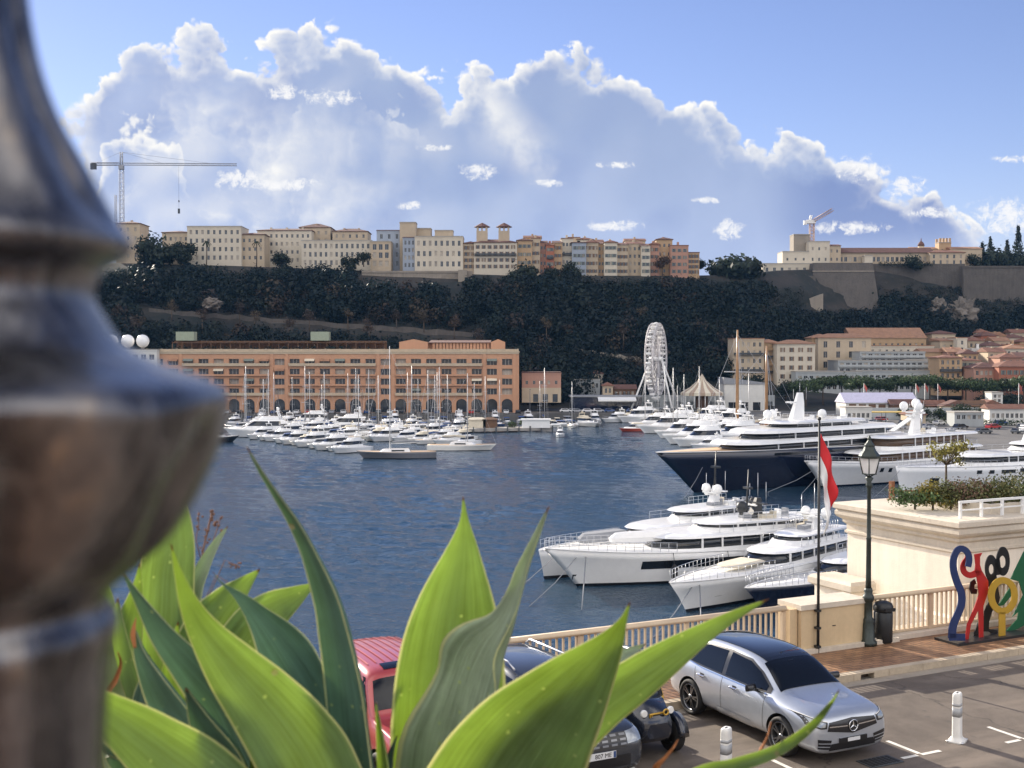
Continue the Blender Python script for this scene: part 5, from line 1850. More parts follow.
def proto_open(L, hullm, canvas):
    B = L * .36
    t = bpy.data.objects.new('motorboat', None)
    COL.objects.link(t)
    hull_mb(L, B, L * .14, L * .12, L * .11, L * .12, .9, n=10, boot=.08).xf(Matrix.Translation((-L / 2, 0, 0))).build('hull', [hullm, black_gel, white_gel], t)
    z = L * .12
    c = MB()
    slab(c, outline(-L * .1, L * .34, B * .34, L * .2, 6), z * .9, outline(-L * .1, L * .28, B * .30, L * .2, 6), z + L * .05)
    c.build('foredeck', white_gel, t)
    g = MB()
    slab(g, outline(-L * .08, L * .12, B * .32, L * .1, 6), z + L * .05, outline(-L * .10, L * .02, B * .28, L * .08, 6), z + L * .12)
    g.build('windscreen', dark_glass, t)
    b = MB()
    slab(b, outline(-L * .40, L * .0, B * .36, L * .05, 4), z + L * .16, outline(-L * .38, -L * .03, B * .32, L * .05, 4), z + L * .19)
    for sg in (-1, 1):
        b.tube([(-L * .2, sg * B * .36, z), (-L * .3, sg * B * .34, z + L * .16)], .02, 4)
        b.tube([(-L * .2, sg * B * .36, z), (-L * .06, sg * B * .34, z + L * .16)], .02, 4)
    b.build('bimini', canvas, t)
    MB().box(-L * .56, -L * .5, -B * .1, B * .1, -.3, z + .5).box(-L * .6, -L * .5, -B * .13, B * .13, z + .1, z + .7).build('outboard', black_gel, t)
    return t


def proto_sail(L, hullm, mastm, mh, cover):
    B = L * .28
    t = bpy.data.objects.new('sailing_yacht', None)
    COL.objects.link(t)
    hull_mb(L, B, L * .095, L * .08, L * .08, L * .09, .72, n=14, boot=.1, fine=1.8).xf(Matrix.Translation((-L / 2, 0, 0))).build('hull', [hullm, black_gel, teak], t)
    z = L * .082
    c = MB()
    slab(c, outline(-L * .18, L * .22, B * .30, L * .2, 6), z * .95, outline(-L * .16, L * .16, B * .26, L * .16, 6), z + L * .035)
    c.build('coachroof', white_gel, t)
    w = MB()
    for sg in (-1, 1):
        ya, yb = sorted((sg * B * .285, sg * B * .302))
        w.box(-L * .10, L * .06, ya, yb, z + L * .008, z + L * .026)
    w.build('cabin_window', dark_glass, t)
    m = MB().tube([(L * .08, 0, z), (L * .08, 0, z + mh)], [.12, .075], 6)
    mo = m.build('mast', mastm, t)
    for q in (.38, .66):
        MB().box(L * .08 - .05, L * .08 + .05, -B * .30 * (1.2 - q * .6), B * .30 * (1.2 - q * .6), z + mh * q, z + mh * q + .08).build('spreader', mastm, mo)
    st = MB()
    for e in ((L * .49, 0, z + .3), (-L * .48, 0, z), (L * .06, B * .42, z), (L * .06, -B * .42, z)):
        st.tube([(L * .08, 0, z + mh * .97), e], .022, 3, 0, False)
    st.build('rigging', steel, mo)
    b = MB().tube([(L * .06, 0, z + L * .10), (-L * .30, 0, z + L * .11)], .09, 5)
    bo = b.build('boom', mastm, t)
    MB().tube([(L * .05, 0, z + L * .115), (-L * .1, 0, z + L * .13), (-L * .29, 0, z + L * .12)], [.26, .22, .12], 6).build('sail_cover', cover, bo)
    return t


BK = {}


def small_boats():
    P = {
        'cw': (proto_cruiser(12, white_gel), 'white cabin cruiser with a flybridge', 'boat', 12),
        'cc': (proto_cruiser(11, cream_gel, canvas_cream), 'cream cabin cruiser with a beige hardtop', 'boat', 11),
        'cb': (proto_cruiser(12, blue_gel, white_gel, True), 'blue-hulled cabin cruiser with a white top', 'boat', 12),
        'ck': (proto_cruiser(13, black_gel, white_gel, False), 'black-hulled express cruiser with a low white top', 'boat', 13),
        'cs': (proto_cruiser(9.5, white_gel, canvas_blue, False), 'small white cruiser under a dark blue canopy', 'boat', 9.5),
        'cg': (proto_cruiser(10.5, white_gel, canvas_grey, False), 'white express cruiser under a grey canopy', 'boat', 10.5),
        'ow': (proto_open(7, white_gel, canvas_blue), 'small open white motorboat with a blue bimini', 'boat', 7),
        'oc': (proto_open(6.5, cream_gel, canvas_cream), 'small open motorboat with a beige bimini', 'boat', 6.5),
        'sw': (proto_sail(12, white_gel, mast_alu, 16.0, canvas_blue), 'white sailing yacht, blue sail cover', 'sailing boat', 12),
        'sb': (proto_sail(13, blue_gel, mast_alu, 18, canvas_cream), 'blue-hulled sailing yacht, pale sail cover', 'sailing boat', 13),
        'sg': (proto_sail(11, cream_gel, mast_alu, 14.5, canvas_grey), 'cream sailing yacht, grey sail cover', 'sailing boat', 11),
        'yw': (proto_cruiser(20, white_gel), 'big white flybridge motor yacht', 'yacht', 20),
        'yk': (proto_cruiser(19, blue_gel, white_gel), 'big dark blue flybridge motor yacht', 'yacht', 19),
    }
    used = set()

    def put(kind, x, y, rz, label, group=None, sc_=1.0, name=None):
        src, _, cat, L = P[kind]
        if kind not in used:
            used.add(kind)
            o = src
        else:
            o = copy_tree(src)
        if name:
            o.name = name
        o.location = (x, y, 0)
        o.rotation_euler = (0, 0, rz)
        o.scale = (sc_,) * 3
        tag(o, label, cat, group)
        if not group and 'group' in o.keys():
            del o['group']
        return o

    def row(a, b, n, kinds, headv, rowname, group, jit=.25, sj=.12):
        rz = math.atan2(headv[1], headv[0])
        cnt = {}
        for i in range(n):
            f = (i + .5) / n
            D = a[1] + (b[1] - a[1]) * f + rng.uniform(-1, 1) * jit * 4
            px = a[0] + (b[0] - a[0]) * (f + rng.uniform(-jit, jit) / n)
            k = kinds[i % len(kinds)]
            cnt[k] = cnt.get(k, 0) + 1
            put(k, X_(px, D), D, rz + rng.uniform(-.12, .12), '%s, %s from left in %s' % (P[k][1], ORD[i], rowname), group, 1 + rng.uniform(-sj, sj))

    g = 'small boats in the marina below the orange building'
    hv = (-.62, -.78)
    row((258, 318), (352, 268), 11, ['cw', 'cg', 'cw', 'cs', 'cw', 'cc', 'cw', 'cg'], hv, 'the front slanting row', g)
    row((238, 336), (470, 292), 16, ['cw', 'cc', 'sw', 'cw', 'cg', 'cw', 'cs', 'cw', 'sg', 'cc', 'cw'], hv, 'the second row', g)
    row((236, 345), (468, 306), 14, ['cg', 'cw', 'cb', 'cw', 'oc', 'cw', 'cc'], hv, 'the row behind the second', g)
    row((232, 354), (462, 322), 18, ['cs', 'cw', 'sg', 'cw', 'cc', 'ck', 'cw', 'sw', 'cg'], hv, 'the third row', g)
    row((228, 372), (478, 348), 20, ['cw', 'sw', 'cb', 'ow', 'cw', 'cs', 'sg', 'ow', 'cw', 'cg'], (-.3, -.95), 'the fourth row', g)
    row((230, 388), (600, 384), 30, ['ow', 'cs', 'cw', 'sw', 'oc', 'cg', 'ow', 'cw', 'oc', 'sg', 'cb'], (.1, -1), 'the quayside back row', g)
    row((548, 366), (600, 372), 5, ['oc', 'cs', 'ow', 'cc', 'cg'], (.5, -.85), 'the row past pontoon', g)
    g2 = 'boats moored near the ferris wheel'
    row((652, 362), (712, 276), 9, ['yw', 'cw', 'yw', 'sw', 'yw', 'cg', 'yw', 'yw', 'cw'], (-.9, -.42), 'the outer wheel-side row', g2)
    row((664, 378), (742, 296), 8, ['sw', 'yw', 'cw', 'yk', 'yw', 'cw', 'yw', 'yw'], (-.9, -.42), 'the inner wheel-side row', g2)
    row((612, 392), (700, 398), 8, ['cw', 'cc', 'yw', 'cc', 'sg', 'cw', 'sw', 'cc'], (-.8, -.6), 'the row under the wheel', g2)
    row((705, 392), (770, 330), 6, ['yw', 'sw', 'yw', 'cw', 'sw', 'yw'], (-.9, -.42), 'the row behind the navy superyacht', g2)
    # singles
    put('yw', X_(262, 322), 322, math.pi + .08, 'long white motor yacht lying broadside left of the small boats', sc_=1.05)
    put('yk', X_(346, 345), 345, math.pi + .1, 'dark motor yacht lying broadside behind the small boats')
    put('yw', X_(310, 372), 372, math.pi + .05, 'white motor yacht broadside near the quay under the orange building', sc_=.9)
    put('ck', X_(213, 302), 302, .35, 'black-hulled boat with a white top, half hidden by the bronze post')
    put('cw', X_(560, 322), 322, -math.pi / 2 - .1, 'lone white motorboat under way in open water', sc_=.66)
    # the tall racing sloop and the white ketch in front
    b = proto_sail(17, M('slate_hull', (.13, .135, .15), .3, var=.1, coat=.3), white_paint, 22.5, canvas_grey)
    b.name = 'racing_sloop'
    b.location = (X_(396, 256), 256, 0)
    b.rotation_euler = (0, 0, math.pi + .12)
    tag(b, 'dark grey sailing sloop with the tallest white mast, foremost in the marina', 'sailing boat')
    b = proto_sail(16, cream_gel, mast_alu, 16.5, canvas_cream)
    b.name = 'sailing_yacht'
    b.location = (X_(462, 277), 277, 0)
    b.rotation_euler = (0, 0, -.05)
    tag(b, 'long pale sailing yacht broadside beside the dark sloop', 'sailing boat')
    b = proto_open(8, red_gel, canvas_cream)
    b.name = 'launch'
    b.location = (X_(632, 345), 345, 0)
    b.rotation_euler = (0, 0, math.pi + .3)
    tag(b, 'orange-red launch moored left of the white yachts', 'boat')
    # classic schooner with two varnished masts
    D = 318
    t = thing('classic_schooner', 'classic white sailing ship with two tall varnished wooden masts behind the navy superyacht', 'sailing ship', (X_(752, D), D, 0), math.pi + .25)
    L = 34
    hull_mb(L, 7, 3.2, 2.2, 2.4, 6, .6, n=18, fine=1.7).xf(Matrix.Translation((-L / 2, 0, 0))).build('hull', [white_gel, red_gel, teak], t)
    for x, top, lab in ((4.2, 330, 'fore'), (-4.2, 346, 'main')):
        hm = Z_(top, D)
        m = MB().tube([(x, 0, 1), (x, 0, hm * .7), (x, 0, hm)], [.5, .38, .22], 8).build('mast', wood_spar, t)
        if lab == 'fore':
            MB().tube([(x, -.6, hm * .62), (x - 1, -.6, hm * .615)], .1, 5).tube([(x + 3.5, -.5, hm * .615), (x - 8.5, -.5, hm * .605)], .16, 6).build('yard', mast_alu, m)
        st = MB()
        for e in ((15, 0, 3), (-15, 0, 2.6), (x, 3.2, 2.4), (x, -3.2, 2.4), (x - 1.5, 3.2, 2.4), (x - 1.5, -3.2, 2.4)):
            st.tube([(x, 0, hm * .96), e], .05, 3, 0, False)
        st.build('rigging', steel, m)
        MB().tube([(x, 0, 4), (x - 8, 0, 4.6)], [.55, .3], 6).build('boom', canvas_cream, t)
    slab_mb = MB()
    slab(slab_mb, outline(-9, 6, 1.8, 2), 2.2, outline(-9, 6, 1.7, 2), 3.4)
    slab_mb.build('deckhouse', wood_spar, t)
    # two sailing yachts with bare masts, one carrying a V of rigging
    for px, D, mh, kind in ((703, 318, 1.12, 'sw'), (668, 352, .95, 'sb'), (648, 362, 1.02, 'sg'), (680, 335, .8, 'sw')):
        put(kind, X_(px, D), D, math.pi + .3, 'sailing yacht with bare white mast, %s of the boats near the wheel' % {703: 'rightmost', 668: 'second from left', 648: 'leftmost', 680: 'third from left'}[px], None, mh)
    # more masts by the arcades
    for i, px in enumerate((246, 268, 292, 305, 322, 357, 412, 419, 437, 447, 475, 500, 540, 572)):
        D = 352 + (i * 17) % 42
        put(['sw', 'sg', 'sb'][i % 3], X_(px, D), D, -1.6 + rng.uniform(-.3, .3), '%s before the arcades, %s such from left' % (P[['sw', 'sg', 'sb'][i % 3]][1], ORD[i]), 'sailing yachts in front of the arcades', rng.uniform(.75, 1.15))


small_boats()


# ------------------------------------------------------------------ the quays and what stands on them
def proto_car(col):
    t = bpy.data.objects.new('parked_car', None)
    COL.objects.link(t)
    prof = [(-2.1, .35), (-2.15, .8), (-1.9, .95), (-1.5, 1.4), (.5, 1.45), (1.15, .98), (2.05, .82), (2.15, .4)]
    m = MB()
    m.loft([[(x, y, z) for x, z in prof] for y in (-.85, -.8, .8, .85)], True, True, True, 0, False)
    m.build('body', col, t)
    w = MB()
    for y in (-.875, .855):
        w.add([(-1.5, y, .98), (.95, y, .98), (.45, y, 1.36), (-1.3, y, 1.33), (-1.5, y + .02, .98), (.95, y + .02, .98), (.45, y + .02, 1.36), (-1.3, y + .02, 1.33)], [(0, 1, 2, 3), (4, 7, 6, 5), (0, 4, 5, 1), (1, 5, 6, 2), (2, 6, 7, 3), (3, 7, 4, 0)])
    w.add([(.57, -.74, 1.42), (.57, .74, 1.42), (1.12, .78, 1.04), (1.12, -.78, 1.04)], [(0, 3, 2, 1)])
    w.add([(-1.56, -.74, 1.38), (-1.56, .74, 1.38), (-1.88, .78, 1.02), (-1.88, -.78, 1.02)], [(0, 1, 2, 3)])
    w.build('windows', dark_glass, t)
    k = MB()
    for x in (-1.35, 1.35):
        for y in (-.78, .78):
            k.lathe([(.31, -.1), (.31, .1)], 10).xf(Matrix.Translation((x, y, .31)) @ Matrix.Rotation(math.pi / 2, 4, 'X'), len(k.v) - 20)
    k.build('wheels', rubber, t)
    return t


car_cols = [('white', M('car_white', (.7, .7, .7), .25, coat=.6)), ('black', M('car_black', (.015, .015, .017), .2, coat=.6)), ('silver', M('car_silver', (.42, .43, .45), .28, .5, coat=.5)),
            ('grey', M('car_grey', (.12, .13, .14), .28, .3, coat=.5)), ('blue', M('car_blue', (.03, .07, .2), .25, .2, coat=.5)), ('red', M('car_red', (.4, .03, .025), .25, coat=.5))]


tent_tan = M('tent_tan', (.36, .27, .20), .8, var=.15)


def port():
    protos = [(n, proto_car(m)) for n, m in car_cols]
    used = set()

    def car(i, x, y, rz, where, z=2.0, group='cars parked along the harbour'):
        n, p = protos[i % len(protos)]
        o = p if i % len(protos) not in used else copy_tree(p)
        used.add(i % len(protos))
        o.location = (x, y, z)
        o.rotation_euler = (0, 0, rz)
        tag(o, 'small %s car parked %s' % (n, where), 'car', group)
    seq = [0, 1, 3, 2, 4, 1, 0, 5, 3, 2, 0, 1, 4, 3]
    for k in range(26):
        px = 228 + k * 11.6
        car(seq[k % 14], X_(px, 408), 407 + .5 * (k % 2), math.pi / 2 + rng.uniform(-.05, .05), 'before the arcades, %s in the row from the left' % ORD[k])
    for k in range(14):
        px = 566 + k * 11
        car(seq[(k * 3) % 14], X_(px, 418), 418, rng.uniform(-.1, .1), 'near the wheel platform, %s in the row from the left' % ORD[k])
    for k in range(26):
        px = 826 + k * 8 + rng.uniform(-2, 2)
        D = 305 + (k % 4) * 19
        car(seq[(k * 5) % 14], X_(px, D), D, .5 + rng.uniform(-.2, .2), 'on the right quay behind the white superyachts, %s from the left' % ORD[k])
    # pontoon with piles
    x0, x1 = X_(462, 338), X_(553, 345)
    t = thing('pontoon', 'pale concrete pontoon with dark piles reaching into the basin', 'pontoon', (x0, 338, 0), math.atan2(7, x1 - x0))
    Lp = math.hypot(x1 - x0, 7)
    MB().box(-4, Lp, 0, 7, .35, 1.1).build('deck', concrete, t)
    for k in range(9):
        MB().tube([(k * Lp / 8 - .2, -.3, -2), (k * Lp / 8 - .2, -.3, 1.7)], .22, 6).build('pile', rail_dk, t)
    for i, px in enumerate((512, 524)):
        tr = tree('shrub', ['green shrub on the pontoon, the left of two', 'taller green shrub on the pontoon, the right of two'][i], 'shrub', (X_(px, 345), 345.5, 1.1), 2.4 + i, round_crown(3.0 + i * .4, 2.4 + i), col=(.045, .07, .03), leaf=.35, nper=70, trunk_r=.1)
    for i, (px, w, m, lab) in enumerate([(477, 5, canvas_cream, 'beige canvas booth on the left half of the pontoon'), (490, 4, brown_wood, 'brown wooden hut on the pontoon'), (536, 8, white_paint, 'white flat kiosk at the outer end of the pontoon')]):
        t = thing('pontoon_kiosk', lab, 'kiosk', (X_(px, 343), 343.5, 1.1))
        MB().box(-w / 2, w / 2, 0, 3, 0, 2.2).build('wall', m, t)
        add_roof(MB(), 'hip' if i < 2 else 'flat', w, 3, 2.2, .8, .3).build('roof', m if i else canvas_cream, t)
    # tall quay lamps on the far quay
    for k in range(9):
        px = 236 + k * 42
        t = thing('quay_lamp', 'thin grey lamp post before the arcades, %s from the left' % ORD[k], 'street lamp', (X_(px, 404.5), 404.5, 2.0), 0, 'lamp posts along the far quay')
        MB().tube([(0, 0, 0), (0, 0, 8), (0, -1.2, 8.4)], [.12, .08, .06], 5).build('post', crane_grey, t)
        MB().box(-.2, .2, -1.8, -1.0, 8.35, 8.5).build('lamp_head', rail_dk, t)
    # restaurant tent, kiosks and the promenade terrace below the wheel
    t = thing('restaurant_pavilion', 'dark navy restaurant pavilion with a white awning, right of the small orange-topped building', 'pavilion', (X_(606, 428), 428, 2.0))
    w = X_(640, 428) - X_(570, 428)
    MB().box(-w / 2, w / 2, 0, 9, 0, 5).build('wall', navy_gel, t)
    MB().box(-w / 2 - .5, w / 2 + .5, -.5, 9.5, 5.002, 5.5).build('roof', canvas_grey, t)
    MB().add([(-w * .12, -.6, 5.0), (w * .42, -.6, 5.0), (w * .42, -3.6, 4.2), (-w * .12, -3.6, 4.2), (-w * .12, -3.6, 3.6), (w * .42, -3.6, 3.6), (w * .42, -.6, 4.85), (-w * .12, -.6, 4.85)], [(0, 3, 2, 1), (3, 4, 5, 2), (4, 7, 6, 5), (0, 7, 4, 3), (1, 2, 5, 6)]).build('awning', white_paint, t)
    house('ticket_house', 'small cream house beside the dark pavilion', 603, 613, 386, 397, 436, 5, cream_w, 'hip', 1.4, tile_m, 2, 1, sub=3, cat='house')
    house('quay_house', 'low brown-roofed house between the small cream one and the wheel', 613, 636, 389, 400, 438, 6, brown_wood, 'gable', 1.6, tile_dk, 5, 1, sub=3, cat='house')
    house('slope_house', 'pale house high among the trees behind the dark pavilion', 590, 603, 374, 384, 466, 8, pale_w, 'hip', 1.4, tile_dk, 3, 1, cat='house')
    house('slope_house', 'long low house at the foot of the wooded slope behind the pavilion', 568, 600, 380, 392, 458, 8, grey_w, 'flat', 0, None, 8, 1, cat='house')
    t = thing('promenade_wall', 'long grey promenade wall with dark openings, behind the moored yachts', 'wall', (X_(640, 440), 440, 2.0))
    w = X_(775, 440) - X_(640, 440)
    mb = MB()
    facade(mb, w, 0, 4.6, [.3], 12, 2.2, 2.6, rec=.8)
    mb.box(-w / 2, w / 2, 1.2, 6, 0, 4.6)
    mb.box(-w / 2, w / 2, 0, .2, 4.601, 5.3)
    mb.xf(Matrix.Translation((w / 2, 0, 0)))
    mb.build('wall', grey_w, t)
    t = thing('event_hall', 'big plain white event hall behind the wooden masts', 'hall', (X_(746, 432), 432, 2.0))
    w = X_(768, 432) - X_(725, 432)
    MB().box(-w / 2, w / 2, 0, 12, 0, 9.5).build('wall', white_w, t)
    MB().add([(-w / 2 - .3, -.3, 9.502), (w / 2 + .3, -.3, 9.502), (w / 2 + .3, 12.3, 9.502), (-w / 2 - .3, 12.3, 9.502), (-w / 2 - .3, -.3, 12), (w / 2 + .3, -.3, 9.9), (w / 2 + .3, 12.3, 9.9), (-w / 2 - .3, 12.3, 12)],
             [(0, 3, 2, 1), (4, 5, 6, 7), (0, 1, 5, 4), (1, 2, 6, 5), (2, 3, 7, 6), (3, 0, 4, 7)]).build('roof', canvas_grey, t)
    w2 = MB()
    for k in range(3):
        w2.box(-w / 2 + 1.5 + k * 4.4, -w / 2 + 4.2 + k * 4.4, -.06, -.003, .1, 3.0)
    w2.build('doorway', dark_glass, t)
    # carousel tent
    t = thing('carousel_tent', 'carousel with a pale striped conical tent roof, left of the white event hall', 'carousel', (X_(702, 428), 428, 2.0))
    n = 24
    for j in range(2):
        mb = MB()
        for k in range(n):
            if k % 2 == j:
                a, b = 2 * math.pi * k / n, 2 * math.pi * (k + 1) / n
                for (r0, z0), (r1, z1) in (((7.6, 6.6), (4.4, 8.4)), ((4.4, 8.4), (1.6, 10.8)), ((1.6, 10.8), (.15, 13.2)), ((7.6, 5.6), (7.6, 6.6))):
                    mb.add([(r0 * math.cos(a), r0 * math.sin(a), z0), (r0 * math.cos(b), r0 * math.sin(b), z0), (r1 * math.cos(b), r1 * math.sin(b), z1), (r1 * math.cos(a), r1 * math.sin(a), z1)], [(0, 1, 2, 3)])
        mb.build('tent_roof', [canvas_cream, tent_tan][j], t)
    mb = MB()
    for k in range(12):
        a = 2 * math.pi * k / 12
        mb.tube([(7.3 * math.cos(a), 7.3 * math.sin(a), 0), (7.3 * math.cos(a), 7.3 * math.sin(a), 6)], .12, 5)
    mb.build('posts', white_paint, t)
    MB().lathe([(7.5, 0), (7.5, .5)], 24).lathe([(2.2, .501), (2.2, 6.4)], 14).build('drum', brown_wood, t)
    # right quay: pavilion, canopy, chalets, grandstand wall
    t = thing('event_tent', 'long tent with a pale lilac gabled roof on the right quay', 'tent', (X_(882, 395), 395, 2.0), .06)
    w = 24
    MB().box(-w / 2, w / 2, 0, 10, 0, 4.3).build('wall', white_w, t)
    add_roof(MB(), 'gable', w, 10, 4.302, 3.2, .4).build('roof', M('lilac_canvas', (.55, .53, .66), .7), t)
    m = MB()
    for k in range(7):
        m.box(-w / 2 + 1 + k * 3.3, -w / 2 + 3.4 + k * 3.3, -.06, -.003, 1.9, 3.9)
    m.build('tent_window', brown_wood, t)
    t = thing('yellow_canopy', 'flat yellow canopy on thin posts in front of the lilac tent', 'canopy', (X_(884, 355), 355, 2.0), .04)
    MB().box(-7, 7, -2, 2, 3.0, 3.3).build('roof', M('yellow_canvas', (.55, .40, .12), .8), t)
    m = MB()
    for x in (-6.7, 0, 6.7):
        for y in (-1.8, 1.8):
            m.tube([(x, y, 0), (x, y, 3.0)], .1, 5)
    m.build('posts', rail_dk, t)
    for i, (px, D, w, hh, lab) in enumerate([(906, 392, 9, 3.6, 'brown wooden chalet right beside the lilac tent'), (921, 396, 8, 3.4, 'brown wooden chalet, second to the right of the lilac tent'),
                                             (936, 390, 8, 3.4, 'brown wooden chalet left of the white superyacht mast'), (957, 384, 9, 3.6, 'wooden chalet with pale gable right of the white superyacht mast'),
                                             (974, 388, 9, 3.4, 'dark wooden chalet behind the superyacht at the right edge'), (992, 394, 9, 3.4, 'dark wooden chalet beside the small white gatehouse')]):
        t = thing('market_chalet', lab, 'chalet', (X_(px, D), D, 2.0), .1 * (i % 3), 'wooden chalets on the right quay')
        MB().box(-w / 2, w / 2, 0, 5, 0, hh).build('wall', brown_wood if i != 3 else cream_w, t)
        add_roof(MB(), 'front' if i % 2 else 'gable', w, 5, hh + .002, 1.9, .5).build('roof', [tile_dk, brown_wood, tile_m][i % 3], t)
        MB().box(-w * .3, w * .3, -.05, -.003, .9, 2.3).build('counter_opening', dark_glass, t)
    house('gatehouse', 'small white gatehouse among the trees at the right', 992, 1003, 393, 406, 418, 6, white_w, 'flat', 0, None, 2, 2, sub=1, cat='house')
    t = thing('grandstand', 'grey stepped grandstand wall behind the superyacht masts', 'grandstand', (X_(930, 372), 372, 2.0), .05)
    m = MB()
    for k in range(5):
        m.box(-20, 30, k * 1.1, k * 1.1 + 1.09, 0, 1.0 + k * .6)
    m.build('steps', grey_w, t)
    m = MB()
    for k in range(11):
        m.tube([(-19 + k * 4.8, 5.3, 3.4), (-19 + k * 4.8, 5.3, 4.5)], .05, 4)
    m.tube([(-20, 5.3, 4.5), (30, 5.3, 4.5)], .06, 4)
    m.build('guard_rail', rail_dk, t)
    t = thing('gangway', 'slanted white gangway between the two right superyachts and the lilac tent', 'gangway', (X_(905, 300), 300, 2.0), .3)
    m = MB()
    m.add([(-5, -1, 0), (5, -1, 6), (5, 1, 6), (-5, 1, 0), (-5, -1, .35), (5, -1, 6.35), (5, 1, 6.35), (-5, 1, .35)], [(0, 3, 2, 1), (4, 5, 6, 7), (0, 1, 5, 4), (2, 3, 7, 6), (1, 2, 6, 5), (3, 0, 4, 7)])
    m.build('ramp', white_paint, t)
    MB().tube([(-5, -1, 1.3), (5, -1, 7.3)], .06, 4).tube([(5, 0, 0), (5, 0, 6)], .2, 6).build('handrail', steel, t)
    # pennant poles
    for i, (px, D) in enumerate(((864, 405), (916, 400), (925, 402), (938, 398), (1019, 405))):
        t = thing('flag_pole', 'thin pole with a red and white pennant, %s from the left behind the quay' % ORD[i], 'flag', (X_(px, D), D, 2.0), 0, 'pennants behind the right quay')
        MB().tube([(0, 0, 0), (0, 0, 10.5)], [.12, .07], 5).build('pole', white_paint, t)
        MB().loft([[(.1, 0, 10.3), (.1, 0, 9.2)], [(.7, .3, 9.7), (.6, .2, 8.2)], [(1.2, .1, 8.8), (1.0, .2, 7.2)]], False, False, False).build('pennant', red_gel, t)
    # trees, kiosks and a low terrace filling the far right of the quay
    for i, (px, D, h) in enumerate(((905, 372, 5), (923, 366, 6), (941, 362, 5), (962, 366, 6.5), (981, 360, 5.5), (1000, 364, 6.5), (1018, 358, 6), (1036, 362, 6))):
        tree('quay_tree', 'dark green quay tree, %s from left in the row behind the superyachts' % ORD[i], 'tree', (X_(px, D), D, 2.0), h, round_crown(h * 1.05, h), 'roadside trees on the right quay', col=(.03, .045, .024), leaf=.5, nper=170, trunk_r=.16)
    for a, b, yt, D, wl, rf, lab in ((846, 872, 408, 348, white_w, 'flat', 'long low white quay building in front of the yellow canopy'), (955, 984, 413, 335, grey_w, 'flat', 'low grey terrace building behind the right-edge superyacht'),
                                     (990, 1040, 409, 345, white_w, 'gable', 'low white building with red roof behind the right-edge superyacht'), (908, 926, 415, 340, cream_w, 'hip', 'small cream quay house behind the white superyacht')):
        house('quay_house', lab, a, b, yt, 424, D, 6, wl, rf, 1.3, tile_m if rf != 'flat' else None, max(3, (b - a) // 5), 1, 1.1, 1.3, sub=1, cat='house')
    # hedges by the quay road
    for i, (px, D, n) in enumerate(((850, 350, 16), (950, 348, 20), (990, 340, 18))):
        hc = [(k * 1.2 - n * .6, rng.uniform(-.4, .4), .9) for k in range(n)]
        o = leafcloud('quay_hedge', hc, [rng.uniform(.8, 1.2) for _ in hc], 40, .45, [(.04, .065, .028)] * n)
        o.location = (X_(px, D), D, 2.0)
        tag(o, ['green hedge below the lilac tent', 'green hedge behind the white superyacht mast', 'green hedge behind the superyacht at the right edge'][i], 'hedge')


port()
# ------------------------------------------------------------------ the street in front: s along the kerb, t across it towards the water
RZ = math.atan2(.447, .894)
CU, SU = math.cos(RZ), math.sin(RZ)


def S(s, t, z=0.0):
    return Vector((s * CU - t * SU, s * SU + t * CU, z))


def st_of(p):
    return p[0] * CU + p[1] * SU, -p[0] * SU + p[1] * CU


def on_t(px, py, t0):
    """(s, z) where the sight line meets the upright plane t = t0"""
    a = at(px, py, 10.0)
    d = a - Vector((0, 0, CAM_Z))
    s1, t1 = st_of(d)
    k = t0 / t1
    return s1 * k, CAM_Z + d.z * k


ROAD, WALK = 15.0, 15.15
KERB_T, RAIL_T = 19.6, 21.72


def road_material():
    m, g, b = nodemat('street_asphalt')
    tc = g.n('ShaderNodeTexCoord')
    o = tc.outputs['Object']
    agg = g.noise(o, 55, 3, .7)
    mid = g.noise(o, 1.1, 6, .65, .4)
    mp = g.n('ShaderNodeMapping')
    mp.inputs['Scale'].default_value = (.35, 1.6, 1)
    mp.inputs['Rotation'].default_value = (0, 0, R(8))
    g.link(o, mp.inputs[0])
    lane = g.noise(mp.outputs[0], .9, 4, .6)
    c = g.mix(g.step(mid, .3, .7), (.098, .078, .062), (.152, .124, .100))
    c = g.mix(g.step(lane, .45, .72), c, (.19, .152, .12))
    c = g.mix(g.m('MULTIPLY', g.step(agg, .52, .72), .45), c, (.27, .235, .20))
    c = g.mix(g.m('MULTIPLY', g.step(agg, .46, .30), .5), c, (.09, .075, .065))
    vn = g.n('ShaderNodeTexVoronoi', feature='DISTANCE_TO_EDGE')
    wv = g.n('ShaderNodeVectorMath', operation='ADD')
    g.link(o, wv.inputs[0])
    g.link(g.comb(g.m('MULTIPLY', mid, 1.2), g.m('MULTIPLY', lane, 1.4)), wv.inputs[1])
    g.link(wv.outputs[0], vn.inputs['Vector'])
    vn.inputs['Scale'].default_value = .22
    crack = g.step(vn.outputs['Distance'], .006, .002)
    c = g.mix(g.m('MULTIPLY', crack, .7), c, (.05, .042, .037))
    spots = g.step(g.noise(o, 3.3, 2, .5), .68, .74)
    c = g.mix(g.m('MULTIPLY', spots, .5), c, (.08, .068, .06))
    g.link(c, b.inputs['Base Color'])
    b.inputs['Roughness'].default_value = .82
    bn = g.n('ShaderNodeBump')
    bn.inputs['Distance'].default_value = .012
    bn.inputs['Strength'].default_value = .8
    g.link(g.m('SUBTRACT', agg, g.m('MULTIPLY', crack, 1.0)), bn.inputs['Height'])
    g.link(bn.outputs[0], b.inputs['Normal'])
    return m


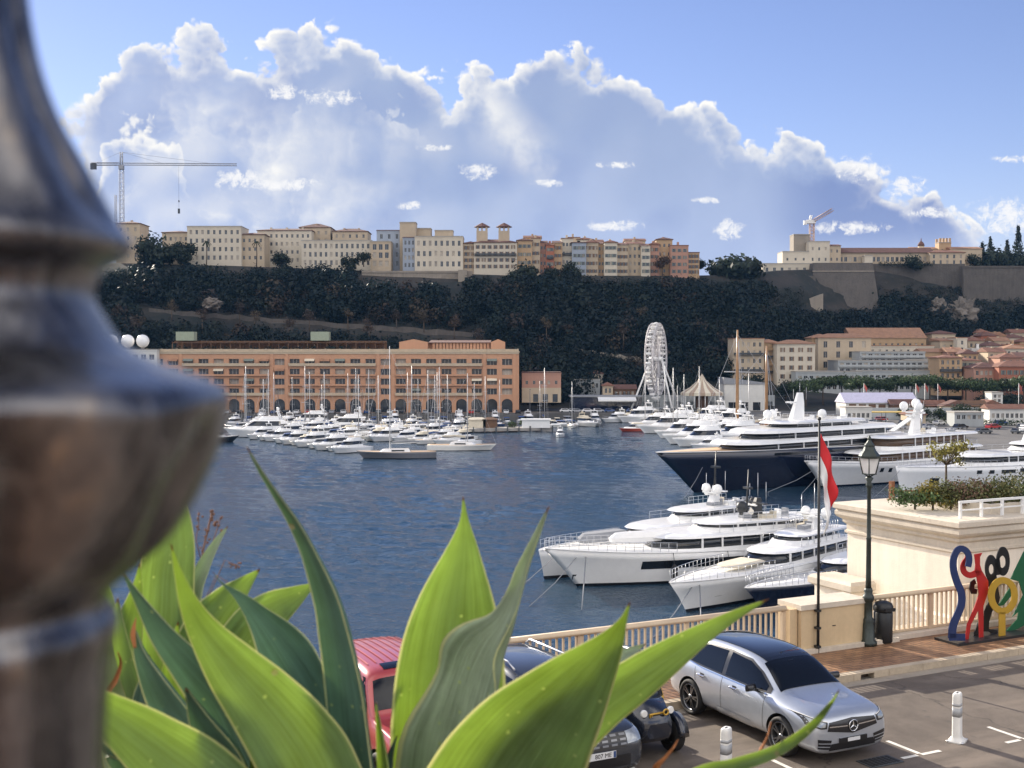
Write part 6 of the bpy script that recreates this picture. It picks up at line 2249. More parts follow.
def paving_material():
    m, g, b = nodemat('brown_paving')
    tc = g.n('ShaderNodeTexCoord')
    o = tc.outputs['Object']
    br = g.n('ShaderNodeTexBrick')
    g.link(o, br.inputs['Vector'])
    br.inputs['Scale'].default_value = 1.0
    br.inputs['Brick Width'].default_value = .30
    br.inputs['Row Height'].default_value = .15
    br.inputs['Mortar Size'].default_value = .010
    br.inputs['Mortar Smooth'].default_value = .2
    br.inputs['Color1'].default_value = (.30, .165, .085, 1)
    br.inputs['Color2'].default_value = (.22, .115, .06, 1)
    br.inputs['Mortar'].default_value = (.10, .07, .05, 1)
    br.offset = .5
    k = g.step(g.noise(o, 1.4, 6, .65), .3, .7, .65, 1.3)
    s = g.n('ShaderNodeVectorMath', operation='SCALE')
    g.link(br.outputs['Color'], s.inputs[0])
    g.link(k, s.inputs['Scale'])
    g.link(s.outputs[0], b.inputs['Base Color'])
    b.inputs['Roughness'].default_value = .55
    bn = g.n('ShaderNodeBump')
    bn.inputs['Distance'].default_value = .008
    g.link(g.m('SUBTRACT', g.noise(o, 30, 3, .6), br.outputs['Fac']), bn.inputs['Height'])
    g.link(bn.outputs[0], b.inputs['Normal'])
    return m


road_m, pave_m = road_material(), paving_material()
kerb_m = M('kerb_stone', (.46, .38, .28), .85, var=.2, vs=2.5, bump=.006, bs=20)
paint_line = M('road_paint', (.72, .69, .62), .7, var=.22, vs=6)
beige_metal = M('beige_rail_paint', (.60, .47, .32), .55, var=.1, vs=3)
beige_stone = M('beige_render', (.60, .46, .28), .85, var=.12, vs=1.2, bump=.004, bs=30, streak=.3)
wall_white = M('cream_wall_render', (.82, .735, .61), .85, var=.16, vs=.8, bump=.005, bs=25, streak=.5)
cap_stone = M('pale_cap_stone', (.60, .53, .43), .85, var=.18, vs=1.5, bump=.006, bs=18, streak=.25)
green_iron = M('green_black_iron', (.035, .045, .040), .4, .3, var=.35, vs=5, bump=.004, bs=30)
frost_glass = M('opal_glass', (.80, .79, .75), .3, var=.04)


def street():
    m = MB().box(-70, 90, -60, 21.95, -3, 14.985)
    o = m.build('street_ground', concrete, None, None, RZ)
    tag(o, kind='structure')
    o = MB().poly([(-70, -60, ROAD), (90, -60, ROAD), (90, KERB_T + .02, ROAD), (-70, KERB_T + .02, ROAD)]).build('road', road_m, None, None, RZ)
    tag(o, kind='structure')
    o = MB().box(-70, 90, KERB_T + .2, 21.94, 14.99, WALK).build('pavement', pave_m, None, None, RZ)
    tag(o, kind='structure')
    # kerb stones, with the gap of a gully mouth
    sg, _ = st_of(gz(869, 676, 15.08))
    k = MB()
    s = -30.0
    while s < 60:
        ln = 1.0
        if not (s < sg + .2 and s + ln > sg - .2):
            k.box(s + .006, s + ln - .006, KERB_T, KERB_T + .198, 14.99, WALK + .006)
        else:
            k.box(s + .006, sg - .19, KERB_T, KERB_T + .198, 14.99, WALK + .006)
            k.box(sg + .19, s + ln - .006, KERB_T, KERB_T + .198, 14.99, WALK + .006)
            k.box(sg - .189, sg + .189, KERB_T + .002, KERB_T + .196, WALK - .03, WALK + .006)
        s += ln
    o = k.build('kerb', kerb_m, None, None, RZ)
    tag(o, kind='structure')
    o = MB().box(-30, 60, KERB_T - .30, KERB_T - .004, 14.99, 15.008).build('gutter', M('gutter_concrete', (.30, .26, .21), .85, var=.2, vs=2), None, None, RZ)
    tag(o, kind='structure')
    # lower quay between the retaining wall and the yachts
    o = MB().box(-40, 70, 21.96, 52, -3, 2.0).build('lower_quay', concrete, None, None, RZ)
    tag(o, kind='structure')
    # painted bay lines
    mk = MB()

    def line(s0, t0, s1, t1, w):
        d = Vector((s1 - s0, t1 - t0)).normalized()
        n = Vector((-d.y, d.x)) * w / 2
        mk.poly([(s0 - n.x, t0 - n.y, 15.005), (s1 - n.x, t1 - n.y, 15.005), (s1 + n.x, t1 + n.y, 15.005), (s0 + n.x, t0 + n.y, 15.005)])
    for (pa, pb) in (((887, 741), (918, 754)), ((988, 727), (1024, 738)), ((772, 760), (806, 773))):
        a, b = st_of(gz(*pa, 15)), st_of(gz(*pb, 15))
        line(a[0], a[1], a[0], b[1], .09)
        line(a[0] - .05 + .048, b[1] - .05, a[0] + .45, b[1] - .05, .09)
        line(a[0] - .45, b[1] - .05, a[0] - .05 - .048, b[1] - .05, .09)
    for s in (8.3, 10.85):
        line(s, 18.8, s, 14.9, .09)
    o = mk.build('road_markings', paint_line, None, None, RZ)
    tag(o, kind='structure')


street()


def drain():
    p = gz(880, 762, 15)
    s, t = st_of(p)
    th = thing('drain_cover', 'dark slotted drain cover in the road in front of the silver car', 'drain cover', S(s, t, 15.004), RZ)
    MB().box(-.36, .36, -.2, .2, 0, .012).build('frame', rail_dk, th)
    m = MB()
    for k in range(7):
        m.box(-.32 + k * .095, -.26 + k * .095, -.16, .16, .0125, .02)
    m.build('slots', rubber, th)


drain()


def railings():
    def run(s0, s1, label):
        th = thing('railing', label, 'railing', S(s0, RAIL_T, WALK), RZ)
        L = s1 - s0
        MB().loft([[(x, y, z) for y, z in ((-.09, 1.0), (-.09, 1.05), (-.05, 1.10), (.05, 1.10), (.09, 1.05), (.09, 1.0))] for x in (0, L)], True, True, True).build('top_rail', beige_metal, th)
        MB().box(0, L, -.035, .035, .13, .19).build('bottom_rail', beige_metal, th)
        n = int(round(L / 2.4))
        for k in range(n + 1):
            x = min(L - .05, max(.05, L * k / n))
            MB().box(x - .045, x + .045, -.045, .045, .0, .999).build('post', beige_metal, th)
        m = MB()
        x = .18
        while x < L - .1:
            m.box(x - .018, x + .018, -.025, .025, .191, .999)
            x += .155
        m.build('balusters', beige_metal, th)
        return th
    run(9.7, 17.86, 'beige metal railing between the parked cars and the yachts, left of the pedestal block')
    run(19.95, 44, 'beige metal railing behind the coloured sculpture, right of the lamp post')
    t = thing('parapet', 'low stone parapet ending the railing behind the red car', 'parapet', S(-30, 21.6, WALK), RZ)
    MB().box(0, 39.65, -.2, .25, 0, .62).build('wall', beige_stone, t)
    MB().box(-.05, 39.68, -.26, .31, .622, .72).build('cap', cap_stone, t)
    o = MB().box(19.9, 46, 21.5, 22.3, WALK + .001, WALK + .12).build('railing_plinth', cap_stone, None, None, RZ)
    tag(o, 'pale stone strip under the railing behind the sculpture', 'plinth')
    # pedestal block
    s0, t0 = st_of(gz(801, 654, WALK))
    th = thing('pedestal_block', 'square beige rendered pedestal block at the end of the railing, beside the lamp post', 'pedestal', S(s0, t0, WALK), RZ)
    MB().box(0, 1.9, 0, .75, 0, 1.0).build('body', beige_stone, th)
    MB().box(-.04, 1.94, -.04, .79, 1.002, 1.12).build('cap', cap_stone, th)
    MB().box(-.03, 2.9, -.12, -.003, 0, .10).build('base_strip', cap_stone, th)
    MB().box(.92, 1.02, -.008, -.002, .55, .57).build('lock', dark_metal, th)
    MB().box(-.24, -.03, .1, .6, 0, 1.02).build('end_pier', beige_stone, th)
    return s0, t0


PED = railings()


def lamp_post():
    p = gz(868, 645, WALK)
    th = thing('street_lamp', 'dark green iron street lamp with a white four-sided lantern, beside the litter bin', 'street lamp', p, RZ)
    MB().lathe([(.21, 0), (.21, .09), (.16, .13), (.14, .5), (.125, .56), (.13, .62), (.10, .66), (.095, 1.02), (.125, 1.06), (.14, 1.12), (.125, 1.18), (.09, 1.22), (.105, 1.30), (.08, 1.36)], 12).build('base', green_iron, th)
    MB().lathe([(.07, 1.36), (.062, 1.6), (.056, 2.5), (.066, 2.52), (.05, 2.56), (.045, 3.7), (.075, 3.75), (.08, 3.80), (.05, 3.86), (.10, 3.95), (.04, 4.0)], 12).build('shaft', green_iron, th)
    lan = MB()
    w0, w1 = .105, .165
    z0, z1 = 4.06, 4.42
    for sx, sy in ((-1, -1), (1, -1), (1, 1), (-1, 1)):
        lan.tube([(sx * w0, sy * w0, z0), (sx * w1, sy * w1, z1)], .014, 5)
        lan.tube([(0, 0, 3.98), (sx * w0, sy * w0, z0)], .016, 5)
    lan.box(-w0 - .015, w0 + .015, -w0 - .015, w0 + .015, z0 - .02, z0)
    la = lan.build('lantern_frame', green_iron, th)
    MB().loft([[(-w0 + .01, -w0 + .01, z0 + .002), (w0 - .01, -w0 + .01, z0 + .002), (w0 - .01, w0 - .01, z0 + .002), (-w0 + .01, w0 - .01, z0 + .002)],
               [(-w1 + .01, -w1 + .01, z1), (w1 - .01, -w1 + .01, z1), (w1 - .01, w1 - .01, z1), (-w1 + .01, w1 - .01, z1)]], True, True, True, 0, False).build('lantern_glass', frost_glass, la)
    MB().lathe([(.245, 4.425), (.25, 4.48), (.215, 4.53), (.15, 4.61), (.12, 4.69), (.125, 4.73), (.075, 4.79), (.035, 4.85), (.045, 4.88), (.015, 4.96)], 8, smooth=False).build('lantern_roof', green_iron, la)
    p = gz(883, 642, WALK)
    th = thing('litter_bin', 'black cylindrical litter bin with a domed lid beside the lamp post', 'litter bin', p, RZ)
    MB().lathe([(.19, 0), (.22, .03), (.225, .72), (.21, .74)], 18).build('body', dark_metal, th)
    MB().lathe([(.21, .741), (.235, .76), (.235, .86), (.20, .94), (.10, .985), (.01, .99)], 18).build('lid', dark_metal, th)
    MB().prism([(-.16, -.245), (.16, -.245), (.16, -.225), (-.16, -.225)], .765, .845).build('slot', rubber, th)
    # the flag
    s0, t0 = PED
    th = thing('flag_pole', 'thin black flagpole standing in front of the pedestal block', 'flagpole', S(s0 + .42, t0 - .09, WALK), RZ)
    top = 20.5 - WALK
    MB().tube([(0, 0, 0), (0, 0, top * .5), (0, 0, top)], [.035, .03, .024], 8).ball((0, 0, top + .04), .045, 8).build('pole', dark_metal, th)
    m = MB()
    for z in (.12, .55, .95):
        m.box(-.05, .05, -.05, .085, z, z + .05)
    m.build('bracket', dark_metal, th)
    # flag cloth, hanging from the hoist
    NX, NT = 22, 14
    vs = []
    for i in range(NX + 1):
        f = i / NX
        for j in range(NT + 1):
            q = j / NT
            hoist = top - .30 - q * .98
            ln = 1.45 * f
            drop = ln * (.90 + .05 * q)
            out = .42 * (1 - math.exp(-2.2 * f)) * (1 - .62 * q)
            fold = .09 * math.sin(q * 9 + f * 4) * f + .05 * math.sin(f * 11 + q * 3)
            vs.append((.035 + out + .02 * math.sin(7 * f + 5 * q) * f, fold, hoist - drop))
    fm = [(i * (NT + 1) + j, (i + 1) * (NT + 1) + j, (i + 1) * (NT + 1) + j + 1, i * (NT + 1) + j + 1) for i in range(NX) for j in range(NT)]
    mb = MB()
    mb.v = vs
    for f in fm:
        j = f[0] % (NT + 1)
        mb.f.append(f)
        mb.m.append(0 if j < NT / 2 else 1)
        mb.s.append(True)
    fl = mb.build('flag', [M('flag_red', (.55, .015, .02), .7, var=.06), M('flag_white', (.78, .78, .77), .7, var=.04)], None, S(s0 + .42, t0 - .09, WALK), RZ - .25)
    md = fl.modifiers.new('cloth', 'SOLIDIFY')
    md.thickness = .006
    tag(fl, 'red over white flag hanging limp from the black pole', 'flag')


lamp_post()


def bollards():
    m_w = M('white_plastic', (.74, .73, .69), .45, var=.08, vs=8)
    m_g = M('grey_reflective_band', (.38, .39, .40), .35, var=.1)
    for px, py, lab in ((957, 741, 'white flexible road post on the open asphalt, right of the silver car'), (726, 781, 'white flexible road post standing beside the silver car, between it and the buggy')):
        p = gz(px, py, ROAD)
        th = thing('road_post', lab, 'bollard', p, RZ + .5, 'white flexible road posts')

        def sq(w, d, z, n=16, e=4.0):
            out = []
            for k in range(n):
                a = 2 * math.pi * k / n
                c, s = math.cos(a), math.sin(a)
                out.append((w * math.copysign(abs(c) ** (2 / e), c), d * math.copysign(abs(s) ** (2 / e), s), z))
            return out
        MB().loft([sq(.19, .16, .0), sq(.17, .14, .03), sq(.125, .10, .06), sq(.108, .078, .10), sq(.104, .074, .80), sq(.10, .07, .86), sq(.085, .055, .885)], True, True, True).build('body', m_w, th)
        MB().loft([sq(.1075, .0775, .46), sq(.1065, .0765, .62)], True, True, True).loft([sq(.1065, .0765, .65), sq(.106, .076, .70)], True, True, True).build('band', m_g, th)
        MB().box(-.04, .04, -.012, .012, .8855, .889).build('slot', rubber, th)
        f = MB()
        for k in range(4):
            a = math.pi / 4 + k * math.pi / 2
            f.lathe([(.035, .0), (.03, .03)], 8, (.2 * math.cos(a), .17 * math.sin(a), .0))
        f.build('foot_bolts', steel, th)


bollards()


# ---------------------------------------------------------------- sculpture
def plate(mb, pts, y0, y1, mi=0):
    n = len(pts)
    ar = sum(pts[i][0] * pts[(i + 1) % n][1] - pts[(i + 1) % n][0] * pts[i][1] for i in range(n))
    if ar < 0:
        pts = pts[::-1]
    vs = [(p[0], y0, p[1]) for p in pts] + [(p[0], y1, p[1]) for p in pts]
    mb.add(vs, [tuple(range(n)), tuple(range(2 * n - 1, n - 1, -1))] + [(i + n, (i + 1) % n + n, (i + 1) % n, i) for i in range(n)], mi)
    return mb


def sculpture():
    s0, t0 = st_of(gz(958.7, 646.5, WALK))
    th = thing('sculpture', 'sculpture of painted metal figures in blue, red, black, yellow and green on a black base', 'sculpture', S(s0, t0, WALK), RZ)
    MB().box(0, 5.6, 0, .75, 0, .06).build('base_plate', M('black_base', (.015, .016, .02), .35, var=.15), th)
    cols = {'blue': (.020, .036, .115), 'red': (.40, .018, .016), 'black': (.012, .012, .013), 'yellow': (.44, .27, .03), 'green': (.013, .10, .042)}
    mats = {k: M(k + '_enamel', v, .5, var=.08, vs=5, spec=.3) for k, v in cols.items()}

    def P(x, y, tt):
        s, z = on_t(924 + x / 5.91, 530 + y / 5.91, t0 + tt)
        return (s - s0, max(.0605, z - WALK))

    def fig(name, col, tt, polys=(), strokes=(), rings=(), th_=.022):
        mb = MB()
        for p in polys:
            plate(mb, [P(x, y, tt) for x, y in p], tt, tt + th_)
        for pts, hw in strokes:
            # smooth the centreline
            q = [Vector(p) for p in pts]
            for _ in range(2):
                r = [q[0]]
                for a, b in zip(q[:-1], q[1:]):
                    r += [a * .75 + b * .25, a * .25 + b * .75]
                q = r + [q[-1]]
            L, Rr = [], []
            for i, c in enumerate(q):
                d = (q[min(i + 1, len(q) - 1)] - q[max(i - 1, 0)]).normalized()
                n = Vector((-d.y, d.x)) * (hw if not isinstance(hw, tuple) else hw[0] + (hw[1] - hw[0]) * i / (len(q) - 1))
                L.append(c + n)
                Rr.append(c - n)
            plate(mb, [P(a.x, a.y, tt) for a in L + Rr[::-1]], tt, tt + th_)
        for (cx, cy, rx, ry, ix, iy, jx, jy) in rings:
            n = 36
            vo = [P(cx + rx * math.cos(2 * math.pi * k / n), cy + ry * math.sin(2 * math.pi * k / n), tt) for k in range(n)]
            vi = [P(ix + jx * math.cos(2 * math.pi * k / n), iy + jy * math.sin(2 * math.pi * k / n), tt) for k in range(n)]
            rr = [[(a[0], tt, a[1]), (b[0], tt, b[1]), (b[0], tt + th_, b[1]), (a[0], tt + th_, a[1])] for a, b in zip(vo, vi)]
            mb.loft(rr + [rr[0]], True, False, False, 0, False)
        return mb.build(name, mats[col], th)
    fig('blue_serpent', 'blue', .12, [[(150, 612), (245, 614), (245, 655), (150, 655)]],
        [([(262, 218), (272, 170), (256, 122), (212, 104), (178, 150), (172, 225), (196, 310), (226, 370), (226, 440), (196, 510), (170, 570), (168, 640)], (17, 23))])
    fig('red_dancer', 'red', .24, [[(305, 240), (345, 244), (380, 300), (382, 360), (352, 450), (352, 650), (328, 650), (324, 470), (278, 560), (264, 655), (244, 655), (256, 560), (302, 450), (326, 380), (318, 310)],
                                   [(300, 256), (306, 205), (299, 145), (322, 140), (345, 135), (332, 160), (332, 206), (345, 250)]],
        [([(268, 125), (258, 170), (230, 205), (236, 250), (268, 270), (300, 262), (325, 245)], (13, 20))])
    fig('black_figure', 'black', .42, [[(372, 288), (428, 262), (436, 330), (450, 400), (440, 440), (404, 480), (386, 540), (384, 585), (436, 592), (436, 622), (398, 612), (384, 600), (352, 600), (358, 480), (384, 420), (388, 340)],
                                       [(300, 290), (276, 308), (268, 345), (282, 378), (312, 378), (318, 350), (298, 345), (300, 322), (312, 318)], [(320, 545), (326, 636), (292, 640)], [(418, 180), (445, 150), (460, 262), (420, 270)]],
        (), [(398, 225, 36, 78, 399, 232, 15, 30), (468, 185, 40, 86, 465, 188, 20, 36)])
    fig('yellow_ring_figure', 'yellow', .12, [[(444, 486), (482, 486), (482, 655), (444, 655)]], (), [(468, 388, 88, 110, 469, 388, 50, 72)])
    fig('green_figure', 'green', .42, [[(620, 70), (512, 290), (562, 305), (590, 390), (640, 330)], [(590, 380), (524, 514), (560, 482), (552, 528), (486, 620), (486, 640), (540, 640), (600, 560), (690, 640), (760, 640), (700, 500), (720, 380), (640, 320)],
                                       [(512, 335), (438, 450), (470, 446), (520, 385)]])


sculpture()


# ---------------------------------------------------------------- terrace building on the right
def upper_terrace():
    s0, t0, t1, zt = 24.15, 22.5, 26.6, 17.74
    th = thing('terrace_building', 'cream rendered terrace wall with a heavy moulded cornice, behind the sculpture', 'building', S(s0, t0, 2.0), RZ)
    W, Dp, h = 26, t1 - t0, zt - 2.0
    MB().box(0, W, 0, Dp, 0, h - .9).build('wall', wall_white, th)

    def ring(o, z):
        return [(-o, -o, z), (W, -o, z), (W, Dp + o, z), (-o, Dp + o, z)]
    c = MB()
    prof = [(.0, h - .899), (.06, h - .86), (.06, h - .80), (.02, h - .78), (.02, h - .62), (.10, h - .55), (.10, h - .48), (.22, h - .40), (.26, h - .34), (.26, h - .24), (.22, h - .20), (.30, h - .16), (.30, h - .04), (.26, h)]
    c.loft([ring(o, z) for o, z in prof], True, False, True, 0, False)
    c.build('cornice', cap_stone, th)
    b = MB()
    b.loft([ring(o, z) for o, z in ((.16, 0), (.16, 12.9), (.10, 13.0), (.10, 13.15), (.02, 13.2), (.0, 13.21))], True, False, False, 0, False)
    b.build('base_course', wall_white, th)
    lo = thing('lower_ledge', 'lower cream ledge with rounded moulding left of the terrace wall', 'ledge', S(s0 - .95, t0 + 2.9, 2.0), RZ)
    MB().box(0, .78, 0, 1.5, 0, 13.4).build('wall', wall_white, lo)
    MB().loft([[(-o, -o, z), (.78, -o, z), (.78, 1.5 + o, z), (-o, 1.5 + o, z)] for o, z in ((.05, 13.402), (.14, 13.46), (.14, 13.62), (.05, 13.7))], True, True, True, 0, False).build('cap', cap_stone, lo)
    # planter bed on top with its rim
    pl = thing('planter', 'low stone planter bed on the terrace above the sculpture', 'planter', S(s0 + 1.6, t0 + .40, zt + .001), RZ)
    MB().box(0, 22, 0, .18, 0, .25).box(0, .18, .181, 2.6, 0, .25).box(0, 22, 2.601, 2.78, 0, .25).build('rim', cap_stone, pl)
    MB().box(.181, 22, .181, 2.6, 0, .18).build('soil', M('soil', (.07, .05, .035), .95, var=.3, vs=6, bump=.02, bs=20), pl)
    # bushes, each a thing
    specs = [(916, 505, 1.0, .42, (.075, .12, .045), 'low bright green bush at the left end of the terrace planter'), (934, 506, .75, .62, (.24, .20, .05), 'yellowish bush beside the small tree on the terrace'),
             (952, 508, .8, .60, (.12, .13, .055), 'olive bush just right of the small tree on the terrace'), (968, 506, .95, .68, (.17, .11, .075), 'reddish-brown bush in the middle of the terrace planter'),
             (986, 506, 1.1, .72, (.13, .14, .06), 'wide olive green bush right of the reddish one on the terrace'), (1004, 506, 1.0, .78, (.19, .18, .07), 'yellow-green bush near the right edge on the terrace'),
             (1022, 506, 1.2, .80, (.09, .125, .05), 'dark green bush cut by the right edge on the terrace'), (1045, 506, 1.2, .8, (.09, .09, .04), 'olive bush beyond the right edge on the terrace')]
    for i, (px, py, w, hh, col, lab) in enumerate(specs):
        D = 33.0
        hh *= 1.18
        p = Vector((X_(px, D), D, zt + .18))
        s_, t_ = st_of(p)
        p = S(s_, min(t1 - .9, max(t0 + .95, t_)), zt + .18)
        cr = [(rng.uniform(-.45, .45) * w, rng.uniform(-.3, .3) * w, hh * rng.uniform(.05, .62), w * .42, w * .36, hh * .40) for _ in range(12)]
        tree('bush', lab, 'bush', p, hh, cr, 'bushes in the terrace planter', col=col, leaf=.075, nper=130, trunk_r=.03, shell=.2)
    D = 34.2
    p = S(*st_of((X_(947, D), D)), zt + .18)
    cr = [(rng.uniform(-.45, .45), rng.uniform(-.4, .4), 1.25 + rng.uniform(-.3, .35), .26, .26, .2) for _ in range(13)]
    tree('small_tree', 'small yellow-green tree with a thin trunk on the terrace', 'tree', p, 1.6, cr, col=(.22, .20, .055), leaf=.08, nper=75, trunk_r=.035, shell=.1)
    # white guard rail at the terrace edge
    th = thing('guard_rail', 'low white guard rail along the terrace edge above the sculpture', 'railing', S(s0 + .15, t0 + .12, zt + .002), RZ)
    L = 20
    MB().box(0, L, -.03, .03, .40, .46).build('top_rail', white_paint, th)
    MB().box(0, L, -.02, .02, .2, .235).build('mid_rail', white_paint, th)
    for k in range(27):
        x = .04 + (L - .08) * k / 26
        MB().box(x - .03, x + .03, -.035, .035, 0, .399).build('post', white_paint, th)
    D = 35.6
    p = S(*st_of((X_(882, D), D)), zt)
    s_, t_ = st_of(p)
    th = thing('rusty_post', 'short rusty post on the far edge of the terrace', 'post', S(s_, min(t_, t1 - .1), zt + .002), RZ)
    MB().box(-.06, .06, -.06, .06, 0, .55).box(-.1, .1, -.1, .1, 0, .03).build('post', M('rust', (.20, .08, .035), .85, var=.3, vs=8), th)


upper_terrace()


# ---------------------------------------------------------------- cars
def car_shell(stations, axles, wr, width, mat, parent, sub=2, arch=.055):
    rings = []
    for (x, w, zb, zbelt, ztop, rw) in stations:
        half = [(0, zb), (.80 * w, zb), (.965 * w, zb + .10), (w, zb + .5 * (zbelt - zb)), (.985 * w, zbelt - .09), (.93 * w, zbelt),
                (.93 * w + (rw - .93 * w) * .86, zbelt + (ztop - zbelt) * .84), (rw * .80, ztop - .015), (0, ztop)]
        rings.append([(x, -y, z) for y, z in half] + [(x, y, z) for y, z in half[-2:0:-1]])
    mb = MB().loft(rings, True, True, True)
    o = mb.build('body', [mat, rubber], None)
    md = o.modifiers.new('s', 'SUBSURF')
    md.levels = md.render_levels = sub
    cut = []
    for x in axles:
        for sg in (-1, 1):
            n = 28
            c = MB()
            r = wr + arch
            ya, yb = sorted((sg * (width - .30), sg * (width + .2)))
            c.loft([[(x + r * math.cos(2 * math.pi * k / n), y, wr + r * math.sin(2 * math.pi * k / n)) for k in range(n)] for y in (ya, yb)], True, True, True, 1, False)
            co = c.build('cutter', [mat, rubber])
            bm = bmesh.new()
            bm.from_mesh(co.data)
            bmesh.ops.recalc_face_normals(bm, faces=bm.faces)
            bm.to_mesh(co.data)
            bm.free()
            cut.append(co)
            b = o.modifiers.new('b', 'BOOLEAN')
            b.operation = 'DIFFERENCE'
            b.solver = 'EXACT'
            b.object = co
    bm = bmesh.new()
    bm.from_mesh(o.data)
    bmesh.ops.recalc_face_normals(bm, faces=bm.faces)
    bm.to_mesh(o.data)
    bm.free()
    dg = bpy.context.evaluated_depsgraph_get()
    me = bpy.data.meshes.new_from_object(o.evaluated_get(dg), depsgraph=dg)
    o.modifiers.clear()
    o.data = me
    for c in cut:
        bpy.data.objects.remove(c)
    # smooth by angle
    bm = bmesh.new()
    bm.from_mesh(me)
    for f in bm.faces:
        f.smooth = True
    for e in bm.edges:
        e.smooth = len(e.link_faces) == 2 and e.calc_face_angle(0) < R(35)
    bm.to_mesh(me)
    bvh = BVHTree.FromBMesh(bm)
    bm.free()
    o.parent = parent
    return o, bvh


def patch(mb, bvh, axis, top, bot, off=.006, rows=5, sub=4, sign=1, mi=0):
    """lay a panel on the shell: top/bot are polylines in the plane across `axis`"""
    def dens(p):
        out = []
        for a, b in zip(p[:-1], p[1:]):
            for k in range(sub):
                out.append((a[0] + (b[0] - a[0]) * k / sub, a[1] + (b[1] - a[1]) * k / sub))
        return out + [p[-1]]
    T, Bt = dens(top), dens(bot)
    grid = []
    for r in range(rows + 1):
        f = r / rows
        line = []
        for a, b in zip(T, Bt):
            u, v = a[0] + (b[0] - a[0]) * f, a[1] + (b[1] - a[1]) * f
            if axis == 'y':
                og, d = Vector((u, sign * 4, v)), Vector((0, -sign, 0))
            elif axis == 'x':
                og, d = Vector((sign * 6, u, v)), Vector((-sign, 0, 0))
            else:
                og, d = Vector((u, v, 6)), Vector((0, 0, -1))
            hit = bvh.ray_cast(og, d)
            if hit[0] is None:
                near = bvh.find_nearest(og + d * (4 if axis == 'y' else 6))
                p, n = near[0], near[1]
            else:
                p, n = hit[0], hit[1]
            if n.dot(d) > 0:
                n = -n
            line.append(p + n * off)
        grid.append(line)
    n = len(T)
    vs = [p for l in grid for p in l]
    fs = []
    for r in range(rows):
        for i in range(n - 1):
            fs.append((r * n + i, r * n + i + 1, (r + 1) * n + i + 1, (r + 1) * n + i))
    mb.add(vs, fs, mi, True)
    return mb


def wheel(parent, x, y, r, w, rimm, sg, spokes=5, ratio=.70):
    t = bpy.data.objects.new('wheel', None)
    COL.objects.link(t)
    t.parent = parent
    t.location = (x, y, r)
    rx = Matrix.Rotation(-sg * math.pi / 2, 4, 'X')       # local z becomes outward
    k = MB().lathe([(r * ratio, -w / 2), (r * .93, -w / 2), (r, -w * .32), (r, w * .32), (r * .93, w / 2), (r * (ratio + .03), w / 2), (r * ratio, w * .40), (r * ratio, -w / 2)], 36, cap0=False, cap1=False)
    k.xf(rx).build('tyre', rubber, t)
    k = MB().lathe([(r * ratio, -w * .3), (r * ratio * .99, w * .40), (r * ratio * .92, w * .44), (r * ratio * .88, w * .36), (r * ratio * .86, -w * .3)], 32, cap0=False, cap1=False)
    k.lathe([(r * .16, w * .16), (r * .15, w * .40), (r * .05, w * .42)], 14)
    for i in range(spokes):
        for d in (-.13, .13):
            a = 2 * math.pi * i / spokes + d
            a2 = 2 * math.pi * i / spokes + d * 1.25
            c, s = math.cos(a), math.sin(a)
            p0 = Vector((r * .10 * c, r * .10 * s, w * .36))
            p1 = Vector((r * ratio * .92 * math.cos(a2), r * ratio * .92 * math.sin(a2), w * .38))
            n = Vector((-s, c, 0)) * r * .042
            dz = Vector((0, 0, w * .16))
            k.add([p0 - n, p1 - n, p1 + n, p0 + n, p0 - n - dz, p1 - n - dz, p1 + n - dz, p0 + n - dz], [(0, 1, 2, 3), (4, 7, 6, 5), (0, 4, 5, 1), (1, 5, 6, 2), (2, 6, 7, 3), (3, 7, 4, 0)])
    k.xf(rx).build('rim', rimm, t)
    MB().lathe([(r * ratio * .8, -w * .1), (r * ratio * .8, w * .0)], 24).xf(rx).build('brake_disc', dark_metal, t)
    return t


def text_mesh(name, body, size, mat, parent, loc, rot, depth=.001):
    cu = bpy.data.curves.new(name, 'FONT')
    cu.body = body
    cu.size = size
    cu.align_x = 'CENTER'
    cu.align_y = 'CENTER'
    cu.extrude = depth
    o = bpy.data.objects.new(name, cu)
    COL.objects.link(o)
    dg = bpy.context.evaluated_depsgraph_get()
    me = bpy.data.meshes.new_from_object(o.evaluated_get(dg), depsgraph=dg)
    bpy.data.objects.remove(o)
    me.materials.clear()
    me.materials.append(mat)
    o = bpy.data.objects.new(name, me)
    COL.objects.link(o)
    o.parent = parent
    o.location = loc
    o.rotation_euler = rot
    return o


def carpaint(name, col, metal=.6, rough=.28):
    m, g, b = nodemat(name)
    tc = g.n('ShaderNodeTexCoord')
    fl = g.noise(tc.outputs['Object'], 6, 2, .5)
    dirt = g.noise(tc.outputs['Object'], 2.2, 6, .65)
    c = g.mix(g.step(fl, .35, .65), tuple(x * .98 for x in col), tuple(min(1, x * 1.02) for x in col))
    sp = g.n('ShaderNodeSeparateXYZ')
    g.link(tc.outputs['Object'], sp.inputs[0])
    dust = g.m('MULTIPLY', g.step(g.m('ADD', sp.outputs[2], g.m('MULTIPLY', dirt, .3)), .62, .30), .35)
    c = g.mix(dust, c, (.20, .17, .14))
    g.link(c, b.inputs['Base Color'])
    b.inputs['Metallic'].default_value = metal
    b.inputs['Roughness'].default_value = rough
    b.inputs['Coat Weight'].default_value = .9
    b.inputs['Coat Roughness'].default_value = .03
    return m


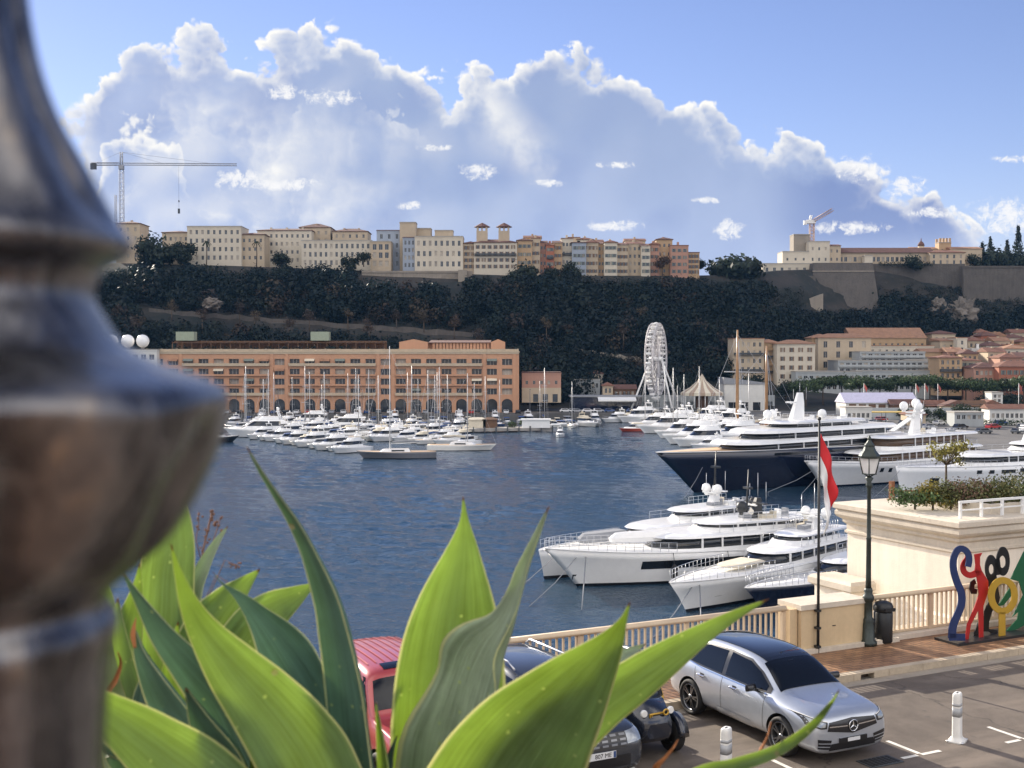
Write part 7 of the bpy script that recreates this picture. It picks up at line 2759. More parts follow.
black_trim = M('black_trim', (.012, .012, .014), .3, var=.2, coat=.3)
chrome = M('chrome', (.75, .76, .78), .12, 1.0, var=.05)
lens_m = M('headlight_lens', (.30, .33, .36), .08, .3, var=.3, vs=14, coat=1.0)
plate_m = M('number_plate', (.72, .73, .74), .5, var=.05)
alloy = M('alloy_rim', (.20, .205, .215), .3, .9, var=.1)
car_glass = M('tinted_car_glass', (.006, .008, .012), .05, var=.1, spec=.42)
interior = M('car_interior', (.10, .09, .085), .8, var=.2)


def silver_car():
    L_ = 4.42
    pos = S(14.36, 17.86, ROAD)
    th = thing('silver_hatchback', 'silver hatchback with a black roof and dark windows, parked nose towards the road', 'car', pos, RZ - math.pi / 2)
    paint = carpaint('silver_paint', (.50, .54, .60), .6, .32)
    stn = [(-2.20, .70, .42, .80, .92, .55), (-2.15, .84, .24, .92, 1.02, .62), (-1.98, .875, .21, .985, 1.36, .60), (-1.62, .89, .20, 1.0, 1.50, .60), (-1.05, .895, .20, .99, 1.555, .61), (-.35, .895, .20, .97, 1.575, .62),
           (.25, .895, .20, .95, 1.545, .61), (.62, .895, .20, .94, 1.44, .60), (1.00, .895, .20, .93, 1.18, .62), (1.24, .895, .20, .915, 1.02, .66), (1.62, .885, .20, .88, .975, .67), (1.95, .87, .20, .84, .925, .66), (2.14, .82, .20, .76, .845, .62), (2.21, .70, .24, .64, .74, .52)]
    o, bv = car_shell(stn, (-1.36, 1.36), .345, .895, paint, th)
    # black roof panel
    m = patch(MB(), bv, 'z', [(-1.86, .44), (-1.2, .50), (-.4, .51), (.3, .51), (.53, .50)], [(-1.86, -.44), (-1.2, -.50), (-.4, -.51), (.3, -.51), (.53, -.50)], .011, 26, 10)
    m.build('roof_panel', M('gloss_black_roof', (.008, .009, .012), .08, var=.1, coat=.6), th)
    m = patch(MB(), bv, 'z', [(.53, .56), (.8, .61), (1.14, .68)], [(.53, -.56), (.8, -.61), (1.14, -.68)], .010, 26, 10)
    ws = m.build('windscreen', car_glass, th)
    m = patch(MB(), bv, 'z', [(.60, .02), (.62, .02)], [(.60, -.10), (.62, -.10)], .012, 2)
    m.build('mirror_mount', black_trim, ws)
    m = patch(MB(), bv, 'x', [(-.50, 1.36), (.50, 1.36)], [(-.62, 1.05), (.62, 1.05)], .006, 6, sign=-1)
    m.build('rear_window', car_glass, th)
    for sg in (-1, 1):
        m = patch(MB(), bv, 'y', [(-1.84, 1.20), (-1.55, 1.36), (-1.0, 1.45), (-.35, 1.465), (.25, 1.425), (.62, 1.28), (.98, 1.06)], [(-1.84, 1.085), (-1.55, 1.03), (-1.0, 1.01), (-.35, .995), (.25, .98), (.62, .975), (.98, .985)], .004, 6, sign=sg)
        fr = m.build('window_frame', black_trim, th)
        for a, b in (([(-1.78, 1.19), (-1.55, 1.32)], [(-1.78, 1.11), (-1.55, 1.07)]),
                     ([(-1.46, 1.345), (-1.0, 1.415), (-.42, 1.43)], [(-1.46, 1.055), (-1.0, 1.04), (-.42, 1.025)]),
                     ([(-.30, 1.43), (.25, 1.385), (.56, 1.27), (.86, 1.09)], [(-.30, 1.02), (.25, 1.01), (.56, 1.005), (.86, 1.01)])):
            patch(MB(), bv, 'y', a, b, .008, 5, sign=sg).build('side_window', car_glass, fr)
        m = patch(MB(), bv, 'y', [(-1.80, 1.075), (-1.0, 1.0), (-.35, .985), (.62, .965), (.9, .975)], [(-1.80, 1.06), (-1.0, .985), (-.35, .97), (.62, .95), (.9, .955)], .012, 1, sign=sg)
        m.build('waist_trim', chrome, fr)
        # shut lines and handles
        m = MB()
        for x0, x1 in ((-.36, -.37), (.90, .86), (-1.22, -1.10)):
            patch(m, bv, 'y', [(x0 - .005, .97), (x0 + .005, .97)], [(x1 - .005, .36), (x1 + .005, .36)], .0025, 10, 1, sg)
        m.build('door_gap', rubber, th)
        m = patch(MB(), bv, 'y', [(-1.0, .40), (1.0, .40)], [(-1.0, .27), (1.0, .27)], .010, 3, sign=sg)
        m.build('sill_trim', paint, th)
        for x in (-.98, .02):
            h = MB()
            hit = bv.ray_cast(Vector((x, sg * 3, .86)), Vector((0, -sg, 0)))
            y = hit[0].y
            h.loft([[(x - .11 + q, y + sg * a, .86 + b) for a, b in ((.0, -.016), (.035, -.014), (.04, .0), (.035, .014), (.0, .016))] for q in (0, .02, .2, .22)], True, True, True)
            h.build('door_handle', chrome, th)
            patch(MB(), bv, 'y', [(x - .05, .90), (x + .07, .90)], [(x - .05, .825), (x + .07, .825)], .003, 2, sign=sg).build('handle_recess', black_trim, th)
        mi = MB()
        mi.loft([[(.62 + a * .9, sg * (.88 + k), 1.03 + b * .85) for a, b in ((0, -.07), (.06, -.06), (.09, 0), (.06, .07), (0, .075), (-.02, 0))] for k in (0, .06, .15, .18)], True, True, True)
        mi.tube([(.64, sg * .82, .97), (.64, sg * .92, 1.0)], .03, 6)
        mi.build('wing_mirror', black_trim, th)
        m = patch(MB(), bv, 'x', [(sg * .53, .765), (sg * .66, .795), (sg * .83, .865)], [(sg * .56, .66), (sg * .68, .665), (sg * .84, .72)], .006, 5)
        hl = m.build('headlight', black_trim, th)
        patch(MB(), bv, 'x', [(sg * .57, .755), (sg * .66, .782), (sg * .80, .835)], [(sg * .59, .69), (sg * .68, .69), (sg * .80, .735)], .010, 4).build('headlight_lens', lens_m, hl)
        patch(MB(), bv, 'x', [(sg * .53, .772), (sg * .66, .802), (sg * .835, .873)], [(sg * .53, .76), (sg * .66, .79), (sg * .835, .86)], .013, 2).build('running_light', frost_glass, hl)
        m = patch(MB(), bv, 'x', [(sg * .46, .455), (sg * .74, .50)], [(sg * .50, .30), (sg * .73, .335)], .005, 5)
        m.build('side_intake', black_trim, th)
        m = MB()
        patch(m, bv, 'x', [(sg * .48, .41), (sg * .73, .44)], [(sg * .48, .395), (sg * .73, .425)], .012, 1)
        patch(m, bv, 'x', [(sg * .50, .355), (sg * .73, .385)], [(sg * .50, .34), (sg * .73, .37)], .012, 1)
        m.build('intake_fin', paint, th)
        for x in (-1.36, 1.36):
            wheel(th, x, sg * .79, .345, .215, alloy, sg, 5, .76)
    # grille, emblem and lower intake
    m = patch(MB(), bv, 'x', [(-.50, .755), (0, .785), (.50, .755)], [(-.55, .615), (0, .53), (.55, .615)], .006, 6)
    gr = m.build('grille', black_trim, th)
    m = patch(MB(), bv, 'x', [(-.51, .695), (-.12, .675)], [(-.51, .675), (-.12, .655)], .016, 2)
    patch(m, bv, 'x', [(.12, .675), (.51, .695)], [(.12, .655), (.51, .675)], .016, 2)
    m.build('grille_bar', chrome, gr)
    hx = bv.ray_cast(Vector((5, 0, .66)), Vector((-1, 0, 0)))[0].x + .022
    e = MB()
    n = 26
    e.tube([(hx, .095 * math.cos(2 * math.pi * k / n), .66 + .095 * math.sin(2 * math.pi * k / n)) for k in range(n + 1)], .010, 6)
    for k in range(3):
        a = math.pi / 2 + 2 * math.pi * k / 3
        c, s_ = math.cos(a), math.sin(a)
        e.add([(hx + .014, 0, .66), (hx, .018 * -s_, .66 + .018 * c), (hx, .09 * c, .66 + .09 * s_), (hx, .018 * s_, .66 - .018 * c)], [(0, 2, 1), (0, 3, 2)])
    e.build('star_emblem', chrome, gr)
    m = patch(MB(), bv, 'x', [(-.47, .39), (0, .40), (.47, .39)], [(-.52, .275), (0, .27), (.52, .275)], .005, 4)
    m.build('lower_intake', black_trim, th)
    hx = bv.ray_cast(Vector((5, 0, .45)), Vector((-1, 0, 0)))[0].x
    MB().box(hx - .02, hx + .028, -.30, .30, .395, .475).build('plate_holder', black_trim, th)
    pl = MB().box(hx + .03, hx + .036, -.135, .135, .405, .465).build('number_plate', plate_m, th)
    m = patch(MB(), bv, 'z', [(1.16, .50), (1.95, .44)], [(1.16, .492), (1.95, .432)], .003, 1)
    patch(m, bv, 'z', [(1.16, -.492), (1.95, -.432)], [(1.16, -.50), (1.95, -.44)], .003, 1)
    m.build('bonnet_crease', paint, th)
    m = MB()
    m.tube([(1.13, -.5, 1.06), (1.02, .1, 1.145)], .012, 5).tube([(1.13, .25, 1.06), (1.03, .62, 1.11)], .012, 5)
    m.build('wiper', black_trim, th)


silver_car()


def grey_suv():
    pos = S(9.72, 18.45, ROAD)
    th = thing('grey_estate_car', 'dark grey sport utility car with silver roof rails, half hidden behind the agave leaves', 'car', pos, RZ - math.pi / 2)
    paint = carpaint('slate_paint', (.055, .062, .075), .4, .25)
    stn = [(-2.15, .72, .50, .95, 1.08, .55), (-2.10, .86, .30, 1.05, 1.25, .62), (-1.85, .89, .27, 1.08, 1.58, .62), (-1.2, .90, .26, 1.08, 1.66, .63), (-.4, .90, .26, 1.06, 1.68, .64), (.2, .90, .26, 1.05, 1.64, .63),
           (.6, .90, .26, 1.04, 1.50, .63), (1.02, .90, .26, 1.03, 1.16, .66), (1.3, .90, .26, 1.01, 1.10, .70), (1.75, .89, .27, .97, 1.06, .70), (2.05, .86, .28, .90, .98, .66), (2.15, .78, .32, .78, .84, .55), (2.18, .66, .40, .66, .70, .45)]
    o, bv = car_shell(stn, (-1.35, 1.33), .35, .90, paint, th)
    patch(MB(), bv, 'z', [(.50, .60), (.98, .72)], [(.50, -.60), (.98, -.72)], .007, 12).build('windscreen', car_glass, th)
    for sg in (-1, 1):
        patch(MB(), bv, 'y', [(-1.75, 1.45), (-.4, 1.54), (.3, 1.48), (.85, 1.16)], [(-1.75, 1.16), (-.4, 1.12), (.3, 1.10), (.85, 1.10)], .006, 5, sign=sg).build('side_window', car_glass, th)
        r = MB().tube([(-1.5, sg * .56, 1.60), (-1.35, sg * .56, 1.69), (.0, sg * .57, 1.71), (.25, sg * .57, 1.62)], .022, 6)
        r.build('roof_rail', steel, th)
        patch(MB(), bv, 'x', [(sg * .50, .93), (sg * .80, .96)], [(sg * .50, .76), (sg * .78, .78)], .006, 4).build('headlight', lens_m, th)
        mi = MB()
        mi.loft([[(.72 + a, sg * (.94 + k), 1.16 + b) for a, b in ((0, -.08), (.06, -.07), (.09, 0), (.06, .08), (0, .085), (-.02, 0))] for k in (0, .06, .17, .2)], True, True, True)
        mi.build('wing_mirror', black_trim, th)
        for x in (-1.35, 1.33):
            wheel(th, x, sg * .79, .35, .22, alloy, sg)
    g = patch(MB(), bv, 'x', [(-.50, .93), (.50, .93)], [(-.48, .72), (.48, .72)], .006, 4).build('grille', black_trim, th)
    m = MB()
    for r_ in range(3):
        for k in range(6):
            y = -.42 + k * .168
            patch(m, bv, 'x', [(y - .055, .915 - r_ * .065), (y + .055, .915 - r_ * .065)], [(y - .055, .885 - r_ * .065), (y + .055, .885 - r_ * .065)], .016, 1, 1)
    m.build('grille_studs', alloy, g)
    patch(MB(), bv, 'x', [(-.55, .60), (.55, .60)], [(-.55, .42), (.55, .42)], .006, 3).build('lower_intake', black_trim, th)
    hx = bv.ray_cast(Vector((5, 0, .62)), Vector((-1, 0, 0)))[0].x
    pl = MB().box(hx + .02, hx + .032, -.26, .26, .585, .695).build('number_plate', plate_m, th)
    text_mesh('plate_number', '807 ME', .10, rubber, pl, (hx + .034, .02, .638), (math.pi / 2, 0, math.pi / 2))
    MB().box(hx + .0325, hx + .034, .21, .255, .59, .69).build('plate_band', canvas_blue, pl)


grey_suv()


def red_car():
    pos = S(7.34, 19.0, ROAD)
    th = thing('red_off_roader', 'boxy red off-roader with a ribbed roof, behind the tall agave leaves', 'car', pos, RZ - math.pi / 2)
    paint = carpaint('red_paint', (.40, .06, .06), .1, .34)
    stn = [(-2.1, .80, .50, 1.10, 1.30, .70), (-2.05, .86, .40, 1.15, 1.78, .76), (-1.6, .875, .38, 1.16, 1.86, .78), (-.6, .875, .38, 1.15, 1.88, .79), (.2, .875, .38, 1.14, 1.86, .78), (.50, .875, .38, 1.13, 1.82, .77),
           (.66, .875, .38, 1.12, 1.56, .78), (.86, .875, .38, 1.11, 1.20, .80), (1.0, .875, .38, 1.09, 1.15, .80), (1.6, .87, .38, 1.06, 1.12, .78), (1.95, .86, .40, 1.02, 1.08, .76), (2.05, .80, .44, .90, .96, .70)]
    o, bv = car_shell(stn, (-1.25, 1.30), .37, .875, paint, th, 2)
    rib = MB()
    for k in range(9):
        y = -.58 + k * .145
        patch(rib, bv, 'z', [(-1.9, y + .012), (.1, y + .012)], [(-1.9, y - .012), (.1, y - .012)], .012, 2, 8)
    rib.build('roof_ribs', M('faded_red', (.42, .085, .085), .5, var=.15), th)
    patch(MB(), bv, 'z', [(.18, .42), (.42, .42)], [(.18, -.42), (.42, -.42)], .012, 6).build('sunroof', car_glass, th)
    patch(MB(), bv, 'z', [(.545, .66), (.83, .73)], [(.545, -.66), (.83, -.73)], .008, 12).build('windscreen', car_glass, th)
    for sg in (-1, 1):
        patch(MB(), bv, 'y', [(-1.9, 1.68), (.40, 1.70), (.66, 1.30)], [(-1.9, 1.24), (.40, 1.20), (.66, 1.20)], .006, 5, sign=sg).build('side_window', car_glass, th)
        patch(MB(), bv, 'x', [(sg * .48, 1.0), (sg * .72, 1.0)], [(sg * .48, .78), (sg * .72, .78)], .006, 3).build('headlight', lens_m, th)
        for x in (-1.25, 1.30):
            wheel(th, x, sg * .77, .37, .23, dark_metal, sg)
    patch(MB(), bv, 'x', [(-.44, .98), (.44, .98)], [(-.44, .74), (.44, .74)], .006, 3).build('grille', black_trim, th)
    for y in (-.36, .36):
        MB().box(-.1, .02, y - .2, y + .2, 1.02, 1.62).build('seat', interior, th)


red_car()


def buggy():
    pos = S(11.40, 18.38, ROAD)
    th = thing('electric_buggy', 'small black open-sided electric buggy with round headlights and a gold key bar on its nose', 'car', pos, RZ - math.pi / 2)
    th.scale = (1.08, 1.08, 1.08)
    blk = carpaint('navy_black_paint', (.016, .020, .032), .2, .22)
    gold = M('gold_trim', (.55, .33, .05), .35, .4, var=.1)
    # tub and nose
    ring = lambda x, w, z0, z1, wt: [(x, -w * .8, z0), (x, -w, z0 + .08), (x, -w, z0 + (z1 - z0) * .55), (x, -wt, z1), (x, wt, z1), (x, w, z0 + (z1 - z0) * .55), (x, w, z0 + .08), (x, w * .8, z0)]
    b = MB().loft([ring(-1.12, .30, .42, .80, .22), ring(-1.0, .42, .28, .92, .30), ring(-.5, .48, .22, .62, .44), ring(.25, .48, .20, .58, .44), ring(.55, .42, .22, .95, .34), ring(.85, .36, .26, .92, .27), ring(1.05, .31, .32, .80, .22), ring(1.13, .22, .40, .62, .16)])
    b.build('body', blk, th)
    c = MB()
    for sg in (-1, 1):
        c.tube([(.62, sg * .36, .90), (.30, sg * .40, 1.30), (-.05, sg * .42, 1.44), (-.6, sg * .40, 1.42), (-.95, sg * .36, 1.05), (-1.02, sg * .34, .85)], [.05, .055, .06, .06, .06, .05], 8)
    c.build('roof_pillars', blk, th)
    r = MB().loft([[(x, -w, z), (x, -w * .6, z + .04), (x, w * .6, z + .04), (x, w, z), (x, w, z - .03), (x, -w, z - .03)] for x, w, z in ((.08, .40, 1.42), (-.3, .42, 1.455), (-.65, .39, 1.42))])
    r.build('roof', blk, th)
    MB().add([(.64, -.34, .93), (.64, .34, .93), (.11, .39, 1.41), (.11, -.39, 1.41), (.62, -.34, .92), (.62, .34, .92), (.09, .39, 1.40), (.09, -.39, 1.40)], [(0, 1, 2, 3), (4, 7, 6, 5), (0, 4, 5, 1), (2, 6, 7, 3)]).build('windscreen', win_glass, th)
    MB().box(-.75, -.25, -.24, .24, .50, .66).box(-.80, -.66, -.24, .24, .661, 1.22).build('seat', interior, th)
    for sg in (-1, 1):
        MB().lathe([(.058, 0), (.062, .03), (.05, .05)], 16).xf(Matrix.Translation((1.055, sg * .25, .80)) @ Matrix.Rotation(math.pi / 2, 4, 'Y')).build('headlight', frost_glass, th)
        # side bow in gold around the door opening
        n = 20
        MB().tube([(.12 + .36 * math.cos(a), sg * .50, .72 + .34 * math.sin(a)) for a in [math.pi * (-.25 + 1.1 * k / n) for k in range(n + 1)]], .035, 6).build('door_bow', gold, th)
        for x, r_, y in ((.72, .29, .52), (-.72, .29, .50)):
            wheel(th, x, sg * y, r_, .17, dark_metal, sg, 5, .6)
            n = 14
            f = MB()
            f.loft([[(x + (r_ + .06) * math.cos(a), sg * (y - .10), r_ + (r_ + .06) * math.sin(a)), (x + (r_ + .085) * math.cos(a), sg * y, r_ + (r_ + .085) * math.sin(a)), (x + (r_ + .06) * math.cos(a), sg * (y + .11), r_ + (r_ + .06) * math.sin(a)), (x + (r_ + .04) * math.cos(a), sg * y, r_ + (r_ + .04) * math.sin(a))]
                    for a in [math.pi * (.02 + 1.0 * k / n) for k in range(n + 1)]])
            f.build('mudguard', blk, th)
        MB().tube([(.72, sg * .30, .30), (.72, sg * .46, .29)], .03, 6).tube([(.66, sg * .28, .44), (.72, sg * .46, .32)], .022, 6).build('suspension_arm', steel, th)
    k = MB().tube([(1.10, -.16, .775), (1.10, .10, .785)], .018, 6)
    k.tube([(1.11, .145 + .045 * math.cos(2 * math.pi * i / 12), .787 + .045 * math.sin(2 * math.pi * i / 12)) for i in range(13)], .016, 6)
    k.box(1.09, 1.115, -.16, -.145, .73, .775).box(1.09, 1.115, -.125, -.11, .74, .775)
    k.build('gold_key', gold, th)


buggy()
# ------------------------------------------------------------------ the terrace under the viewer, agaves and bronze post
def viewer_terrace():
    o = MB().box(-30, 30, -20, 2.55, 14.9, 20.35).build('terrace', concrete)
    tag(o, kind='structure')
    o = MB().poly([(-30, -20, 20.354), (30, -20, 20.354), (30, .6, 20.354), (-30, .6, 20.354)]).build('terrace_paving', pave_m)
    tag(o, kind='structure')
    th = thing('stone_planter', 'long stone planter on the terrace edge holding the agaves', 'planter', (0, .62, 20.356))
    MB().box(-4, 4, 0, .10, 0, .62).box(-4, 4, 1.80, 1.90, 0, .70).box(-4, -3.9, .101, 1.799, 0, .62).box(3.9, 4, .101, 1.799, 0, .62).build('rim', cap_stone, th)
    MB().box(-3.899, 3.899, .101, 1.799, 0, .56).build('soil', M('planter_soil', (.06, .045, .03), .95, var=.4, vs=9, bump=.02, bs=25), th)


viewer_terrace()


def leaf_material(name, refl, trans, tw=.62, pale=.0):
    m, g, b = nodemat(name)
    uv = g.n('ShaderNodeUVMap')
    sp = g.n('ShaderNodeSeparateXYZ')
    g.link(uv.outputs[0], sp.inputs[0])
    u, v = sp.outputs[0], sp.outputs[1]
    tc = g.n('ShaderNodeTexCoord')
    o = tc.outputs['Object']
    oi = g.n('ShaderNodeObjectInfo')
    rnd = oi.outputs['Random']
    mid = g.step(g.m('ABSOLUTE', g.m('SUBTRACT', g.m('MULTIPLY', u, 2.0), 1.0)), .0, .8)      # thick fleshy middle passes less light
    long_ = g.noise(g.comb(g.m('ADD', g.m('MULTIPLY', u, 9.0), g.m('MULTIPLY', rnd, 50)), g.m('MULTIPLY', v, 1.2)), 2.2, 5, .65)
    fine = g.noise(g.comb(g.m('ADD', g.m('MULTIPLY', u, 60.0), g.m('MULTIPLY', rnd, 50)), g.m('MULTIPLY', v, 2.0)), 2.0, 3, .6)
    mott = g.noise(o, 14, 5, .6)
    bloom = g.step(g.m('ADD', g.m('MULTIPLY', long_, .6), g.m('MULTIPLY', mott, .4)), .32, .68)
    r = g.mix(bloom, tuple(c * .62 for c in refl), tuple(min(1, c * 1.38) for c in refl))
    t = g.mix(bloom, tuple(c * .76 for c in trans), tuple(min(1, c * 1.14) for c in trans))
    k = g.step(fine, .35, .65, .92, 1.07)
    t = g.mix(g.m('MULTIPLY', g.m('SUBTRACT', 1.0, mid), g.step(v, 1.0, .45)), t, tuple(c * .60 for c in trans))
    # scars: small pale specks and larger corky marks
    vo = g.n('ShaderNodeTexVoronoi', feature='F1')
    g.link(o, vo.inputs['Vector'])
    vo.inputs['Scale'].default_value = 85
    vs = g.n('ShaderNodeSeparateColor')
    g.link(vo.outputs['Color'], vs.inputs[0])
    speck = g.m('MULTIPLY', g.step(vo.outputs['Distance'], .24, .12), g.step(vs.outputs[0], .80, .83))
    vo2 = g.n('ShaderNodeTexVoronoi', feature='F1')
    g.link(o, vo2.inputs['Vector'])
    vo2.inputs['Scale'].default_value = 34
    vs2 = g.n('ShaderNodeSeparateColor')
    g.link(vo2.outputs['Color'], vs2.inputs[0])
    cork = g.m('MULTIPLY', g.step(g.m('ADD', vo2.outputs['Distance'], g.m('MULTIPLY', g.m('SUBTRACT', mott, .5), .35)), .16, .09), g.step(vs2.outputs[1], .82, .84))
    edge = g.step(g.m('ABSOLUTE', g.m('SUBTRACT', g.m('MULTIPLY', u, 2.0), 1.0)), .93, .975)
    tip = g.step(v, .965, .99)
    r = g.mix(speck, r, (.42, .50, .22))
    t = g.mix(speck, t, (.70, .78, .30))
    r = g.mix(g.m('MULTIPLY', cork, .8), r, (.45, .40, .26))
    t = g.mix(g.m('MULTIPLY', cork, .8), t, (.42, .36, .16))
    r = g.mix(edge, r, (.66, .66, .34))
    t = g.mix(edge, t, (.92, .90, .55))
    r = g.mix(tip, r, (.22, .11, .05))
    t = g.mix(tip, t, (.25, .12, .05))
    rs = g.n('ShaderNodeVectorMath', operation='SCALE')
    g.link(r, rs.inputs[0])
    g.link(k, rs.inputs['Scale'])
    ts = g.n('ShaderNodeVectorMath', operation='SCALE')
    g.link(t, ts.inputs[0])
    g.link(k, ts.inputs['Scale'])
    g.link(rs.outputs[0], b.inputs['Base Color'])
    g.link(g.step(mott, .3, .7, .38, .55), b.inputs['Roughness'])
    b.inputs['Specular IOR Level'].default_value = .35
    bn = g.n('ShaderNodeBump')
    bn.inputs['Distance'].default_value = .0022
    g.link(g.m('ADD', g.m('MULTIPLY', long_, 1.2), g.m('SUBTRACT', g.m('MULTIPLY', fine, .25), g.m('MULTIPLY', cork, .8))), bn.inputs['Height'])
    g.link(bn.outputs[0], b.inputs['Normal'])
    tr = g.n('ShaderNodeBsdfTranslucent')
    g.link(ts.outputs[0], tr.inputs[0])
    mx = g.n('ShaderNodeMixShader')
    mx.inputs[0].default_value = tw
    g.link(b.outputs[0], mx.inputs[1])
    g.link(tr.outputs[0], mx.inputs[2])
    g.link(mx.outputs[0], m.node_tree.nodes['Material Output'].inputs[0])
    return m


agave_m = leaf_material('agave_leaf', (.18, .28, .13), (.52, .65, .16), .55)
agave_shaded = leaf_material('shaded_agave_leaf', (.10, .19, .155), (.34, .50, .26), .34)  # darker, bluer copy for leaves in shade, the shade put into its colour
agave_sunlit = leaf_material('sunlit_pale_agave_leaf', (.40, .48, .34), (.42, .55, .24), .34)  # pale bloom plus front sunlight put into the leaf colour
dry_m = M('dry_leaf', (.42, .16, .06), .8, var=.35, vs=25)


def catmull(P, n):
    P = [np.array(p, float) for p in P]
    P = [2 * P[0] - P[1]] + P + [2 * P[-1] - P[-2]]
    out = []
    m = len(P) - 3
    for i in range(n + 1):
        x = min(m - 1e-6, m * i / n)
        k = int(x)
        t = x - k
        a, b, c, d = P[k:k + 4]
        out.append(.5 * (2 * b + (c - a) * t + (2 * a - 5 * b + 4 * c - d) * t * t + (3 * b - a - 3 * c + d) * t ** 3))
    return out


def leaf(parent, ctrl, hint, mat, fold=.16, thick=.006, curl=0.0, n=46, nu=14, name='leaf', d0=1.3, d1=1.4, twist=0.0, wav=.0):
    """ctrl: photo position and width of the blade from the tip down to the root; d0 tip distance, d1 root distance"""
    L = len(ctrl)
    pts = []
    for i, (px, py, w) in enumerate(ctrl):
        d = d0 + (d1 - d0) * i / (L - 1)
        p = at(px, py, d)
        pts.append((p.x, p.y, p.z, w * d / F))
    C = catmull(pts, n)
    cam_p = Vector((0, 0, CAM_Z))
    off = Vector(parent.location)
    up, dn, uvs = [], [], []
    ph = rng.uniform(0, 6)
    for i, c in enumerate(C):
        p = Vector(c[:3])
        a, b = Vector(C[max(0, i - 1)][:3]), Vector(C[min(n, i + 1)][:3])
        T = (b - a).normalized()
        V = (p - cam_p).normalized()
        N = Vector(hint)
        if twist:
            N = Matrix.Rotation(twist * (1 - i / n), 3, T) @ N
        N = (N - T * N.dot(T)).normalized()
        if N.dot(V) > 0 and not twist:
            N = -N
        sd = N.cross(T).normalized()
        vis = (sd - V * sd.dot(V)).length
        w = max(.0008, c[3]) / max(vis, .30)
        f_ = i / n
        ru, rd = [], []
        for j in range(nu + 1):
            u = -1 + 2 * j / nu
            e = fold * w * (u * u) + wav * w * math.sin(7 * f_ * 3.14 + ph + (2 if u > 0 else 0)) * abs(u) ** 3
            q = p + sd * (u * w / 2 * (1 - .12 * fold * 0)) + N * (e - fold * w * .33)
            tk = (thick * min(1, w / .05) * (1 + 1.2 * f_)) * (1 - abs(u) ** 2.5) + .0004
            ru.append(q + N * tk / 2 - off)
            rd.append(q - N * tk / 2 - off)
        up.append(ru)
        dn.append(rd)
    rings = []
    uvr = []
    for i in range(n + 1):
        rings.append(up[i] + dn[i][::-1])
        us = [j / nu for j in range(nu + 1)]
        uvr.append([(x, 1 - i / n) for x in us] + [(x, 1 - i / n) for x in us[::-1]])
    mb = MB().loft(rings, True, True, True, 0, True)
    o = mb.build(name, mat, parent)
    me = o.data
    uvl = me.uv_layers.new(name='UVMap')
    flat = [x for r in uvr for x in r]
    for lp in me.loops:
        uvl.data[lp.index].uv = flat[lp.vertex_index]
    return o


RB = (.42, -.9, .10)
LB = (-.72, -.62, .20)
UP = (-.55, -.62, .56)


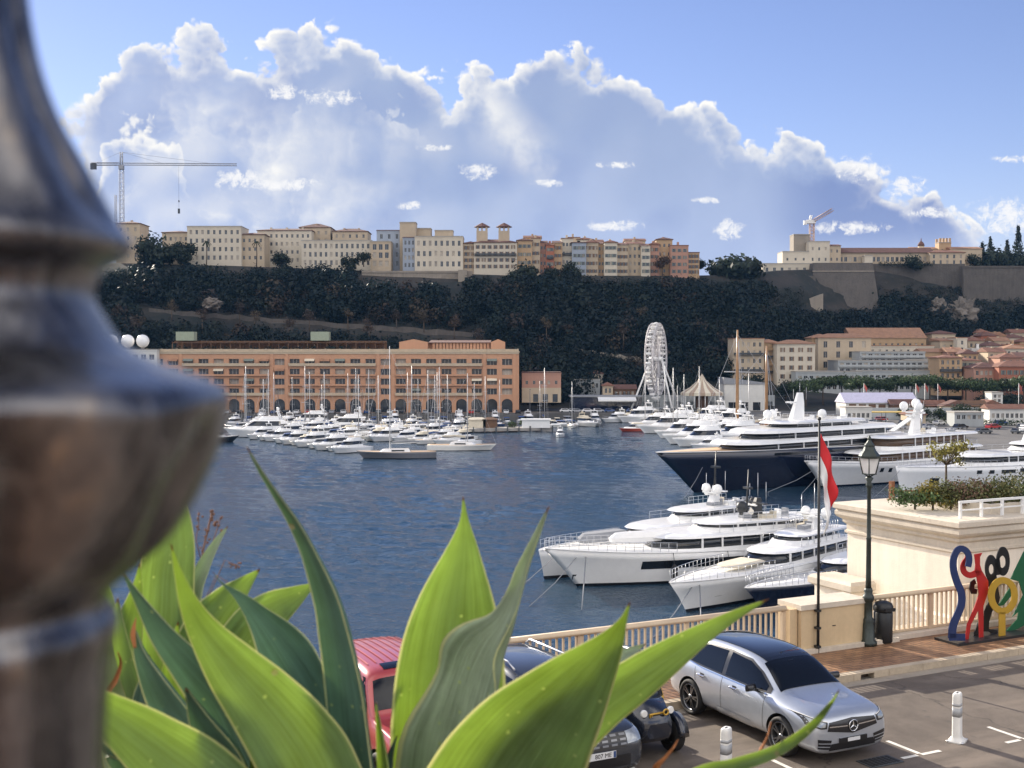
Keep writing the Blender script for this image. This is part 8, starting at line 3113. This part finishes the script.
def agaves():
    A = thing('agave_plant', 'large agave in the centre with broad upright green leaves, in front of the cars', 'plant', (at(450, 1040, 1.4).x, 1.4, 20.93))
    B = thing('agave_plant', 'agave on the left with one bright curved leaf and several dark bluish ones', 'plant', (at(350, 1040, 1.28).x, 1.28, 20.93))
    Cc = thing('agave_plant', 'agave furthest back on the left, its pale leaves half hidden by the bronze post', 'plant', (at(190, 1000, 1.62).x, 1.62, 20.93))
    # centre plant
    leaf(A, [(630, 602, 1), (621, 622, 11), (601, 650, 42), (566, 690, 88), (528, 735, 130), (500, 778, 150), (468, 850, 150), (446, 960, 115), (440, 1075, 85)], (.30, -.93, .18), agave_m, .13, d0=1.16, d1=1.36)
    leaf(A, [(769, 599, 1), (737, 614, 10), (705, 632, 20), (663, 659, 36), (630, 682, 45), (597, 706, 50), (560, 742, 56), (522, 800, 64), (478, 920, 76), (454, 1075, 70)], (.45, -.86, .25), agave_m, .12, d0=1.36, d1=1.42)
    leaf(A, [(839, 690, 1), (829, 705, 5), (809, 728, 9), (776, 751, 12), (735, 766, 15), (690, 782, 22), (600, 850, 42), (505, 960, 56), (455, 1075, 60)], (.25, -.85, .45), agave_m, .20, d0=1.22, d1=1.38)
    leaf(A, [(463, 496, 1), (464, 520, 9), (462, 548, 32), (455, 598, 76), (450, 645, 102), (447, 703, 114), (446, 767, 114), (448, 880, 95), (454, 1075, 78)], (.30, -.95, .05), agave_m, .14, d0=1.46, d1=1.46)
    leaf(A, [(549, 507, 1), (538, 535, 7), (526, 567, 11), (516, 597, 16), (504, 627, 32), (490, 652, 56), (478, 682, 74), (468, 718, 80), (458, 775, 82), (450, 900, 78), (452, 1075, 70)], (-.62, -.62, .48), agave_sunlit, .34, d0=1.32, d1=1.42, wav=.10)
    leaf(A, [(247, 447, 1), (262, 472, 5), (278, 496, 8), (296, 523, 12), (314, 558, 18), (331, 600, 29), (341, 640, 37), (350, 690, 42), (359, 770, 46), (374, 900, 52), (405, 1075, 55)], (-.66, -.72, .05), agave_shaded, .22, d0=1.14, d1=1.30)
    leaf(A, [(646, 644, 1), (632, 652, 9), (615, 663, 17), (590, 686, 26), (540, 760, 42), (482, 900, 52), (455, 1075, 50)], UP, agave_sunlit, .2, d0=1.5, d1=1.48)
    leaf(A, [(377, 726, 1), (380, 748, 8), (384, 790, 17), (400, 900, 32), (425, 1075, 32)], RB, agave_m, .2, d0=1.34, d1=1.40)
    leaf(A, [(397, 736, 1), (391, 760, 9), (391, 800, 18), (406, 900, 32), (432, 1075, 32)], LB, agave_shaded, .2, d0=1.38, d1=1.43)
    leaf(A, [(678, 740, 1), (672, 750, 3), (661, 763, 6), (648, 776, 8), (625, 800, 10), (560, 890, 20), (470, 1075, 36)], (.3, -.7, .6), dry_m, .3, name='dry_leaf', d0=1.26, d1=1.42)
    leaf(A, [(771, 722, 1), (766, 740, 3), (757, 755, 6), (742, 768, 7), (705, 790, 10), (600, 880, 24), (480, 1075, 40)], (.3, -.7, .6), dry_m, .3, name='dry_leaf', d0=1.28, d1=1.42)
    # left plant
    leaf(B, [(171, 544, 1), (178, 572, 8), (189, 604, 20), (205, 633, 34), (232, 668, 56), (262, 702, 74), (290, 738, 88), (312, 778, 96), (340, 870, 98), (360, 1065, 75)], (.36, -.92, .12), agave_m, .14, d0=1.10, d1=1.26)
    leaf(B, [(58, 676, 4), (80, 694, 20), (104, 713, 40), (150, 747, 66), (210, 797, 86), (290, 900, 92), (352, 1065, 72)], (.25, -.80, .55), agave_m, .14, d0=1.02, d1=1.24)
    leaf(B, [(123, 572, 1), (140, 598, 10), (166, 635, 25), (195, 668, 37), (222, 700, 48), (240, 735, 58), (262, 790, 64), (305, 900, 64), (358, 1065, 60)], (-.62, -.70, .35), agave_shaded, .18, d0=1.24, d1=1.30)
    leaf(B, [(186, 688, 2), (204, 718, 26), (224, 750, 46), (246, 800, 58), (292, 900, 62), (352, 1065, 56)], (-.50, -.8, .3), agave_shaded, .2, d0=1.17, d1=1.27)
    leaf(B, [(134, 626, 1), (143, 655, 12), (160, 686, 25), (180, 717, 35), (202, 750, 42), (232, 800, 48), (284, 900, 52), (346, 1065, 50)], (-.72, -.62, .3), agave_shaded, .2, d0=1.32, d1=1.33)
    leaf(B, [(213, 572, .6), (222, 583, 1.6), (238, 595, 9), (257, 613, 24), (280, 638, 42), (302, 670, 54), (320, 706, 62), (336, 770, 64), (358, 880, 62), (372, 1065, 55)], (-.60, -.70, .38), agave_shaded, .26, d0=1.38, d1=1.34, wav=.08)
    leaf(B, [(250, 728, 1), (253, 750, 7), (263, 800, 20), (300, 900, 32), (352, 1065, 34)], RB, agave_m, .2, d0=1.2, d1=1.27)
    leaf(B, [(136, 618, .6), (134, 627, 3.5), (133, 636, 5), (135, 648, 3)], (.2, -.9, .3), dry_m, .2, name='dry_leaf', d0=1.318, d1=1.318, n=14)
    # back plant
    leaf(Cc, [(316, 583, 1), (297, 595, 20), (271, 612, 42), (248, 636, 52), (222, 690, 60), (200, 800, 62), (198, 985, 50)], (.30, -.90, .3), agave_m, .12, d0=1.62, d1=1.66)
    leaf(Cc, [(260, 569, 1), (243, 585, 18), (226, 603, 36), (206, 632, 50), (192, 690, 58), (186, 800, 60), (192, 985, 50)], (.32, -.92, .2), agave_m, .12, d0=1.66, d1=1.67)
    leaf(Cc, [(228, 526, 1), (215, 546, 8), (203, 570, 14), (193, 600, 20), (185, 680, 30), (180, 850, 40), (188, 985, 40)], (-.2, -.9, .4), agave_sunlit, .22, d0=1.74, d1=1.69)
    leaf(Cc, [(170, 458, 1), (173, 495, 24), (172, 540, 46), (167, 590, 56), (166, 680, 62), (175, 850, 58), (185, 985, 50)], (-.05, -1, .05), agave_m, .10, d0=1.72, d1=1.7)
    leaf(Cc, [(140, 564, 1), (137, 588, 11), (130, 620, 26), (122, 660, 40), (120, 720, 48), (138, 850, 52), (178, 985, 46)], (.35, -.93, .1), agave_m, .14, d0=1.56, d1=1.62)
    leaf(Cc, [(118, 598, 1), (122, 640, 22), (131, 690, 38), (152, 750, 46), (172, 850, 50), (182, 985, 45)], (-.4, -.85, .3), agave_m, .2, d0=1.48, d1=1.58)
    leaf(Cc, [(100, 560, 1), (104, 610, 26), (108, 680, 46), (120, 770, 52), (150, 880, 52), (176, 985, 46)], (.1, -1, .1), agave_m, .14, d0=1.64, d1=1.66)
    leaf(Cc, [(224, 640, 1), (214, 670, 20), (202, 710, 36), (192, 780, 46), (188, 880, 50), (190, 985, 46)], (.2, -.95, .2), agave_m, .14, d0=1.54, d1=1.6)

    # the tangle at the lower left
    leaf(Cc, [(150, 655, 1), (148, 675, 12), (146, 705, 26), (150, 750, 36), (166, 850, 44), (180, 985, 42)], (-.5, -.8, .3), agave_shaded, .2, d0=1.44, d1=1.56)
    leaf(Cc, [(112, 640, 1), (110, 665, 14), (112, 700, 28), (124, 760, 38), (150, 860, 44), (176, 985, 42)], (.3, -.9, .2), agave_sunlit, .2, d0=1.40, d1=1.55, wav=.1)
    leaf(Cc, [(178, 622, 1), (174, 650, 14), (172, 690, 28), (176, 750, 38), (182, 860, 44), (188, 985, 42)], (.35, -.9, .2), agave_m, .16, d0=1.50, d1=1.6)
    leaf(B, [(96, 742, 1), (108, 752, 12), (130, 768, 26), (170, 810, 40), (270, 910, 50), (345, 1065, 50)], (-.3, -.8, .5), agave_shaded, .2, d0=1.12, d1=1.26)
    leaf(Cc, [(118, 652, .8), (121, 664, 3), (116, 680, 5), (108, 700, 6), (112, 760, 8), (150, 880, 16), (178, 985, 20)], (.2, -.9, .3), dry_m, .3, name='dry_leaf', d0=1.36, d1=1.56)
    leaf(B, [(376, 702, 1), (379, 722, 6), (383, 750, 11), (387, 800, 18), (385, 900, 28), (380, 1065, 30)], LB, agave_m, .2, d0=1.26, d1=1.30)


agaves()


def dry_stalk():
    th = thing('dry_flower_stalk', 'dry reddish flower stalk with little seed heads behind the left agave leaves', 'plant', (at(192, 1000, 1.85).x, 1.85, 20.93))
    off = Vector(th.location)
    mb = MB()

    def st(p, r):
        mb.tube([at(x, y, 1.85) - off for x, y in p], r, 5)
    st([(186, 985), (190, 800), (196, 620), (203, 550), (212, 512)], .0016)
    st([(200, 575), (212, 545), (220, 520)], .0009)
    st([(201, 560), (196, 540), (199, 520)], .0008)
    st([(198, 620), (225, 560), (238, 566)], .0008)
    st([(205, 600), (216, 575), (240, 590)], .0007)
    for x, y, r in ((212, 511, 2.4), (215, 518, 2.6), (218, 527, 2.8), (208, 530, 2), (199, 518, 2.2), (196, 528, 2), (205, 540, 2.2), (238, 566, 2.2), (232, 563, 1.8), (240, 590, 2), (221, 518, 1.8), (203, 552, 1.8)):
        c = at(x, y, 1.85) - off
        for k in range(5):
            mb.ball(c + Vector((rng.normal() * .0035, rng.normal() * .0035, rng.normal() * .0035)), r * 1.85 / F * .6, 6)
    mb.build('stem', M('dry_stalk', (.20, .10, .07), .85, var=.3, vs=60), th)


dry_stalk()


def bronze_post():
    d = .262
    k = d / F
    cx = (-74 - 512) * k
    prof = [(-150, 92), (-60, 94), (0, 100), (40, 106), (80, 116), (120, 132), (160, 154), (195, 172), (220, 186), (236, 196), (246, 197), (256, 190), (264, 174), (275, 165), (290, 161), (303, 163), (318, 172), (335, 182), (350, 198), (358, 214), (364, 228),
            (372, 250), (380, 272), (388, 287), (398, 294), (410, 296), (426, 293), (446, 288), (470, 279), (500, 264), (525, 250), (548, 233), (566, 214), (580, 196), (592, 180), (604, 172), (614, 174), (624, 180), (634, 182), (646, 180), (660, 176), (690, 173), (740, 169), (800, 167)]
    m, g, b = nodemat('weathered_bronze')
    tc = g.n('ShaderNodeTexCoord')
    o = tc.outputs['Object']
    mp = g.n('ShaderNodeMapping')
    mp.inputs['Scale'].default_value = (1, 1, .16)
    g.link(o, mp.inputs[0])
    n1 = g.noise(mp.outputs[0], 80, 5, .6, .5)
    n2 = g.noise(o, 220, 4, .6)
    c = g.ramp(g.m('ADD', g.m('MULTIPLY', n1, .8), g.m('MULTIPLY', n2, .2)), [(.30, (.045, .045, .050)), (.46, (.13, .13, .14)), (.60, (.24, .235, .235)), (.78, (.46, .38, .29))])
    g.link(c, b.inputs['Base Color'])
    b.inputs['Metallic'].default_value = .85
    g.link(g.step(n1, .3, .7, .20, .40), b.inputs['Roughness'])
    bn = g.n('ShaderNodeBump')
    bn.inputs['Distance'].default_value = .0012
    g.link(g.m('ADD', n1, g.m('MULTIPLY', n2, .3)), bn.inputs['Height'])
    g.link(bn.outputs[0], b.inputs['Normal'])
    th = thing('bronze_post', 'weathered bronze post shaft with a bulging collar, close at the left edge', 'post', (cx, d, 20.356))
    zc = CAM_Z - 20.356
    n = 96

    def ring(y, r):
        z = zc + (355 - y) * k
        out = []
        # acanthus-like lobes on the flared parts
        amp = .0
        if -200 < y < 236:
            amp = .10 * min(1, max(0, (236 - y) / 40)) * min(1, (y + 200) / 120)
        elif 400 < y < 590:
            amp = .085 * math.sin(math.pi * (y - 400) / 190)
        for q in range(n):
            a = 2 * math.pi * q / n
            l = abs(math.sin(a * 4 + .35)) ** .6
            rr = r * k * (1 - amp * (1 - l) * 1.6)
            out.append((rr * math.cos(a), rr * math.sin(a), z))
        return out
    ys = []
    pp = [(float(a), float(b_)) for a, b_ in prof]
    rings = []
    C = catmull([(a, b_) for a, b_ in pp], len(pp) * 4)
    for y, r in C[::-1]:
        rings.append(ring(y, r))
    MB().loft(rings, True, True, True).build('shaft', m, th)
    zb = zc + (355 - 800) * k
    MB().lathe([(.10, 0), (.10, .06), (.075, .10), (.06, .16), (.045, .3), (.040, zb - .1), (167 * k, zb)], 48, cap1=False).build('lower_shaft', m, th)
    zt = zc + (355 + 150) * k
    MB().lathe([(92 * k, zt), (.018, zt + .2), (.016, zt + 1.3), (.03, zt + 1.4), (.01, zt + 1.5)], 32, cap0=False).build('upper_shaft', m, th)


bronze_post()
